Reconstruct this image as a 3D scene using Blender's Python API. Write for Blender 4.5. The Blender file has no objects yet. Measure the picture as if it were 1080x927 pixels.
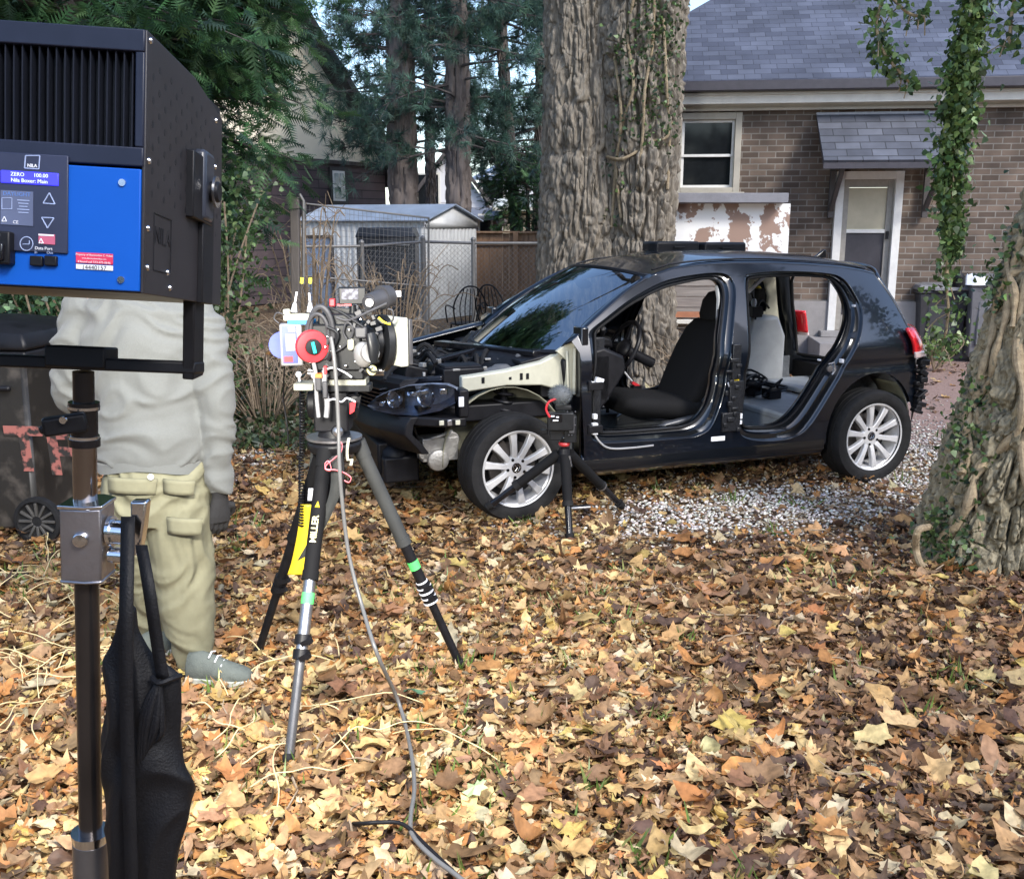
import bpy, math, random
import numpy as np
from mathutils import Vector, Matrix, noise as mnoise
from mathutils.geometry import delaunay_2d_cdt
from mathutils.bvhtree import BVHTree
R = math.radians
sc = bpy.context.scene
col = sc.collection
random.seed(7)
rng = np.random.default_rng(11)

# ------------------------------------------------------------------ camera
F, CX, CY, H0, HC = 1040.0, 540.0, 463.5, 240.0, 1.70
PITCH = math.atan((CY - H0) / F)
cam_d = bpy.data.cameras.new('camera'); cam = bpy.data.objects.new('camera', cam_d); col.objects.link(cam)
cam_d.sensor_fit = 'HORIZONTAL'; cam_d.sensor_width = 36; cam_d.lens = 36 * F / 1080.0
cam_d.clip_start = 0.05; cam_d.clip_end = 2000
cam.location = (0, 0, HC); cam.rotation_euler = (math.pi / 2 - PITCH, 0, 0)
sc.camera = cam
# ------------------------------------------------------------------ sky and sun
SUN_EL, SUN_AZ = 40.0, 40.0        # azimuth: behind the camera, to its right
w = bpy.data.worlds.new('World'); sc.world = w; w.use_nodes = True
nt = w.node_tree; bg = nt.nodes['Background']
sky = nt.nodes.new('ShaderNodeTexSky'); sky.sky_type = 'NISHITA'; sky.sun_disc = False
sd = Vector((math.sin(R(SUN_AZ)) * -1 * -1, -math.cos(R(SUN_AZ)), 0)); sd = Vector((sd.x * math.cos(R(SUN_EL)), sd.y * math.cos(R(SUN_EL)), math.sin(R(SUN_EL))))
sky.sun_elevation = R(SUN_EL); sky.sun_rotation = math.atan2(sd.x, sd.y)
sky.air_density = 1.0; sky.dust_density = 1.2; sky.ozone_density = 2.0
nt.links.new(sky.outputs[0], bg.inputs['Color']); bg.inputs['Strength'].default_value = 0.15
sl = bpy.data.lights.new('sun', 'SUN'); sun = bpy.data.objects.new('sun', sl); col.objects.link(sun)
sl.energy = 1.25; sl.angle = R(14); sl.color = (1.0, 0.96, 0.90)
sun.rotation_euler = sd.to_track_quat('Z', 'Y').to_euler()
LED_POWER = 50.0
vs = sc.view_settings
vs.view_transform = 'Standard'; vs.look = 'None'; vs.gamma = 1; vs.use_curve_mapping = False; vs.exposure = 1.38
sc.render.engine = 'CYCLES'
sc.cycles.max_bounces = 6; sc.cycles.diffuse_bounces = 3; sc.cycles.glossy_bounces = 3; sc.cycles.transmission_bounces = 4; sc.cycles.transparent_max_bounces = 8

# ------------------------------------------------------------------ from a direction in the view to a point of the place
CAM = Vector((0, 0, HC))
def ray(px, py):
    a = (px - CX) / F; b = -(py - CY) / F
    return Vector((a, math.cos(PITCH) + b * math.sin(PITCH), -math.sin(PITCH) + b * math.cos(PITCH)))
def G(px, py, z=0.0):
    r = ray(px, py); return CAM + r * ((z - HC) / r.z)
def D(px, py, Y):
    r = ray(px, py); return CAM + r * (Y / r.y)

# ------------------------------------------------------------------ noise
_tab = np.random.default_rng(5).random((8, 256, 256))
def vn(x, y, s=0, per=256):
    t = _tab[s % 8]; x = np.asarray(x, float); y = np.asarray(y, float)
    xi = np.floor(x).astype(int); yi = np.floor(y).astype(int); fx = x - xi; fy = y - yi
    fx = fx * fx * (3 - 2 * fx); fy = fy * fy * (3 - 2 * fy)
    x0 = xi % per; x1 = (xi + 1) % per; y0 = yi % 256; y1 = (yi + 1) % 256
    return (t[x0, y0] * (1 - fx) + t[x1, y0] * fx) * (1 - fy) + (t[x0, y1] * (1 - fx) + t[x1, y1] * fx) * fy
def gh(x, y):
    b = 0.05 * (vn(np.asarray(x) * 0.7 + 40, np.asarray(y) * 0.7 + 40, 1) - 0.5) + 0.022 * (vn(np.asarray(x) * 2.7 + 90, np.asarray(y) * 2.7 + 90, 2) - 0.5)
    return b

# ------------------------------------------------------------------ materials
def nodes_of(name):
    m = bpy.data.materials.new(name); m.use_nodes = True
    return m, m.node_tree, m.node_tree.nodes['Principled BSDF']
def mat(name, c, rough=0.5, metal=0.0, var=0.15, vs_=12.0, bump=0.0, bs=60.0, coat=0.0, spec=0.5, c2=None, sheen=0.0, stretch=None, det=6):
    m, t, p = nodes_of(name)
    tc = t.nodes.new('ShaderNodeTexCoord'); n = t.nodes.new('ShaderNodeTexNoise')
    n.inputs['Scale'].default_value = vs_; n.inputs['Detail'].default_value = det; n.inputs['Roughness'].default_value = 0.62
    src = tc.outputs['Object']
    if stretch:
        mp = t.nodes.new('ShaderNodeMapping'); mp.inputs['Scale'].default_value = stretch; t.links.new(src, mp.inputs[0]); src = mp.outputs[0]
    t.links.new(src, n.inputs['Vector'])
    r = t.nodes.new('ShaderNodeValToRGB'); r.color_ramp.elements[0].position = 0.3; r.color_ramp.elements[1].position = 0.7
    if c2 is None:
        a = [max(0, x * (1 - var)) for x in c]; b = [min(1, x * (1 + var)) for x in c]
    else: a, b = c, c2
    r.color_ramp.elements[0].color = (*a, 1); r.color_ramp.elements[1].color = (*b, 1)
    t.links.new(n.outputs['Fac'], r.inputs[0]); t.links.new(r.outputs[0], p.inputs['Base Color'])
    p.inputs['Metallic'].default_value = metal; p.inputs['Specular IOR Level'].default_value = spec
    mr = t.nodes.new('ShaderNodeMapRange'); mr.inputs[3].default_value = max(0.02, rough * 0.8); mr.inputs[4].default_value = min(1, rough * 1.2)
    t.links.new(n.outputs['Fac'], mr.inputs[0]); t.links.new(mr.outputs[0], p.inputs['Roughness'])
    p.inputs['Coat Weight'].default_value = coat; p.inputs['Coat Roughness'].default_value = 0.06
    p.inputs['Sheen Weight'].default_value = sheen
    if bump:
        n2 = t.nodes.new('ShaderNodeTexNoise'); n2.inputs['Scale'].default_value = bs; n2.inputs['Detail'].default_value = 5
        t.links.new(src, n2.inputs['Vector'])
        b_ = t.nodes.new('ShaderNodeBump'); b_.inputs['Strength'].default_value = bump; b_.inputs['Distance'].default_value = 0.01
        t.links.new(n2.outputs['Fac'], b_.inputs['Height']); t.links.new(b_.outputs[0], p.inputs['Normal'])
    return m
def mat_emit(name, c, s):
    m, t, p = nodes_of(name); p.inputs['Base Color'].default_value = (*c, 1); p.inputs['Emission Color'].default_value = (*c, 1); p.inputs['Emission Strength'].default_value = s
    return m
def mat_leaf(name, rough=0.6, trans=0.25, spec=0.3):
    m, t, p = nodes_of(name)
    a = t.nodes.new('ShaderNodeAttribute'); a.attribute_name = 'Col'
    n = t.nodes.new('ShaderNodeTexNoise'); n.inputs['Scale'].default_value = 45; tc = t.nodes.new('ShaderNodeTexCoord'); t.links.new(tc.outputs['Object'], n.inputs['Vector'])
    mr = t.nodes.new('ShaderNodeMapRange'); mr.inputs[1].default_value = 0.25; mr.inputs[2].default_value = 0.75; mr.inputs[3].default_value = 0.65; mr.inputs[4].default_value = 1.25
    t.links.new(n.outputs['Fac'], mr.inputs[0])
    mx = t.nodes.new('ShaderNodeMix'); mx.data_type = 'RGBA'; mx.blend_type = 'MULTIPLY'; mx.inputs[0].default_value = 1
    t.links.new(a.outputs['Color'], mx.inputs[6]); t.links.new(mr.outputs[0], mx.inputs[7])
    t.links.new(mx.outputs[2], p.inputs['Base Color']); p.inputs['Roughness'].default_value = rough; p.inputs['Specular IOR Level'].default_value = spec
    tr = t.nodes.new('ShaderNodeBsdfTranslucent'); t.links.new(mx.outputs[2], tr.inputs['Color'])
    ms = t.nodes.new('ShaderNodeMixShader'); ms.inputs[0].default_value = trans
    out = t.nodes['Material Output']; t.links.new(p.outputs[0], ms.inputs[1]); t.links.new(tr.outputs[0], ms.inputs[2]); t.links.new(ms.outputs[0], out.inputs['Surface'])
    return m
def mat_brick(name, c1, c2, mortar, bw, bh, ms=0.010, bump=0.5, off=0.5, rough=0.85, axis='xz', noise_s=3.0, sat=0.3):
    """courses laid on the object's own x and z axes"""
    m, t, p = nodes_of(name)
    tc = t.nodes.new('ShaderNodeTexCoord'); sp = t.nodes.new('ShaderNodeSeparateXYZ'); cb = t.nodes.new('ShaderNodeCombineXYZ')
    t.links.new(tc.outputs['Object'], sp.inputs[0])
    t.links.new(sp.outputs['XYZ'.index(axis[0].upper())], cb.inputs[0]); t.links.new(sp.outputs['XYZ'.index(axis[1].upper())], cb.inputs[1])
    b = t.nodes.new('ShaderNodeTexBrick'); t.links.new(cb.outputs[0], b.inputs['Vector'])
    b.inputs['Scale'].default_value = 1; b.inputs['Brick Width'].default_value = bw; b.inputs['Row Height'].default_value = bh
    b.inputs['Mortar Size'].default_value = ms; b.inputs['Mortar Smooth'].default_value = 0.3; b.inputs['Bias'].default_value = -0.1; b.offset = off
    b.inputs['Color1'].default_value = (*c1, 1); b.inputs['Color2'].default_value = (*c2, 1); b.inputs['Mortar'].default_value = (*mortar, 1)
    n = t.nodes.new('ShaderNodeTexNoise'); n.inputs['Scale'].default_value = noise_s; n.inputs['Detail'].default_value = 8; t.links.new(tc.outputs['Object'], n.inputs['Vector'])
    mr = t.nodes.new('ShaderNodeMapRange'); mr.inputs[1].default_value = 0.3; mr.inputs[2].default_value = 0.7; mr.inputs[3].default_value = 1 - sat; mr.inputs[4].default_value = 1 + sat
    t.links.new(n.outputs['Fac'], mr.inputs[0])
    mx = t.nodes.new('ShaderNodeMix'); mx.data_type = 'RGBA'; mx.blend_type = 'MULTIPLY'; mx.inputs[0].default_value = 1
    t.links.new(b.outputs['Color'], mx.inputs[6]); t.links.new(mr.outputs[0], mx.inputs[7]); t.links.new(mx.outputs[2], p.inputs['Base Color'])
    p.inputs['Roughness'].default_value = rough
    bp = t.nodes.new('ShaderNodeBump'); bp.inputs['Strength'].default_value = bump; bp.inputs['Distance'].default_value = 0.01; bp.invert = True
    t.links.new(b.outputs['Fac'], bp.inputs['Height']); t.links.new(bp.outputs[0], p.inputs['Normal'])
    return m
def mat_glass(name, tint=(0.5, 0.55, 0.55), see=0.6, rough=0.02, ior=1.7):
    m, t, p = nodes_of(name)
    tr = t.nodes.new('ShaderNodeBsdfTransparent'); tr.inputs[0].default_value = (*[x * see for x in tint], 1)
    gl = t.nodes.new('ShaderNodeBsdfGlossy'); gl.inputs['Roughness'].default_value = rough; gl.inputs[0].default_value = (0.9, 0.95, 1, 1)
    fr = t.nodes.new('ShaderNodeFresnel'); fr.inputs[0].default_value = ior
    ms = t.nodes.new('ShaderNodeMixShader'); t.links.new(fr.outputs[0], ms.inputs[0]); t.links.new(tr.outputs[0], ms.inputs[1]); t.links.new(gl.outputs[0], ms.inputs[2])
    t.links.new(ms.outputs[0], t.nodes['Material Output'].inputs['Surface'])
    return m
def mat_patch(name, a, b, scale, thr, rough=0.7, soft=0.02, detail=6, c3=None, stretch=(1, 1, 1), bump=0.2):
    """two colours with torn edges: flaking paint"""
    m, t, p = nodes_of(name)
    tc = t.nodes.new('ShaderNodeTexCoord'); mp = t.nodes.new('ShaderNodeMapping'); mp.inputs['Scale'].default_value = stretch; t.links.new(tc.outputs['Object'], mp.inputs[0])
    n = t.nodes.new('ShaderNodeTexNoise'); n.inputs['Scale'].default_value = scale; n.inputs['Detail'].default_value = detail; n.inputs['Roughness'].default_value = 0.6; t.links.new(mp.outputs[0], n.inputs['Vector'])
    r = t.nodes.new('ShaderNodeValToRGB'); r.color_ramp.elements[0].position = thr - soft; r.color_ramp.elements[0].color = (*a, 1); r.color_ramp.elements[1].position = thr + soft; r.color_ramp.elements[1].color = (*b, 1)
    t.links.new(n.outputs['Fac'], r.inputs[0]); t.links.new(r.outputs[0], p.inputs['Base Color']); p.inputs['Roughness'].default_value = rough
    bp = t.nodes.new('ShaderNodeBump'); bp.inputs['Strength'].default_value = bump; bp.inputs['Distance'].default_value = 0.005; t.links.new(r.outputs[0], bp.inputs['Height']); t.links.new(bp.outputs[0], p.inputs['Normal'])
    return m

# ------------------------------------------------------------------ mesh builder
def frame(d):
    d = Vector(d).normalized(); u = Vector((0, 0, 1)) if abs(d.z) < 0.95 else Vector((1, 0, 0))
    a = d.cross(u).normalized(); b = d.cross(a).normalized(); return a, b
class MB:
    def __init__(s): s.v = []; s.f = []
    def add(s, vs_, fs):
        o = len(s.v); s.v += [Vector(x) for x in vs_]; s.f += [[i + o for i in f] for f in fs]; return s
    def box(s, c, d, rot=None, taper=1.0):
        hx, hy, hz = d[0] / 2, d[1] / 2, d[2] / 2
        v = [Vector((x * hx * (taper if z > 0 else 1), y * hy * (taper if z > 0 else 1), z * hz)) for z in (-1, 1) for y in (-1, 1) for x in (-1, 1)]
        if rot is not None: v = [rot @ x for x in v]
        c = Vector(c)
        return s.add([x + c for x in v], [(0, 2, 3, 1), (4, 5, 7, 6), (0, 1, 5, 4), (2, 6, 7, 3), (0, 4, 6, 2), (1, 3, 7, 5)])
    def bar(s, p0, p1, w_, h_, up=(0, 0, 1)):
        p0 = Vector(p0); p1 = Vector(p1); d = (p1 - p0).normalized(); u = Vector(up); a = d.cross(u)
        if a.length < 1e-4: a = d.cross(Vector((1, 0, 0)))
        a.normalize(); b = a.cross(d).normalized()
        v = [p + a * (x * w_ / 2) + b * (y * h_ / 2) for p in (p0, p1) for x, y in ((-1, -1), (1, -1), (1, 1), (-1, 1))]
        return s.add(v, [(0, 3, 2, 1), (4, 5, 6, 7), (0, 1, 5, 4), (1, 2, 6, 5), (2, 3, 7, 6), (3, 0, 4, 7)])
    def tube(s, pts, r, n=12, squash=1.0, caps=True):
        pts = [Vector(p) for p in pts]; m = len(pts)
        rs = r if isinstance(r, (list, tuple)) else [r] * m
        o = len(s.v); a = None
        for i, p in enumerate(pts):
            d = (pts[min(i + 1, m - 1)] - pts[max(i - 1, 0)]).normalized()
            if a is None: a, b = frame(d)
            else:
                a = (a - d * a.dot(d)).normalized(); b = d.cross(a).normalized()
            for k in range(n):
                t = 2 * math.pi * k / n; s.v.append(p + a * (math.cos(t) * rs[i]) + b * (math.sin(t) * rs[i] * squash))
        for i in range(m - 1):
            for k in range(n):
                k2 = (k + 1) % n; s.f.append([o + i * n + k, o + i * n + k2, o + (i + 1) * n + k2, o + (i + 1) * n + k])
        if caps: s.f.append([o + k for k in range(n)][::-1]); s.f.append([o + (m - 1) * n + k for k in range(n)])
        return s
    def cyl(s, p0, p1, r0, r1=None, n=20): return s.tube([p0, p1], [r0, r0 if r1 is None else r1], n)
    def lathe(s, c, axis, prof, n=40, close=False):
        c = Vector(c); d = Vector(axis).normalized(); a, b = frame(d); o = len(s.v); m = len(prof)
        for (r, h) in prof:
            for k in range(n):
                t = 2 * math.pi * k / n; s.v.append(c + d * h + a * (r * math.cos(t)) + b * (r * math.sin(t)))
        for i in range(m - 1 if not close else m):
            j = (i + 1) % m
            for k in range(n):
                k2 = (k + 1) % n; s.f.append([o + i * n + k, o + i * n + k2, o + j * n + k2, o + j * n + k])
        if not close:
            if prof[0][0] > 1e-5: s.f.append([o + k for k in range(n)][::-1])
            if prof[-1][0] > 1e-5: s.f.append([o + (m - 1) * n + k for k in range(n)])
        return s
    def loft(s, rings, caps=True):
        n = len(rings[0]); o = len(s.v)
        for r_ in rings: s.v += [Vector(p) for p in r_]
        for i in range(len(rings) - 1):
            for k in range(n):
                k2 = (k + 1) % n; s.f.append([o + i * n + k, o + i * n + k2, o + (i + 1) * n + k2, o + (i + 1) * n + k])
        if caps: s.f.append([o + k for k in range(n)][::-1]); s.f.append([o + (len(rings) - 1) * n + k for k in range(n)])
        return s
    def ell(s, rings, n=24):
        """rings: (centre, rx, ry[, turn]) stacked ellipses"""
        L = []
        for q in rings:
            c = Vector(q[0]); tz = q[3] if len(q) > 3 else 0
            L.append([c + Vector((q[1] * math.cos(t) * math.cos(tz) - q[2] * math.sin(t) * math.sin(tz), q[1] * math.cos(t) * math.sin(tz) + q[2] * math.sin(t) * math.cos(tz), 0)) for t in [2 * math.pi * k / n for k in range(n)]])
        return s.loft(L)
    def grid(s, P):
        o = len(s.v); a = len(P); b = len(P[0])
        for row in P: s.v += [Vector(p) for p in row]
        for i in range(a - 1):
            for j in range(b - 1): s.f.append([o + i * b + j, o + i * b + j + 1, o + (i + 1) * b + j + 1, o + (i + 1) * b + j])
        return s
    def prism(s, poly, thick, M=None):
        """flat outline (x, z) given a thickness along y, then placed by M"""
        n = len(poly); a = [Vector((x, -thick / 2, z)) for x, z in poly]; b = [Vector((x, thick / 2, z)) for x, z in poly]
        v = a + b
        if M is not None: v = [M @ x for x in v]
        return s.add(v, [list(range(n)), list(range(n, 2 * n))[::-1]] + [[i, i + n, (i + 1) % n + n, (i + 1) % n] for i in range(n)])
    def ball(s, c, r, n=14, sq=(1, 1, 1)):
        c = Vector(c); o = len(s.v); m = n // 2
        for i in range(1, m):
            ph = math.pi * i / m
            for k in range(n):
                t = 2 * math.pi * k / n; s.v.append(c + Vector((r * sq[0] * math.sin(ph) * math.cos(t), r * sq[1] * math.sin(ph) * math.sin(t), r * sq[2] * math.cos(ph))))
        top = len(s.v); s.v.append(c + Vector((0, 0, r * sq[2]))); s.v.append(c - Vector((0, 0, r * sq[2])))
        for i in range(m - 2):
            for k in range(n): k2 = (k + 1) % n; s.f.append([o + i * n + k, o + (i + 1) * n + k, o + (i + 1) * n + k2, o + i * n + k2])
        for k in range(n): k2 = (k + 1) % n; s.f.append([top, o + k, o + k2]); s.f.append([top + 1, o + (m - 2) * n + k2, o + (m - 2) * n + k])
        return s
    def tf(s, M): s.v = [M @ x for x in s.v]; return s
    def merge(s, o): return s.add(o.v, o.f)
def mesh_from(name, V, Fc):
    me = bpy.data.meshes.new(name); me.from_pydata([tuple(x) for x in V], [], Fc); me.update(); return me
def obj(name, mb, m, parent=None, inv=None, bevel=0.0, smooth=35, solid=0.0, seg=2, recalc=True):
    V = mb.v if inv is None else [inv @ x for x in mb.v]
    me = mesh_from(name, V, mb.f)
    if recalc:
        import bmesh
        b = bmesh.new(); b.from_mesh(me); bmesh.ops.recalc_face_normals(b, faces=b.faces); b.to_mesh(me); b.free()
    if smooth:
        me.polygons.foreach_set('use_smooth', [True] * len(me.polygons)); me.set_sharp_from_angle(angle=R(smooth))
    o = bpy.data.objects.new(name, me); col.objects.link(o); me.materials.append(m)
    if parent is not None: o.parent = parent
    if solid:
        md = o.modifiers.new('solid', 'SOLIDIFY'); md.thickness = solid; md.offset = 0
    if bevel:
        md = o.modifiers.new('bevel', 'BEVEL'); md.width = bevel; md.segments = seg; md.limit_method = 'ANGLE'; md.angle_limit = R(40)
    return o
def tag(o, label, cat, group=None, kind=None):
    if label: o['label'] = label
    if cat: o['category'] = cat
    if group: o['group'] = group
    if kind: o['kind'] = kind
    return o
class Thing:
    def __init__(s, name, label, cat, loc=(0, 0, 0), rotz=0.0, group=None, M=None):
        s.o = bpy.data.objects.new(name, None); col.objects.link(s.o); s.o.empty_display_size = 0.1
        s.M = M if M is not None else Matrix.Translation(Vector(loc)) @ Matrix.Rotation(rotz, 4, 'Z')
        s.o.matrix_world = s.M; tag(s.o, label, cat, group); s.inv = s.M.inverted()
    def p(s, name, mb, m, parent=None, world=False, label=None, **k):     # parts share the thing's own axes
        o = obj(name, mb, m, parent or s.o, s.inv if world else None, **k)
        if label: o['label'] = label
        return o
    def w(s, name, mb, m, parent=None, **k): return s.p(name, mb, m, parent, True, **k)
def copy_tree(o, parent=None):
    c = o.copy(); col.objects.link(c); c.parent = parent
    for ch in [x for x in bpy.data.objects if x.parent == o]: copy_tree(ch, c)
    return c
def cat_rom(pts, n=8, closed=False):
    P = [Vector(p) for p in pts]; out = []; m = len(P)
    for i in range(m if closed else m - 1):
        a, b, c, d = (P[(i - 1) % m] if closed or i > 0 else P[0]), P[i], P[(i + 1) % m], (P[(i + 2) % m] if closed or i + 2 < m else P[m - 1])
        for k in range(n):
            t = k / n; out.append(0.5 * ((2 * b) + (c - a) * t + (2 * a - 5 * b + 4 * c - d) * t * t + (3 * b - a - 3 * c + d) * t ** 3))
    if not closed: out.append(P[-1])
    return out
def text_mb(body, size, M, depth=0.0006, align='CENTER', bold=0.0):
    cu = bpy.data.curves.new('t', 'FONT'); cu.body = body; cu.size = size; cu.align_x = align; cu.align_y = 'CENTER'; cu.extrude = depth; cu.offset = bold; cu.resolution_u = 3
    o = bpy.data.objects.new('t', cu); col.objects.link(o); dg = bpy.context.evaluated_depsgraph_get()
    me = bpy.data.meshes.new_from_object(o.evaluated_get(dg)); mb = MB()
    mb.add([M @ v.co for v in me.vertices], [list(p.vertices) for p in me.polygons])
    bpy.data.objects.remove(o); bpy.data.curves.remove(cu); bpy.data.meshes.remove(me); return mb
TXZ = Matrix.Rotation(math.pi / 2, 4, 'X')      # lettering upright, read from -y
def fused(mb, voxel, smooth_it=4, wr=0.0, ws=(8, 8, 20), wn=2):
    """overlapping closed shapes grown into one skin, with cloth folds"""
    me = mesh_from('x', mb.v, mb.f); o = bpy.data.objects.new('x', me); col.objects.link(o)
    md = o.modifiers.new('r', 'REMESH'); md.mode = 'VOXEL'; md.voxel_size = voxel
    md = o.modifiers.new('s', 'SMOOTH'); md.factor = 0.5; md.iterations = smooth_it
    dg = bpy.context.evaluated_depsgraph_get(); m2 = bpy.data.meshes.new_from_object(o.evaluated_get(dg))
    bpy.data.objects.remove(o); out = MB()
    for v in m2.vertices:
        c = v.co.copy()
        if wr:
            q = Vector((c.x * ws[0], c.y * ws[1], c.z * ws[2])); q += Vector((mnoise.noise(c * 5), 0, mnoise.noise(c * 5 + Vector((9, 9, 9))))) * 1.6
            h = 1 - abs(mnoise.noise(q)) * 2.2; h2 = mnoise.noise(q * 2.3)
            c = c + v.normal * (wr * (h - 0.6) + wr * 0.35 * h2)
        out.v.append(c)
    out.f = [list(p.vertices) for p in m2.polygons]; bpy.data.meshes.remove(m2); return out

# ------------------------------------------------------------------ scatter many small faces as one mesh
def basis(dirs, roll):
    d = dirs / np.linalg.norm(dirs, axis=1, keepdims=True)
    up = np.where(np.abs(d[:, 2:3]) < 0.95, np.array([[0, 0, 1.]]), np.array([[1., 0, 0]]))
    a = np.cross(up, d); a /= np.linalg.norm(a, axis=1, keepdims=True); b = np.cross(d, a)
    c, s = np.cos(roll)[:, None], np.sin(roll)[:, None]
    x = a * c + b * s; z = -a * s + b * c
    return np.stack([x, d, z], axis=2)           # columns: x, y(forward), z(normal)
def scatter(name, tV, tF, pos, Rm, scl, colr, m, parent=None, inv=None):
    N = len(pos); T = len(tV); tV = np.asarray(tV, float)
    if tV.ndim == 2: V = np.einsum('nij,tj->nti', Rm, tV)
    else: V = np.einsum('nij,ntj->nti', Rm, tV)
    V = V * np.asarray(scl).reshape(N, 1, -1) + pos[:, None, :]; V = V.reshape(-1, 3)
    if inv is not None:
        A = np.array(inv); V = V @ A[:3, :3].T + A[:3, 3]
    k = len(tF[0]); Fi = (np.asarray(tF)[None] + (np.arange(N) * T_of(tV))[:, None, None]).reshape(-1)
    me = bpy.data.meshes.new(name); me.vertices.add(len(V)); me.vertices.foreach_set('co', V.astype(np.float32).ravel())
    me.loops.add(len(Fi)); me.loops.foreach_set('vertex_index', Fi.astype(np.int32)); nf = len(Fi) // k
    me.polygons.add(nf); me.polygons.foreach_set('loop_start', (np.arange(nf) * k).astype(np.int32)); me.update(calc_edges=True)
    at = me.color_attributes.new('Col', 'FLOAT_COLOR', 'POINT'); C = np.ones((len(V), 4), np.float32)
    C[:, :3] = np.repeat(colr, T_of(tV), axis=0); at.data.foreach_set('color', C.ravel())
    me.materials.append(m); o = bpy.data.objects.new(name, me); col.objects.link(o)
    if parent is not None: o.parent = parent
    return o
def T_of(tV): return tV.shape[-2]
def pick(pal, wts, N, jit=0.15):
    pal = np.array(pal); i = rng.choice(len(pal), N, p=np.array(wts) / sum(wts)); c = pal[i] * (1 + rng.normal(0, jit, (N, 1))) * (1 + rng.normal(0, jit * 0.25, (N, 3)))
    return np.clip(c, 0.004, 0.95)
def rand_dirs(N, up=0.0, spread=1.0):
    d = rng.normal(0, 1, (N, 3)) * np.array([1, 1, spread]); d[:, 2] += up; return d / np.linalg.norm(d, axis=1, keepdims=True)

# ------------------------------------------------------------------ shared materials
M = {}
M['bark'] = mat('bark', (0.070, 0.060, 0.050), 0.95, var=0.3, c2=(0.31, 0.27, 0.215), vs_=26, bump=1.0, bs=55, stretch=(1, 1, 0.2), spec=0.2)
M['bark_dark'] = mat('dark_bark', (0.045, 0.04, 0.04), 0.95, c2=(0.12, 0.105, 0.10), vs_=6, bump=0.8, bs=20, stretch=(1, 1, 0.3), spec=0.2)
M['bark_near'] = mat('mossy_bark', (0.065, 0.056, 0.038), 0.95, c2=(0.32, 0.28, 0.195), vs_=34, bump=1.0, bs=90, stretch=(1, 1, 0.25), spec=0.2)
M['vine'] = mat('vine_wood', (0.17, 0.125, 0.075), 0.85, c2=(0.38, 0.30, 0.19), vs_=30, bump=0.5, bs=90)
M['twig'] = mat('twig', (0.20, 0.14, 0.09), 0.9, c2=(0.34, 0.27, 0.19), vs_=20)
M['needle'] = mat_leaf('needles', 0.6, 0.32)
M['ivy'] = mat_leaf('ivy_leaf', 0.42, 0.2, 0.5)
M['litter'] = mat_leaf('dead_leaf', 0.62, 0.22, 0.35)
M['black'] = mat('black_plastic', (0.009, 0.009, 0.011), 0.45, var=0.3, spec=0.25)
M['black_matte'] = mat('matte_black_metal', (0.007, 0.007, 0.009), 0.5, var=0.3, vs_=30, spec=0.3)
M['black_gloss'] = mat('gloss_black', (0.008, 0.008, 0.010), 0.16, var=0.3)
M['rubber'] = mat('rubber', (0.012, 0.012, 0.013), 0.75, var=0.35, vs_=25, bump=0.2, spec=0.25)
M['steel'] = mat('steel', (0.42, 0.42, 0.44), 0.32, metal=0.9, vs_=25)
M['chrome'] = mat('bright_metal', (0.68, 0.69, 0.72), 0.16, metal=1.0, vs_=20, var=0.08)
M['white'] = mat('white_paint', (0.72, 0.71, 0.68), 0.5, var=0.08)
M['cream'] = mat('cream_primer', (0.50, 0.49, 0.39), 0.42, var=0.12, vs_=8)
M['red'] = mat('red_plastic', (0.62, 0.03, 0.04), 0.4)
M['yellow'] = mat('yellow', (0.75, 0.56, 0.03), 0.5)
M['green_tape'] = mat('green_tape', (0.10, 0.72, 0.16), 0.6)
M['print_white'] = mat('white_print', (0.75, 0.76, 0.8), 0.6, var=0.05)
M['print_black'] = mat('black_print', (0.02, 0.02, 0.03), 0.6)
M['glass_dark'] = mat('window_pane', (0.012, 0.014, 0.016), 0.06, var=0.2, spec=0.28)

# ================================================================== GROUND
def axis_pts():
    return np.concatenate([np.array([-400, -200, -100, -60, -40, -30, -22, -16]), np.arange(-12, 12.01, 0.12), np.array([16, 22, 30, 40, 60, 100, 200, 400])])
gx = axis_pts(); gy = np.concatenate([np.array([-400, -200, -80, -30, -12, -5, -2, 0]), np.arange(1.0, 15.01, 0.12), np.array([17, 20, 25, 30, 40, 60, 100, 200, 400, 700])])
X, Y = np.meshgrid(gx, gy, indexing='ij'); Z = gh(X, Y) - 0.012
g = MB(); g.grid([[(X[i, j], Y[i, j], Z[i, j]) for j in range(len(gy))] for i in range(len(gx))])
m, t, p = nodes_of('leaf_soil')
tc = t.nodes.new('ShaderNodeTexCoord'); v = t.nodes.new('ShaderNodeTexVoronoi'); v.inputs['Scale'].default_value = 34; v.inputs['Randomness'].default_value = 1
t.links.new(tc.outputs['Object'], v.inputs['Vector'])
r = t.nodes.new('ShaderNodeValToRGB'); r.color_ramp.interpolation = 'CONSTANT'
for i_, (ps, c_) in enumerate([(0, (0.055, 0.032, 0.018)), (0.3, (0.12, 0.065, 0.03)), (0.5, (0.20, 0.11, 0.05)), (0.7, (0.30, 0.19, 0.09)), (0.88, (0.42, 0.30, 0.16))]):
    if i_ < 2: e_ = r.color_ramp.elements[i_]; e_.position = ps
    else: e_ = r.color_ramp.elements.new(ps)
    e_.color = (*c_, 1)
sx = t.nodes.new('ShaderNodeSeparateColor'); t.links.new(v.outputs['Color'], sx.inputs[0]); t.links.new(sx.outputs[0], r.inputs[0]); t.links.new(r.outputs[0], p.inputs['Base Color'])
p.inputs['Roughness'].default_value = 0.9
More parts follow.
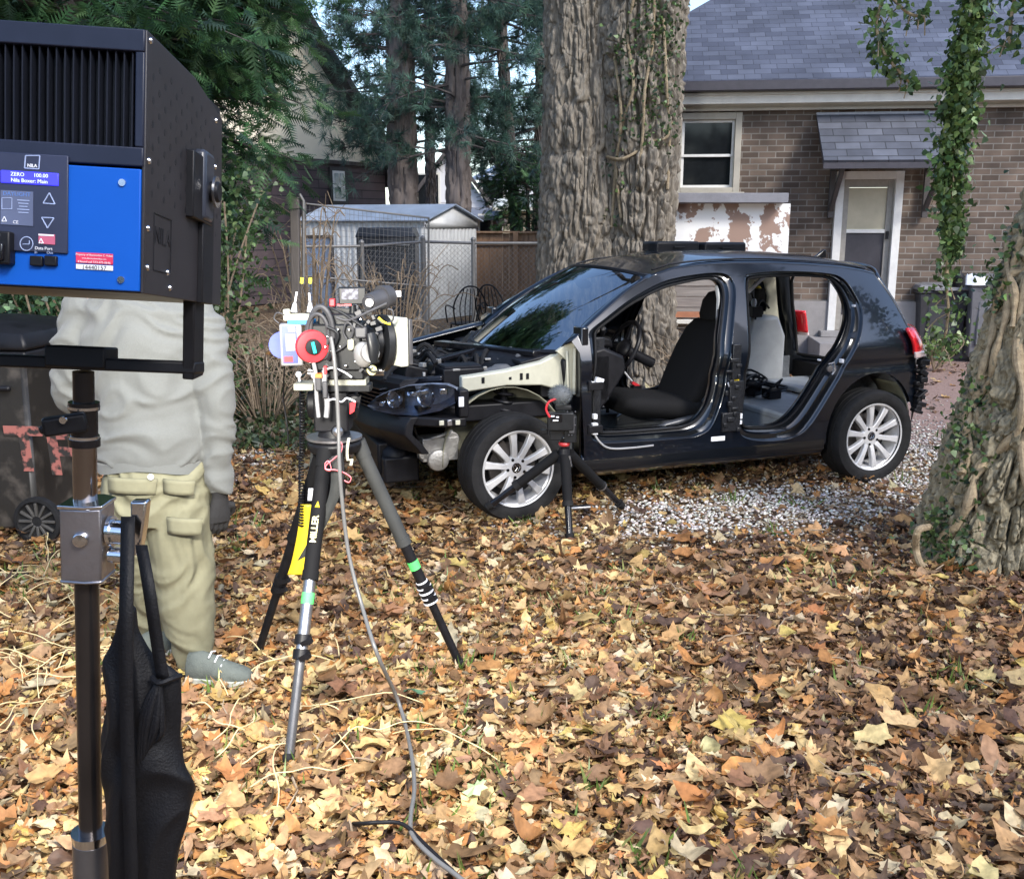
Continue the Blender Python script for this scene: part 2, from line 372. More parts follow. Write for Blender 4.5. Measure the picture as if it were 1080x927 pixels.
b_ = t.nodes.new('ShaderNodeBump'); b_.inputs['Strength'].default_value = 0.8; b_.inputs['Distance'].default_value = 0.03; t.links.new(v.outputs['Distance'], b_.inputs['Height']); t.links.new(b_.outputs[0], p.inputs['Normal'])
tag(obj('ground', g, m, smooth=80), None, None, kind='structure')
# driveway of reddish fine grit running up to the house on the right
M['drive'] = mat('drive_grit', (0.20, 0.12, 0.095), 0.95, c2=(0.36, 0.25, 0.21), vs_=35, bump=0.7, bs=160, det=10)
dr = MB(); rows = []
for i in range(41):
    y = 7.5 + i * 0.143
    xl = 1.3 + 0.35 * (y - 5.6) + 0.35 * float(vn(y * 1.3, 3.0, 3)); xl = min(xl, 3.2 + 0.3 * float(vn(y * 2, 8., 3)))
    rows.append([(xl + (9.5 - xl) * k / 40, y, float(gh(xl + (9.5 - xl) * k / 40, y)) + 0.004) for k in range(41)])
dr.grid(rows); tag(obj('driveway', dr, M['drive'], smooth=80), None, None, kind='structure')

# gravel: small pale stones on bare patches, more of it near the car's right flank
def inside_car(x, y):
    dx, dy = x - O_CAR.x, y - O_CAR.y; s = dx * math.cos(YAW) + dy * math.sin(YAW); q = -dx * math.sin(YAW) + dy * math.cos(YAW)
    return s, q
O_CAR = Vector((-0.281, 6.441, 0.0)); YAW = R(20.6)
def gravel_density(x, y):
    a = np.exp(-(((x - 1.15) / 1.0) ** 2 + ((y - 5.72) / 0.50) ** 2)) * 1.15
    b = np.exp(-(((x - 3.2) / 1.1) ** 2 + ((y - 7.0) / 1.5) ** 2)) * 1.0
    c = np.exp(-(((x - 2.6) / 1.4) ** 2 + ((y - 6.2) / 0.6) ** 2)) * 0.8
    d = np.exp(-(((x + 1.9) / 0.5) ** 2 + ((y - 7.2) / 1.0) ** 2)) * 0.35
    return (a + 0.75 * b + 0.55 * c + d) * np.clip(0.0 + 2.1 * vn(x * 2.6 + 9, y * 2.6 + 9, 4), 0.05, 1.5)
N = 90000; x = rng.uniform(-3.0, 5.6, N); y = rng.uniform(4.8, 10.5, N); k = rng.random(N) < gravel_density(x, y); x, y = x[k], y[k]; N = len(x)
ico = [(0, 0, 1), (0.9, 0.1, 0.2), (0.25, 0.85, 0.1), (-0.75, 0.5, 0.2), (-0.7, -0.6, 0.05), (0.3, -0.9, 0.25), (0, 0, -0.6)]
icf = [(0, 1, 2), (0, 2, 3), (0, 3, 4), (0, 4, 5), (0, 5, 1), (6, 2, 1), (6, 3, 2), (6, 4, 3), (6, 5, 4), (6, 1, 5)]
tv = np.array(ico)[None] * (1 + rng.normal(0, 0.16, (N, 7, 3))) * np.array([1, 0.8, 0.55])
tag(scatter('gravel', tv, icf, np.stack([x, y, gh(x, y) + 0.008], 1), basis(rand_dirs(N, 0, 0.2), rng.normal(0, 0.4, N)), rng.uniform(0.007, 0.02, N),
        pick([(0.60, 0.56, 0.51), (0.42, 0.37, 0.33), (0.80, 0.77, 0.73), (0.28, 0.21, 0.17)], [4, 2, 5, 1], N), M['litter']), 'pale grey gravel scattered beside and behind the car', 'gravel', kind='stuff')

# fallen leaves
def leaf_outline(kind):
    if kind == 0: pts = [(0, -0.5), (0.16, -0.36), (0.46, -0.42), (0.36, -0.16), (0.52, 0.10), (0.36, 0.17), (0.30, 0.38), (0.15, 0.38), (0, 0.66), (-0.17, 0.37), (-0.32, 0.38), (-0.36, 0.14), (-0.52, 0.12), (-0.42, -0.12), (-0.44, -0.44), (-0.15, -0.34)]
    elif kind == 1: pts = [(0, -0.6), (0.12, -0.46), (0.25, -0.28), (0.33, -0.1), (0.36, 0.08), (0.33, 0.24), (0.25, 0.40), (0.12, 0.54), (0, 0.66), (-0.12, 0.54), (-0.26, 0.38), (-0.34, 0.22), (-0.36, 0.06), (-0.31, -0.12), (-0.24, -0.3), (-0.1, -0.48)]
    elif kind == 2: pts = [(0, -0.55), (0.2, -0.42), (0.5, -0.32), (0.42, -0.1), (0.55, 0.2), (0.32, 0.2), (0.3, 0.45), (0.14, 0.42), (0.02, 0.58), (-0.1, 0.4), (-0.34, 0.5), (-0.3, 0.22), (-0.55, 0.1), (-0.4, -0.12), (-0.5, -0.38), (-0.2, -0.4)]
    else: pts = [(0, -0.7), (0.07, -0.5), (0.2, -0.42), (0.1, -0.25), (0.28, -0.12), (0.14, 0.0), (0.32, 0.16), (0.14, 0.25), (0, 0.68), (-0.12, 0.28), (-0.3, 0.2), (-0.13, 0.02), (-0.27, -0.1), (-0.1, -0.22), (-0.2, -0.4), (-0.06, -0.5)]
    return np.array(pts)
def make_leaves(N, xs, ys, zs, size, pal_c, name, m, tilt=0.30, curl=0.62):
    n = 16; kinds = rng.choice(4, N, p=[0.24, 0.40, 0.22, 0.14]); base = np.stack([leaf_outline(k) for k in range(4)])
    o2 = base[kinds] * (1 + rng.normal(0, 0.12, (N, 16, 2))) * np.stack([rng.uniform(0.6, 1.1, N), rng.uniform(0.85, 1.1, N)], 1)[:, None, :]
    # inner ring and centre, so that a leaf can curl
    inner = o2 * 0.5; V2 = np.concatenate([np.zeros((N, 1, 2)), inner, o2], 1)
    a = np.clip(rng.normal(0, curl, (N, 1)), -1, 1); b = np.clip(rng.normal(0.2, curl, (N, 1)), -1, 1.1); c = np.clip(rng.normal(0, curl * 0.7, (N, 1)), -0.9, 0.9); ph = rng.uniform(0, 6.28, (N, 1))
    z = a * V2[..., 0] ** 2 + b * V2[..., 1] ** 2 + c * V2[..., 0] * V2[..., 1] + 0.10 * np.sin(7 * V2[..., 0] + ph) * np.cos(6 * V2[..., 1] + ph) + 0.16 * np.abs(V2[..., 0])
    V3 = np.concatenate([V2, z[..., None]], 2)
    fs = []
    for k in range(n):
        k2 = (k + 1) % n; fs.append((0, 1 + k, 1 + k2)); fs.append((1 + k, 1 + n + k, 1 + n + k2)); fs.append((1 + k, 1 + n + k2, 1 + k2))
    d = rand_dirs(N, 0, tilt)
    return scatter(name, V3, fs, np.stack([xs, ys, zs], 1), basis(d, rng.normal(0, tilt, N)), size, pal_c, m)
LP = [(0.46, 0.29, 0.13), (0.56, 0.41, 0.20), (0.42, 0.20, 0.07), (0.20, 0.11, 0.055), (0.52, 0.42, 0.27), (0.10, 0.06, 0.042), (0.51, 0.36, 0.12), (0.34, 0.205, 0.11)]
def leaf_field(N, y0, y1, wide, size, xmin=-99, xmax=99):
    y = np.sqrt(rng.uniform(y0 * y0, y1 * y1, N)); x = rng.uniform(-1, 1, N) * (wide * 0.92 * y + 1.3)
    return x, y
lx, ly, ls = [], [], []
for (N, y0, y1, wide, s0, s1) in [(56000, 1.5, 4.6, 0.70, 0.031, 0.070), (42000, 4.6, 8.0, 0.66, 0.032, 0.070), (15000, 8.0, 13.5, 0.62, 0.05, 0.095)]:
    a, b = leaf_field(N, y0, y1, wide, 1); lx.append(a); ly.append(b); ls.append(rng.uniform(s0, s1, N) * rng.choice([1, 1, 0.8, 0.55, 1.35, 0.45], N))
lx = np.concatenate(lx); ly = np.concatenate(ly); ls = np.concatenate(ls)
keep = rng.random(len(lx)) > np.clip(gravel_density(lx, ly) * 1.25, 0, 0.93)
drv = (lx > 1.6 + 0.35 * (ly - 5.6)) & (ly > 7.6) & (lx > 2.9); keep &= ~(drv & (rng.random(len(lx)) > 0.10))
keep &= ly < 13.0 - 0.12 * (lx - 5.6)
keep &= ~((lx > -1.0) & (ly > 12.6))
lx, ly, ls = lx[keep], ly[keep], ls[keep]; N = len(lx)
# light and shade put into leaf colours: browner right and far left, paler middle
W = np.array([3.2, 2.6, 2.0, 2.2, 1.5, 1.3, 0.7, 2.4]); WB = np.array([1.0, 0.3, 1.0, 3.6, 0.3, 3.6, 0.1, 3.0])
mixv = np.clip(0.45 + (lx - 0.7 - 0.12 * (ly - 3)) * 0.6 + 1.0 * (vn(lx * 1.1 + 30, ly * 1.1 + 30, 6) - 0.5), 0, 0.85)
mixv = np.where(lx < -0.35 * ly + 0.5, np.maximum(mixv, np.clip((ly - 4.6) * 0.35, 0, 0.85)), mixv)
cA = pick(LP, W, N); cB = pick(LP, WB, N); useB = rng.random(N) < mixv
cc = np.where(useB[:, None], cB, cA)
tag(make_leaves(N, lx, ly, gh(lx, ly) + rng.uniform(0.0, 0.045, N), ls, cc, 'fallen_leaves', M['litter']), 'dry tan and brown autumn leaves covering the ground', 'fallen leaves', kind='stuff')
big = 900; by = np.sqrt(rng.uniform(3.5, 42, big)); bx_ = rng.uniform(-0.6, 0.6, big) * by
kb = rng.random(big) > np.clip(gravel_density(bx_, by) * 2, 0, 1); bx_, by = bx_[kb], by[kb]; big = len(bx_)
tag(make_leaves(big, bx_, by, gh(bx_, by) + rng.uniform(0.035, 0.06, big), rng.uniform(0.085, 0.135, big), pick(LP, [3, 1.6, 3, 3, 0.8, 1.0, 1, 3], big), 'large_fallen_leaves', M['litter'], tilt=0.16, curl=0.45), 'larger curled brown leaves lying on top of the leaf cover', 'fallen leaves', kind='stuff')
tw_ = MB()
for _ in range(190):
    yy = math.sqrt(rng.uniform(4, 60)); c = Vector((rng.uniform(-0.55, 0.55) * yy, yy, 0.05)); a = rng.uniform(0, 6.28); L = rng.uniform(0.06, 0.32); P_t = [c]
    for k in range(4): a += rng.normal(0, 0.35); P_t.append(P_t[-1] + Vector((math.cos(a) * L / 4, math.sin(a) * L / 4, rng.normal(0, 0.008))))
    tw_.tube(P_t, [0.004, 0.0035, 0.003, 0.0025, 0.0015], 5)
tag(obj('fallen_twigs', tw_, M['twig']), 'short brown twigs scattered over the leaves', 'twigs', kind='stuff')
# green blades and low weeds between the leaves
def tufts(cx, cy, n, h, rad):
    a = rng.uniform(0, 6.28, n); r_ = rng.uniform(0, rad, n) ; return cx + np.cos(a) * r_, cy + np.sin(a) * r_
TX, TY = [], []
for _ in range(80):
    yy = math.sqrt(rng.uniform(4, 60)); xx = rng.uniform(-0.5, 0.5) * yy
    a, b = tufts(xx, yy, rng.integers(8, 30), 0.1, rng.uniform(0.04, 0.16)); TX.append(a); TY.append(b)
for (qx, qy, n_) in [(-2.3, 4.6, 160), (-2.6, 4.2, 160), (-1.6, 3.9, 60), (-0.2, 3.0, 90), (-0.1, 3.6, 70), (-0.35, 4.4, 80), (0.25, 2.75, 60), (-0.9, 2.75, 70), (-0.25, 2.6, 60), (1.5, 4.6, 80), (3.9, 7.9, 220), (4.1, 8.2, 150)]:
    a, b = tufts(qx, qy, n_, 0.1, 0.42); TX.append(a); TY.append(b)
TX = np.concatenate(TX); TY = np.concatenate(TY); N = len(TX)
blade = [(-0.06, 0, 0), (0.06, 0, 0), (0.045, 0.5, 0.05), (-0.045, 0.5, 0.05), (0, 1, 0.2)]
bf = [(0, 1, 2), (0, 2, 3), (3, 2, 4)]
tag(scatter('grass', blade, bf, np.stack([TX, TY, gh(TX, TY) + 0.0], 1), basis(rand_dirs(N, 1.5, 1), rng.uniform(0, 6.28, N)), rng.uniform(0.05, 0.11, N), pick([(0.10, 0.17, 0.035), (0.16, 0.24, 0.06), (0.22, 0.26, 0.09)], [3, 2, 1], N), M['ivy']), 'short green grass blades poking through the leaves', 'grass', kind='stuff')
# dry straw-coloured runners on the left foreground
st = MB()
for _ in range(70):
    c = G(rng.uniform(-30, 95), rng.uniform(600, 760)); 
    if _ > 50: c = G(rng.uniform(210, 400), rng.uniform(650, 830))
    a = rng.uniform(0, 6.28); L = rng.uniform(0.15, 0.5); pts = []
    for k in range(7):
        q = k / 6; a += rng.normal(0, 0.3); c = c + Vector((math.cos(a), math.sin(a), 0)) * L / 6
        pts.append((c.x, c.y, 0.045 + 0.07 * math.sin(q * 3.1) * rng.uniform(0.5, 1)))
    st.tube(cat_rom(pts, 3), 0.0022, 5)
M['straw'] = mat('straw', (0.62, 0.50, 0.27), 0.7, vs_=30)
tag(obj('dry_stems', st, M['straw']), 'thin straw coloured dead stems lying over the leaves', 'dry stems', kind='stuff')
# low dark ivy and twigs under the evergreen on the left
def ivy_leaf_t(): return [(0, -0.45, 0), (0.42, -0.25, 0.05), (0.30, 0.1, 0.02), (0, 0.6, 0.06), (-0.30, 0.1, 0.02), (-0.42, -0.25, 0.05)], [(0, 1, 2), (0, 2, 3), (0, 3, 4), (0, 4, 5)]
IV, IF_ = ivy_leaf_t()
N = 9000; px_ = rng.uniform(205, 400, N); y_ = rng.uniform(7.4, 11.5, N); x_ = (px_ - 540) / 1040 * y_ * 1.02
kk = (x_ < -1.35 - 0.08 * (y_ - 6)); x_, y_ = x_[kk], y_[kk]; N = len(x_)
hgt = 0.04 + 0.16 * vn(x_ * 1.7 + 12, y_ * 1.7 + 12, 5) * np.clip((y_ - 6.8) / 2, 0, 1)
tag(scatter('ground_ivy', IV, IF_, np.stack([x_, y_, rng.uniform(0, 1, N) * hgt + 0.02], 1), basis(rand_dirs(N, 0.5), rng.uniform(0, 6, N)), rng.uniform(0.03, 0.07, N), pick([(0.03, 0.05, 0.022), (0.06, 0.085, 0.035), (0.10, 0.075, 0.05)], [3, 2, 2], N), M['ivy']), 'low dark ground ivy under the evergreen trees', 'ground cover', kind='stuff')
for (gpx, gpy, s_, lab) in [(502, 858, 0.07, 'pale green fallen leaf lying in the bottom foreground'), (437, 752, 0.075, 'dark green fallen leaf beside the grey cable')]:
    q = G(gpx, gpy); o2 = leaf_outline(2); mb = MB(); n = 16
    mb.add([(0, 0, 0.01)] + [(a * s_, b * s_, 0.012 * math.sin(5 * a)) for a, b in o2], [(0, 1 + k, 1 + (k + 1) % n) for k in range(n)])
    mb.tf(Matrix.Translation((q.x, q.y, 0.085)) @ Matrix.Rotation(gpx, 4, 'Z') @ Matrix.Rotation(0.35, 4, 'X'))
    gm = mat('green_leaf', (0.42, 0.58, 0.28) if gpx > 480 else (0.06, 0.13, 0.07), 0.5)
    tag(obj('green_leaf', mb, gm, recalc=False), lab, 'leaf')

# ================================================================== HOUSE on the right
HP = Vector((5.67, 13.04, 0)); HA = math.atan2(-0.118, 0.993)
house = Thing('brick_house', 'low brown brick house with shingle roof and back door under a small awning', 'house', HP, HA)
def Wp(px, py, off=0.0):
    """point of the view on the wall plane, in the house's own x (along) and z; off = metres in front of the wall"""
    r = house.inv.to_3x3() @ ray(px, py); c = house.inv @ CAM; k = (-off - c.y) / r.y; q = c + r * k; return q.x, q.z
M['brick'] = mat_brick('brown_brick', (0.080, 0.057, 0.043), (0.17, 0.125, 0.095), (0.22, 0.20, 0.175), 0.215, 0.076, 0.008, bump=0.7, sat=0.35)
M['shingle'] = mat_brick('blue_grey_shingle', (0.055, 0.062, 0.090), (0.105, 0.117, 0.158), (0.04, 0.045, 0.062), 0.21, 0.105, 0.004, bump=0.8, off=0.37, axis='xy', noise_s=1.4, sat=0.3)
M['concrete'] = mat('painted_foundation', (0.28, 0.265, 0.26), 0.85, vs_=5, bump=0.3)
M['trim'] = mat('aged_white_trim', (0.62, 0.60, 0.54), 0.6, vs_=4, var=0.12)
M['gutter'] = mat('dark_gutter', (0.05, 0.045, 0.055), 0.45)
M['soffit'] = mat('beige_trim', (0.40, 0.37, 0.31), 0.7, vs_=4)
ul = Wp(622, 100)[0]; ur = 4.5; zt = Wp(900, 90)[1]; zf = Wp(960, 318)[1]
wx0, wz1 = Wp(713, 120); wx1, wz0 = Wp(779, 203)
dx0, dz1 = Wp(882, 180); dx1, _ = Wp(953, 180); dz0 = 0.36; dz1 = Wp(915, 181)[1]
# brick wall pieced round the openings
wl = MB(); D_ = 0.25
def wseg(x0, x1, z0, z1): wl.box(((x0 + x1) / 2, D_ / 2, (z0 + z1) / 2), (x1 - x0, D_, z1 - z0))
wseg(ul, wx0, zf, zt); wseg(wx0, wx1, zf, wz0); wseg(wx0, wx1, wz1, zt); wseg(wx1, dx0, zf, zt); wseg(dx0, dx1, dz1, zt); wseg(dx1, ur, zf, zt)
wall = house.p('wall', wl, M['brick'], smooth=0)
lw = MB(); lw.box((ul + 0.125, 5.5, (zf + zt) / 2), (0.25, 10.5, zt - zf)); house.p('side_wall', lw, M['brick'], smooth=0)
fd = MB(); fd.box(((ul + dx0) / 2, 0.1, zf / 2), (dx0 - ul, 0.3, zf - 0.003)); fd.box(((dx1 + ur) / 2, 0.1, zf / 2), (ur - dx1, 0.3, zf - 0.003)); fd.box(((dx0 + dx1) / 2, 0.1, dz0 / 2), (dx1 - dx0, 0.3, dz0)); house.p('foundation', fd, M['concrete'])
# roof: hip end on the left, hidden ridge behind
ze = Wp(900, 84, 0.3)[1]; sl_ = 0.70; e0 = -0.32
rf = MB(); rd = 5.0; xL = ul - 0.3; xR = ur + 0.3
rf.add([(xL, e0, ze), (xR, e0, ze), (xR, e0 + rd, ze + rd * sl_), (xL + rd, e0 + rd, ze + rd * sl_)], [(0, 1, 2, 3)])
rf.add([(xL, e0, ze), (xL + rd, e0 + rd, ze + rd * sl_), (xL, e0 + 2 * rd, ze)], [(0, 1, 2)])
rf.add([(xL, e0 + 2 * rd, ze), (xL + rd, e0 + rd, ze + rd * sl_), (xR, e0 + rd, ze + rd * sl_), (xR, e0 + 2 * rd, ze)], [(0, 1, 2, 3)])
roof = house.p('roof', rf, M['shingle'], smooth=0, solid=0.03)
gt = MB(); gt.box(((xL + xR) / 2, e0 - 0.05, ze - 0.065), (xR - xL, 0.12, 0.125)); house.p('gutter', gt, M['gutter'], bevel=0.012)
sf = MB(); sf.box(((xL + xR) / 2, e0 / 2 + 0.0, ze - 0.15), (xR - xL - 0.1, 0.30, 0.03)); sf.box(((xL + xR) / 2, -0.27, ze - 0.215), (xR - xL - 0.1, 0.03, 0.10)); house.p('soffit', sf, M['trim'])
zfr = Wp(900, 116)[1]
fr = MB(); fr.box(((ul + ur) / 2, -0.025, (zfr + zt) / 2 + 0.1), (ur - ul, 0.045, zt - zfr + 0.2)); fr.box(((ul + ur) / 2, -0.04, zfr + 0.02), (ur - ul, 0.06, 0.04)); house.p('frieze_board', fr, M['trim'], bevel=0.006)
# window with two sashes
def window(px0, px1, z0, z1, T, mid=0.52, label=None, wfr=0.085):
    f = MB(); cx = (px0 + px1) / 2
    f.box((px0 + wfr / 2, -0.01, (z0 + z1) / 2), (wfr, 0.09, z1 - z0)); f.box((px1 - wfr / 2, -0.01, (z0 + z1) / 2), (wfr, 0.09, z1 - z0))
    f.box((cx, -0.01, z1 - wfr / 2), (px1 - px0 - 2 * wfr, 0.088, wfr)); f.box((cx, -0.01, z0 + 0.03), (px1 - px0 - 2 * wfr, 0.088, 0.06))
    W_ = T.p('window', f, M['soffit'], bevel=0.006, label=label)
    zi0, zi1 = z0 + 0.06, z1 - wfr; zm = zi0 + (zi1 - zi0) * (1 - mid); xi0, xi1 = px0 + wfr, px1 - wfr
    for (a, b, yy) in ((zi0, zm + 0.02, 0.045), (zm - 0.02, zi1, 0.02)):
        s_ = MB(); e = 0.035
        s_.box((xi0 + e / 2, yy, (a + b) / 2), (e, 0.03, b - a)); s_.box((xi1 - e / 2, yy, (a + b) / 2), (e, 0.03, b - a)); s_.box((cx, yy, a + e / 2), (xi1 - xi0 - 2 * e, 0.029, e)); s_.box((cx, yy, b - e / 2), (xi1 - xi0 - 2 * e, 0.029, e))
        T.p('sash', s_, M['white'], W_, bevel=0.004)
        g_ = MB(); g_.box((cx, yy + 0.005, (a + b) / 2), (xi1 - xi0 - 2 * e, 0.006, b - a - 2 * e)); T.p('pane', g_, M['glass_dark'], W_)
    b_ = MB(); b_.box((cx, 0.16, (zi0 + zi1) / 2), (xi1 - xi0, 0.01, zi1 - zi0)); T.p('blind', b_, M['black'], W_)
    sl = MB(); sl.box((cx, -0.05, z0 - 0.03), (px1 - px0 + 0.12, 0.16, 0.06)); T.p('sill', sl, M['soffit'], W_, bevel=0.006)
window(wx0, wx1, wz0, wz1, house)
# door: white frame, storm door with blind above and dark pane below
fw = 0.10; cxd = (dx0 + dx1) / 2
f = MB(); f.box((dx0 + fw / 2, -0.02, (dz0 + dz1) / 2), (fw, 0.12, dz1 - dz0)); f.box((dx1 - fw / 2, -0.02, (dz0 + dz1) / 2), (fw, 0.12, dz1 - dz0)); f.box((cxd, -0.02, dz1 - fw / 2), (dx1 - dx0 - 2 * fw, 0.118, fw))
door = house.p('door', f, M['white'], bevel=0.005)
s_ = MB(); a0, a1 = dx0 + fw + 0.004, dx1 - fw - 0.004; e = 0.075; zm = Wp(915, 244)[1]
M['bronze'] = mat('dull_frame', (0.30, 0.28, 0.25), 0.5)
s_.box((a0 + e / 2, 0.01, (dz0 + dz1 - fw) / 2), (e, 0.04, dz1 - fw - dz0)); s_.box((a1 - e / 2, 0.01, (dz0 + dz1 - fw) / 2), (e, 0.04, dz1 - fw - dz0))
s_.box((cxd, 0.01, dz1 - fw - 0.05), (a1 - a0 - 2 * e, 0.038, 0.1)); s_.box((cxd, 0.01, dz0 + 0.1), (a1 - a0 - 2 * e, 0.038, 0.2))
house.p('storm_door', s_, M['bronze'], door, bevel=0.004)
s_ = MB(); s_.box((cxd, 0.008, zm), (a1 - a0 - 2 * e, 0.04, 0.045)); house.p('door_rail', s_, M['white'], door)
s_ = MB(); s_.box((cxd, 0.02, (zm + dz1 - fw - 0.1) / 2 + 0.01), (a1 - a0 - 2 * e, 0.01, dz1 - fw - 0.1 - zm - 0.03)); house.p('blind', s_, mat('beige_blind', (0.50, 0.45, 0.33), 0.25, vs_=2), door)
s_ = MB(); s_.box((cxd, 0.02, (zm + dz0 + 0.2) / 2), (a1 - a0 - 2 * e, 0.01, zm - dz0 - 0.22)); house.p('pane', s_, mat('screen', (0.045, 0.042, 0.05), 0.4), door)
s_ = MB(); s_.box((a1 - 0.045, -0.03, zm - 0.05), (0.03, 0.04, 0.10)); house.p('handle', s_, M['black'], door)
s_ = MB(); s_.box((cxd, -0.05, dz0 - 0.04), (dx1 - dx0 + 0.2, 0.30, 0.08)); s_.box((cxd, -0.45, (dz0 - 0.08) / 2), (1.3, 0.85, dz0 - 0.08)); house.p('doorstep', s_, M['concrete'], bevel=0.01)
# awning
ax0, az1 = Wp(860, 123); ax1 = Wp(1001, 123)[0]; azb = Wp(930, 172, 0.75)[1]; axb0 = Wp(865, 172, 0.75)[0]; axb1 = Wp(1004, 172, 0.75)[0]
aw = MB(); aw.add([(ax0, -0.07, az1), (ax1, -0.07, az1), (ax1, -0.78, azb + 0.02), (ax0, -0.78, azb + 0.02)], [(0, 1, 2, 3)])
M['awn'] = mat_brick('awning_shingle', (0.065, 0.07, 0.088), (0.115, 0.122, 0.148), (0.035, 0.038, 0.045), 0.30, 0.105, 0.006, bump=0.8, off=0.41, axis='xy', noise_s=3, sat=0.25)
awn = house.p('awning', aw, M['awn'], smooth=0, solid=0.035)
s_ = MB(); s_.bar((ax0, -0.76, azb - 0.03), (ax1, -0.76, azb - 0.03), 0.04, 0.07); s_.bar((ax0 + 0.03, -0.08, az1 - 0.05), (ax0 + 0.03, -0.75, azb - 0.03), 0.04, 0.07); s_.bar((ax1 - 0.03, -0.08, az1 - 0.05), (ax1 - 0.03, -0.75, azb - 0.03), 0.04, 0.07); house.p('awning_frame', s_, M['gutter'], awn)
s_ = MB(); s_.bar((ax0, -0.065, az1 + 0.02), (ax1, -0.065, az1 + 0.02), 0.04, 0.035); house.p('flashing', s_, mat('flashing', (0.30, 0.31, 0.34), 0.5), awn)
M['brkt'] = mat('dark_bracket', (0.07, 0.062, 0.06), 0.7)
for bx in (Wp(868, 200)[0] + 0.1, Wp(975, 200)[0]):
    s_ = MB(); zb = Wp(900, 226)[1]; s_.box((bx, -0.075, (zb + azb) / 2 + 0.05), (0.07, 0.06, azb - zb + 0.2)); s_.bar((bx, -0.08, zb + 0.05), (bx, -0.70, azb - 0.02), 0.055, 0.06); s_.bar((bx, -0.06, azb - 0.03), (bx, -0.70, azb - 0.03), 0.055, 0.06)
    house.p('awning_bracket', s_, M['brkt'], awn, bevel=0.006)
s_ = MB(); s_.box((cxd, -0.10, dz1 + 0.10), (0.62, 0.10, 0.055)); house.p('wood_trim', s_, mat('warm_wood', (0.62, 0.36, 0.16), 0.6), awn)

# ---- weathered hutch of old boards leaning near the house, behind the car
yH = 12.0
def hx(px, py): q = D(px, py, yH); return q.x, q.z
x0, zt1 = hx(690, 203); x1, _ = hx(826, 203); x2, zp1 = hx(833, 216); zp0 = hx(800, 262)[1]
hut = Thing('wooden_hutch', 'old wooden hutch with flaking white panel and grey top rail between tree and house', 'hutch', ((x0 + x1) / 2, yH, 0))
s_ = MB(); s_.box(((x0 + x1) / 2, yH, (zt1 + zp1) / 2 + 0.0), (x1 - x0, 0.5, 0.11)); hut.w('top_rail', s_, mat('grey_blue_board', (0.20, 0.20, 0.22), 0.7, vs_=6, bump=0.3), bevel=0.006)
s_ = MB(); s_.box(((x0 + x2) / 2, yH - 0.02, (zp1 + zp0) / 2 - 0.05), (x2 - x0, 0.03, zp1 - zp0 + 0.12))
M['peel'] = mat_patch('flaking_paint', (0.30, 0.20, 0.155), (0.80, 0.80, 0.79), 2.9, 0.50, stretch=(1, 1, 0.9), soft=0.008, detail=8)
hut.w('flaking_panel', s_, M['peel'])
M['plank_grey'] = mat('silvery_plank', (0.16, 0.14, 0.13), 0.85, c2=(0.33, 0.30, 0.27), vs_=5, stretch=(0.4, 1, 14), bump=0.4, bs=12)
for k in range(9):
    zc = 0.32 + k * 0.125
    if zc > zp0 - 0.08: break
    s_ = MB(); s_.box(((x0 + x1) / 2 + 0.0, yH + 0.012 * (k % 2), zc), (x1 - x0 - 0.04, 0.025, 0.117)); hut.w('plank', s_, M['plank_grey'], bevel=0.003)
s_ = MB(); s_.box(((x0 + x1) / 2, yH - 0.10, hx(740, 338)[1]), (x1 - x0, 0.18, 0.05)); hut.w('shelf', s_, M['trim'], bevel=0.004)
s_ = MB(); s_.box(((x0 + x1) / 2 - 0.1, yH - 0.10, hx(740, 331)[1]), (x1 - x0 - 0.3, 0.12, 0.06)); hut.w('board', s_, mat('rusty_board', (0.36, 0.15, 0.08), 0.8, vs_=9))
for xx in (x0 + 0.03, x1 - 0.03):
    s_ = MB(); s_.box((xx, yH + 0.05, zt1 / 2), (0.07, 0.07, zt1 - 0.06)); hut.w('post', s_, M['plank_grey'])

# ---- two bins by the house
def wheelie_bin(loc, rz, wdt, dpt, h, m_body, m_lid, label, grp):
    T = Thing('wheelie_bin', label, 'bin', loc, rz, grp)
    b = MB(); P = lambda s, z: [(-wdt / 2 * s, -dpt / 2 * s, z), (wdt / 2 * s, -dpt / 2 * s, z), (wdt / 2 * s, dpt / 2 * s, z), (-wdt / 2 * s, dpt / 2 * s, z)]
    b.loft([P(0.80, 0.06), P(0.84, 0.10), P(0.97, h * 0.80), P(1.0, h * 0.86)]); b.loft([P(1.06, h * 0.86), P(1.06, h * 0.90)]); b.box((0, -dpt * 0.46, h * 0.45), (wdt * 0.62, 0.03, h * 0.5)); T.p('body', b, m_body, bevel=0.02)
    l = MB(); l.loft([P(1.10, h * 0.905), P(1.10, h * 0.93), P(1.02, h * 0.975), P(0.7, h)]); l.box((0, -dpt * 0.57, h * 0.915), (wdt * 0.5, 0.05, 0.03)); T.p('lid', l, m_lid, bevel=0.015)
    hd = MB(); hd.tube([(-wdt * 0.45, dpt * 0.5, h * 0.86), (-wdt * 0.45, dpt * 0.62, h * 0.9), (wdt * 0.45, dpt * 0.62, h * 0.9), (wdt * 0.45, dpt * 0.5, h * 0.86)], 0.014, 8); T.p('handle', hd, m_body)
    for sx in (-1, 1):
        wh = MB(); wh.lathe((sx * (wdt * 0.44), dpt * 0.42, 0.13), (1, 0, 0), [(0.02, -0.03), (0.09, -0.03), (0.105, -0.028), (0.13, -0.022), (0.13, 0.022), (0.105, 0.028), (0.09, 0.03), (0.02, 0.03)], 24); T.p('wheel', wh, M['rubber'])
    return T
M['bin_grey'] = mat('grey_bin', (0.16, 0.16, 0.17), 0.5); M['bin_dark'] = mat('dark_bin', (0.035, 0.035, 0.04), 0.5)
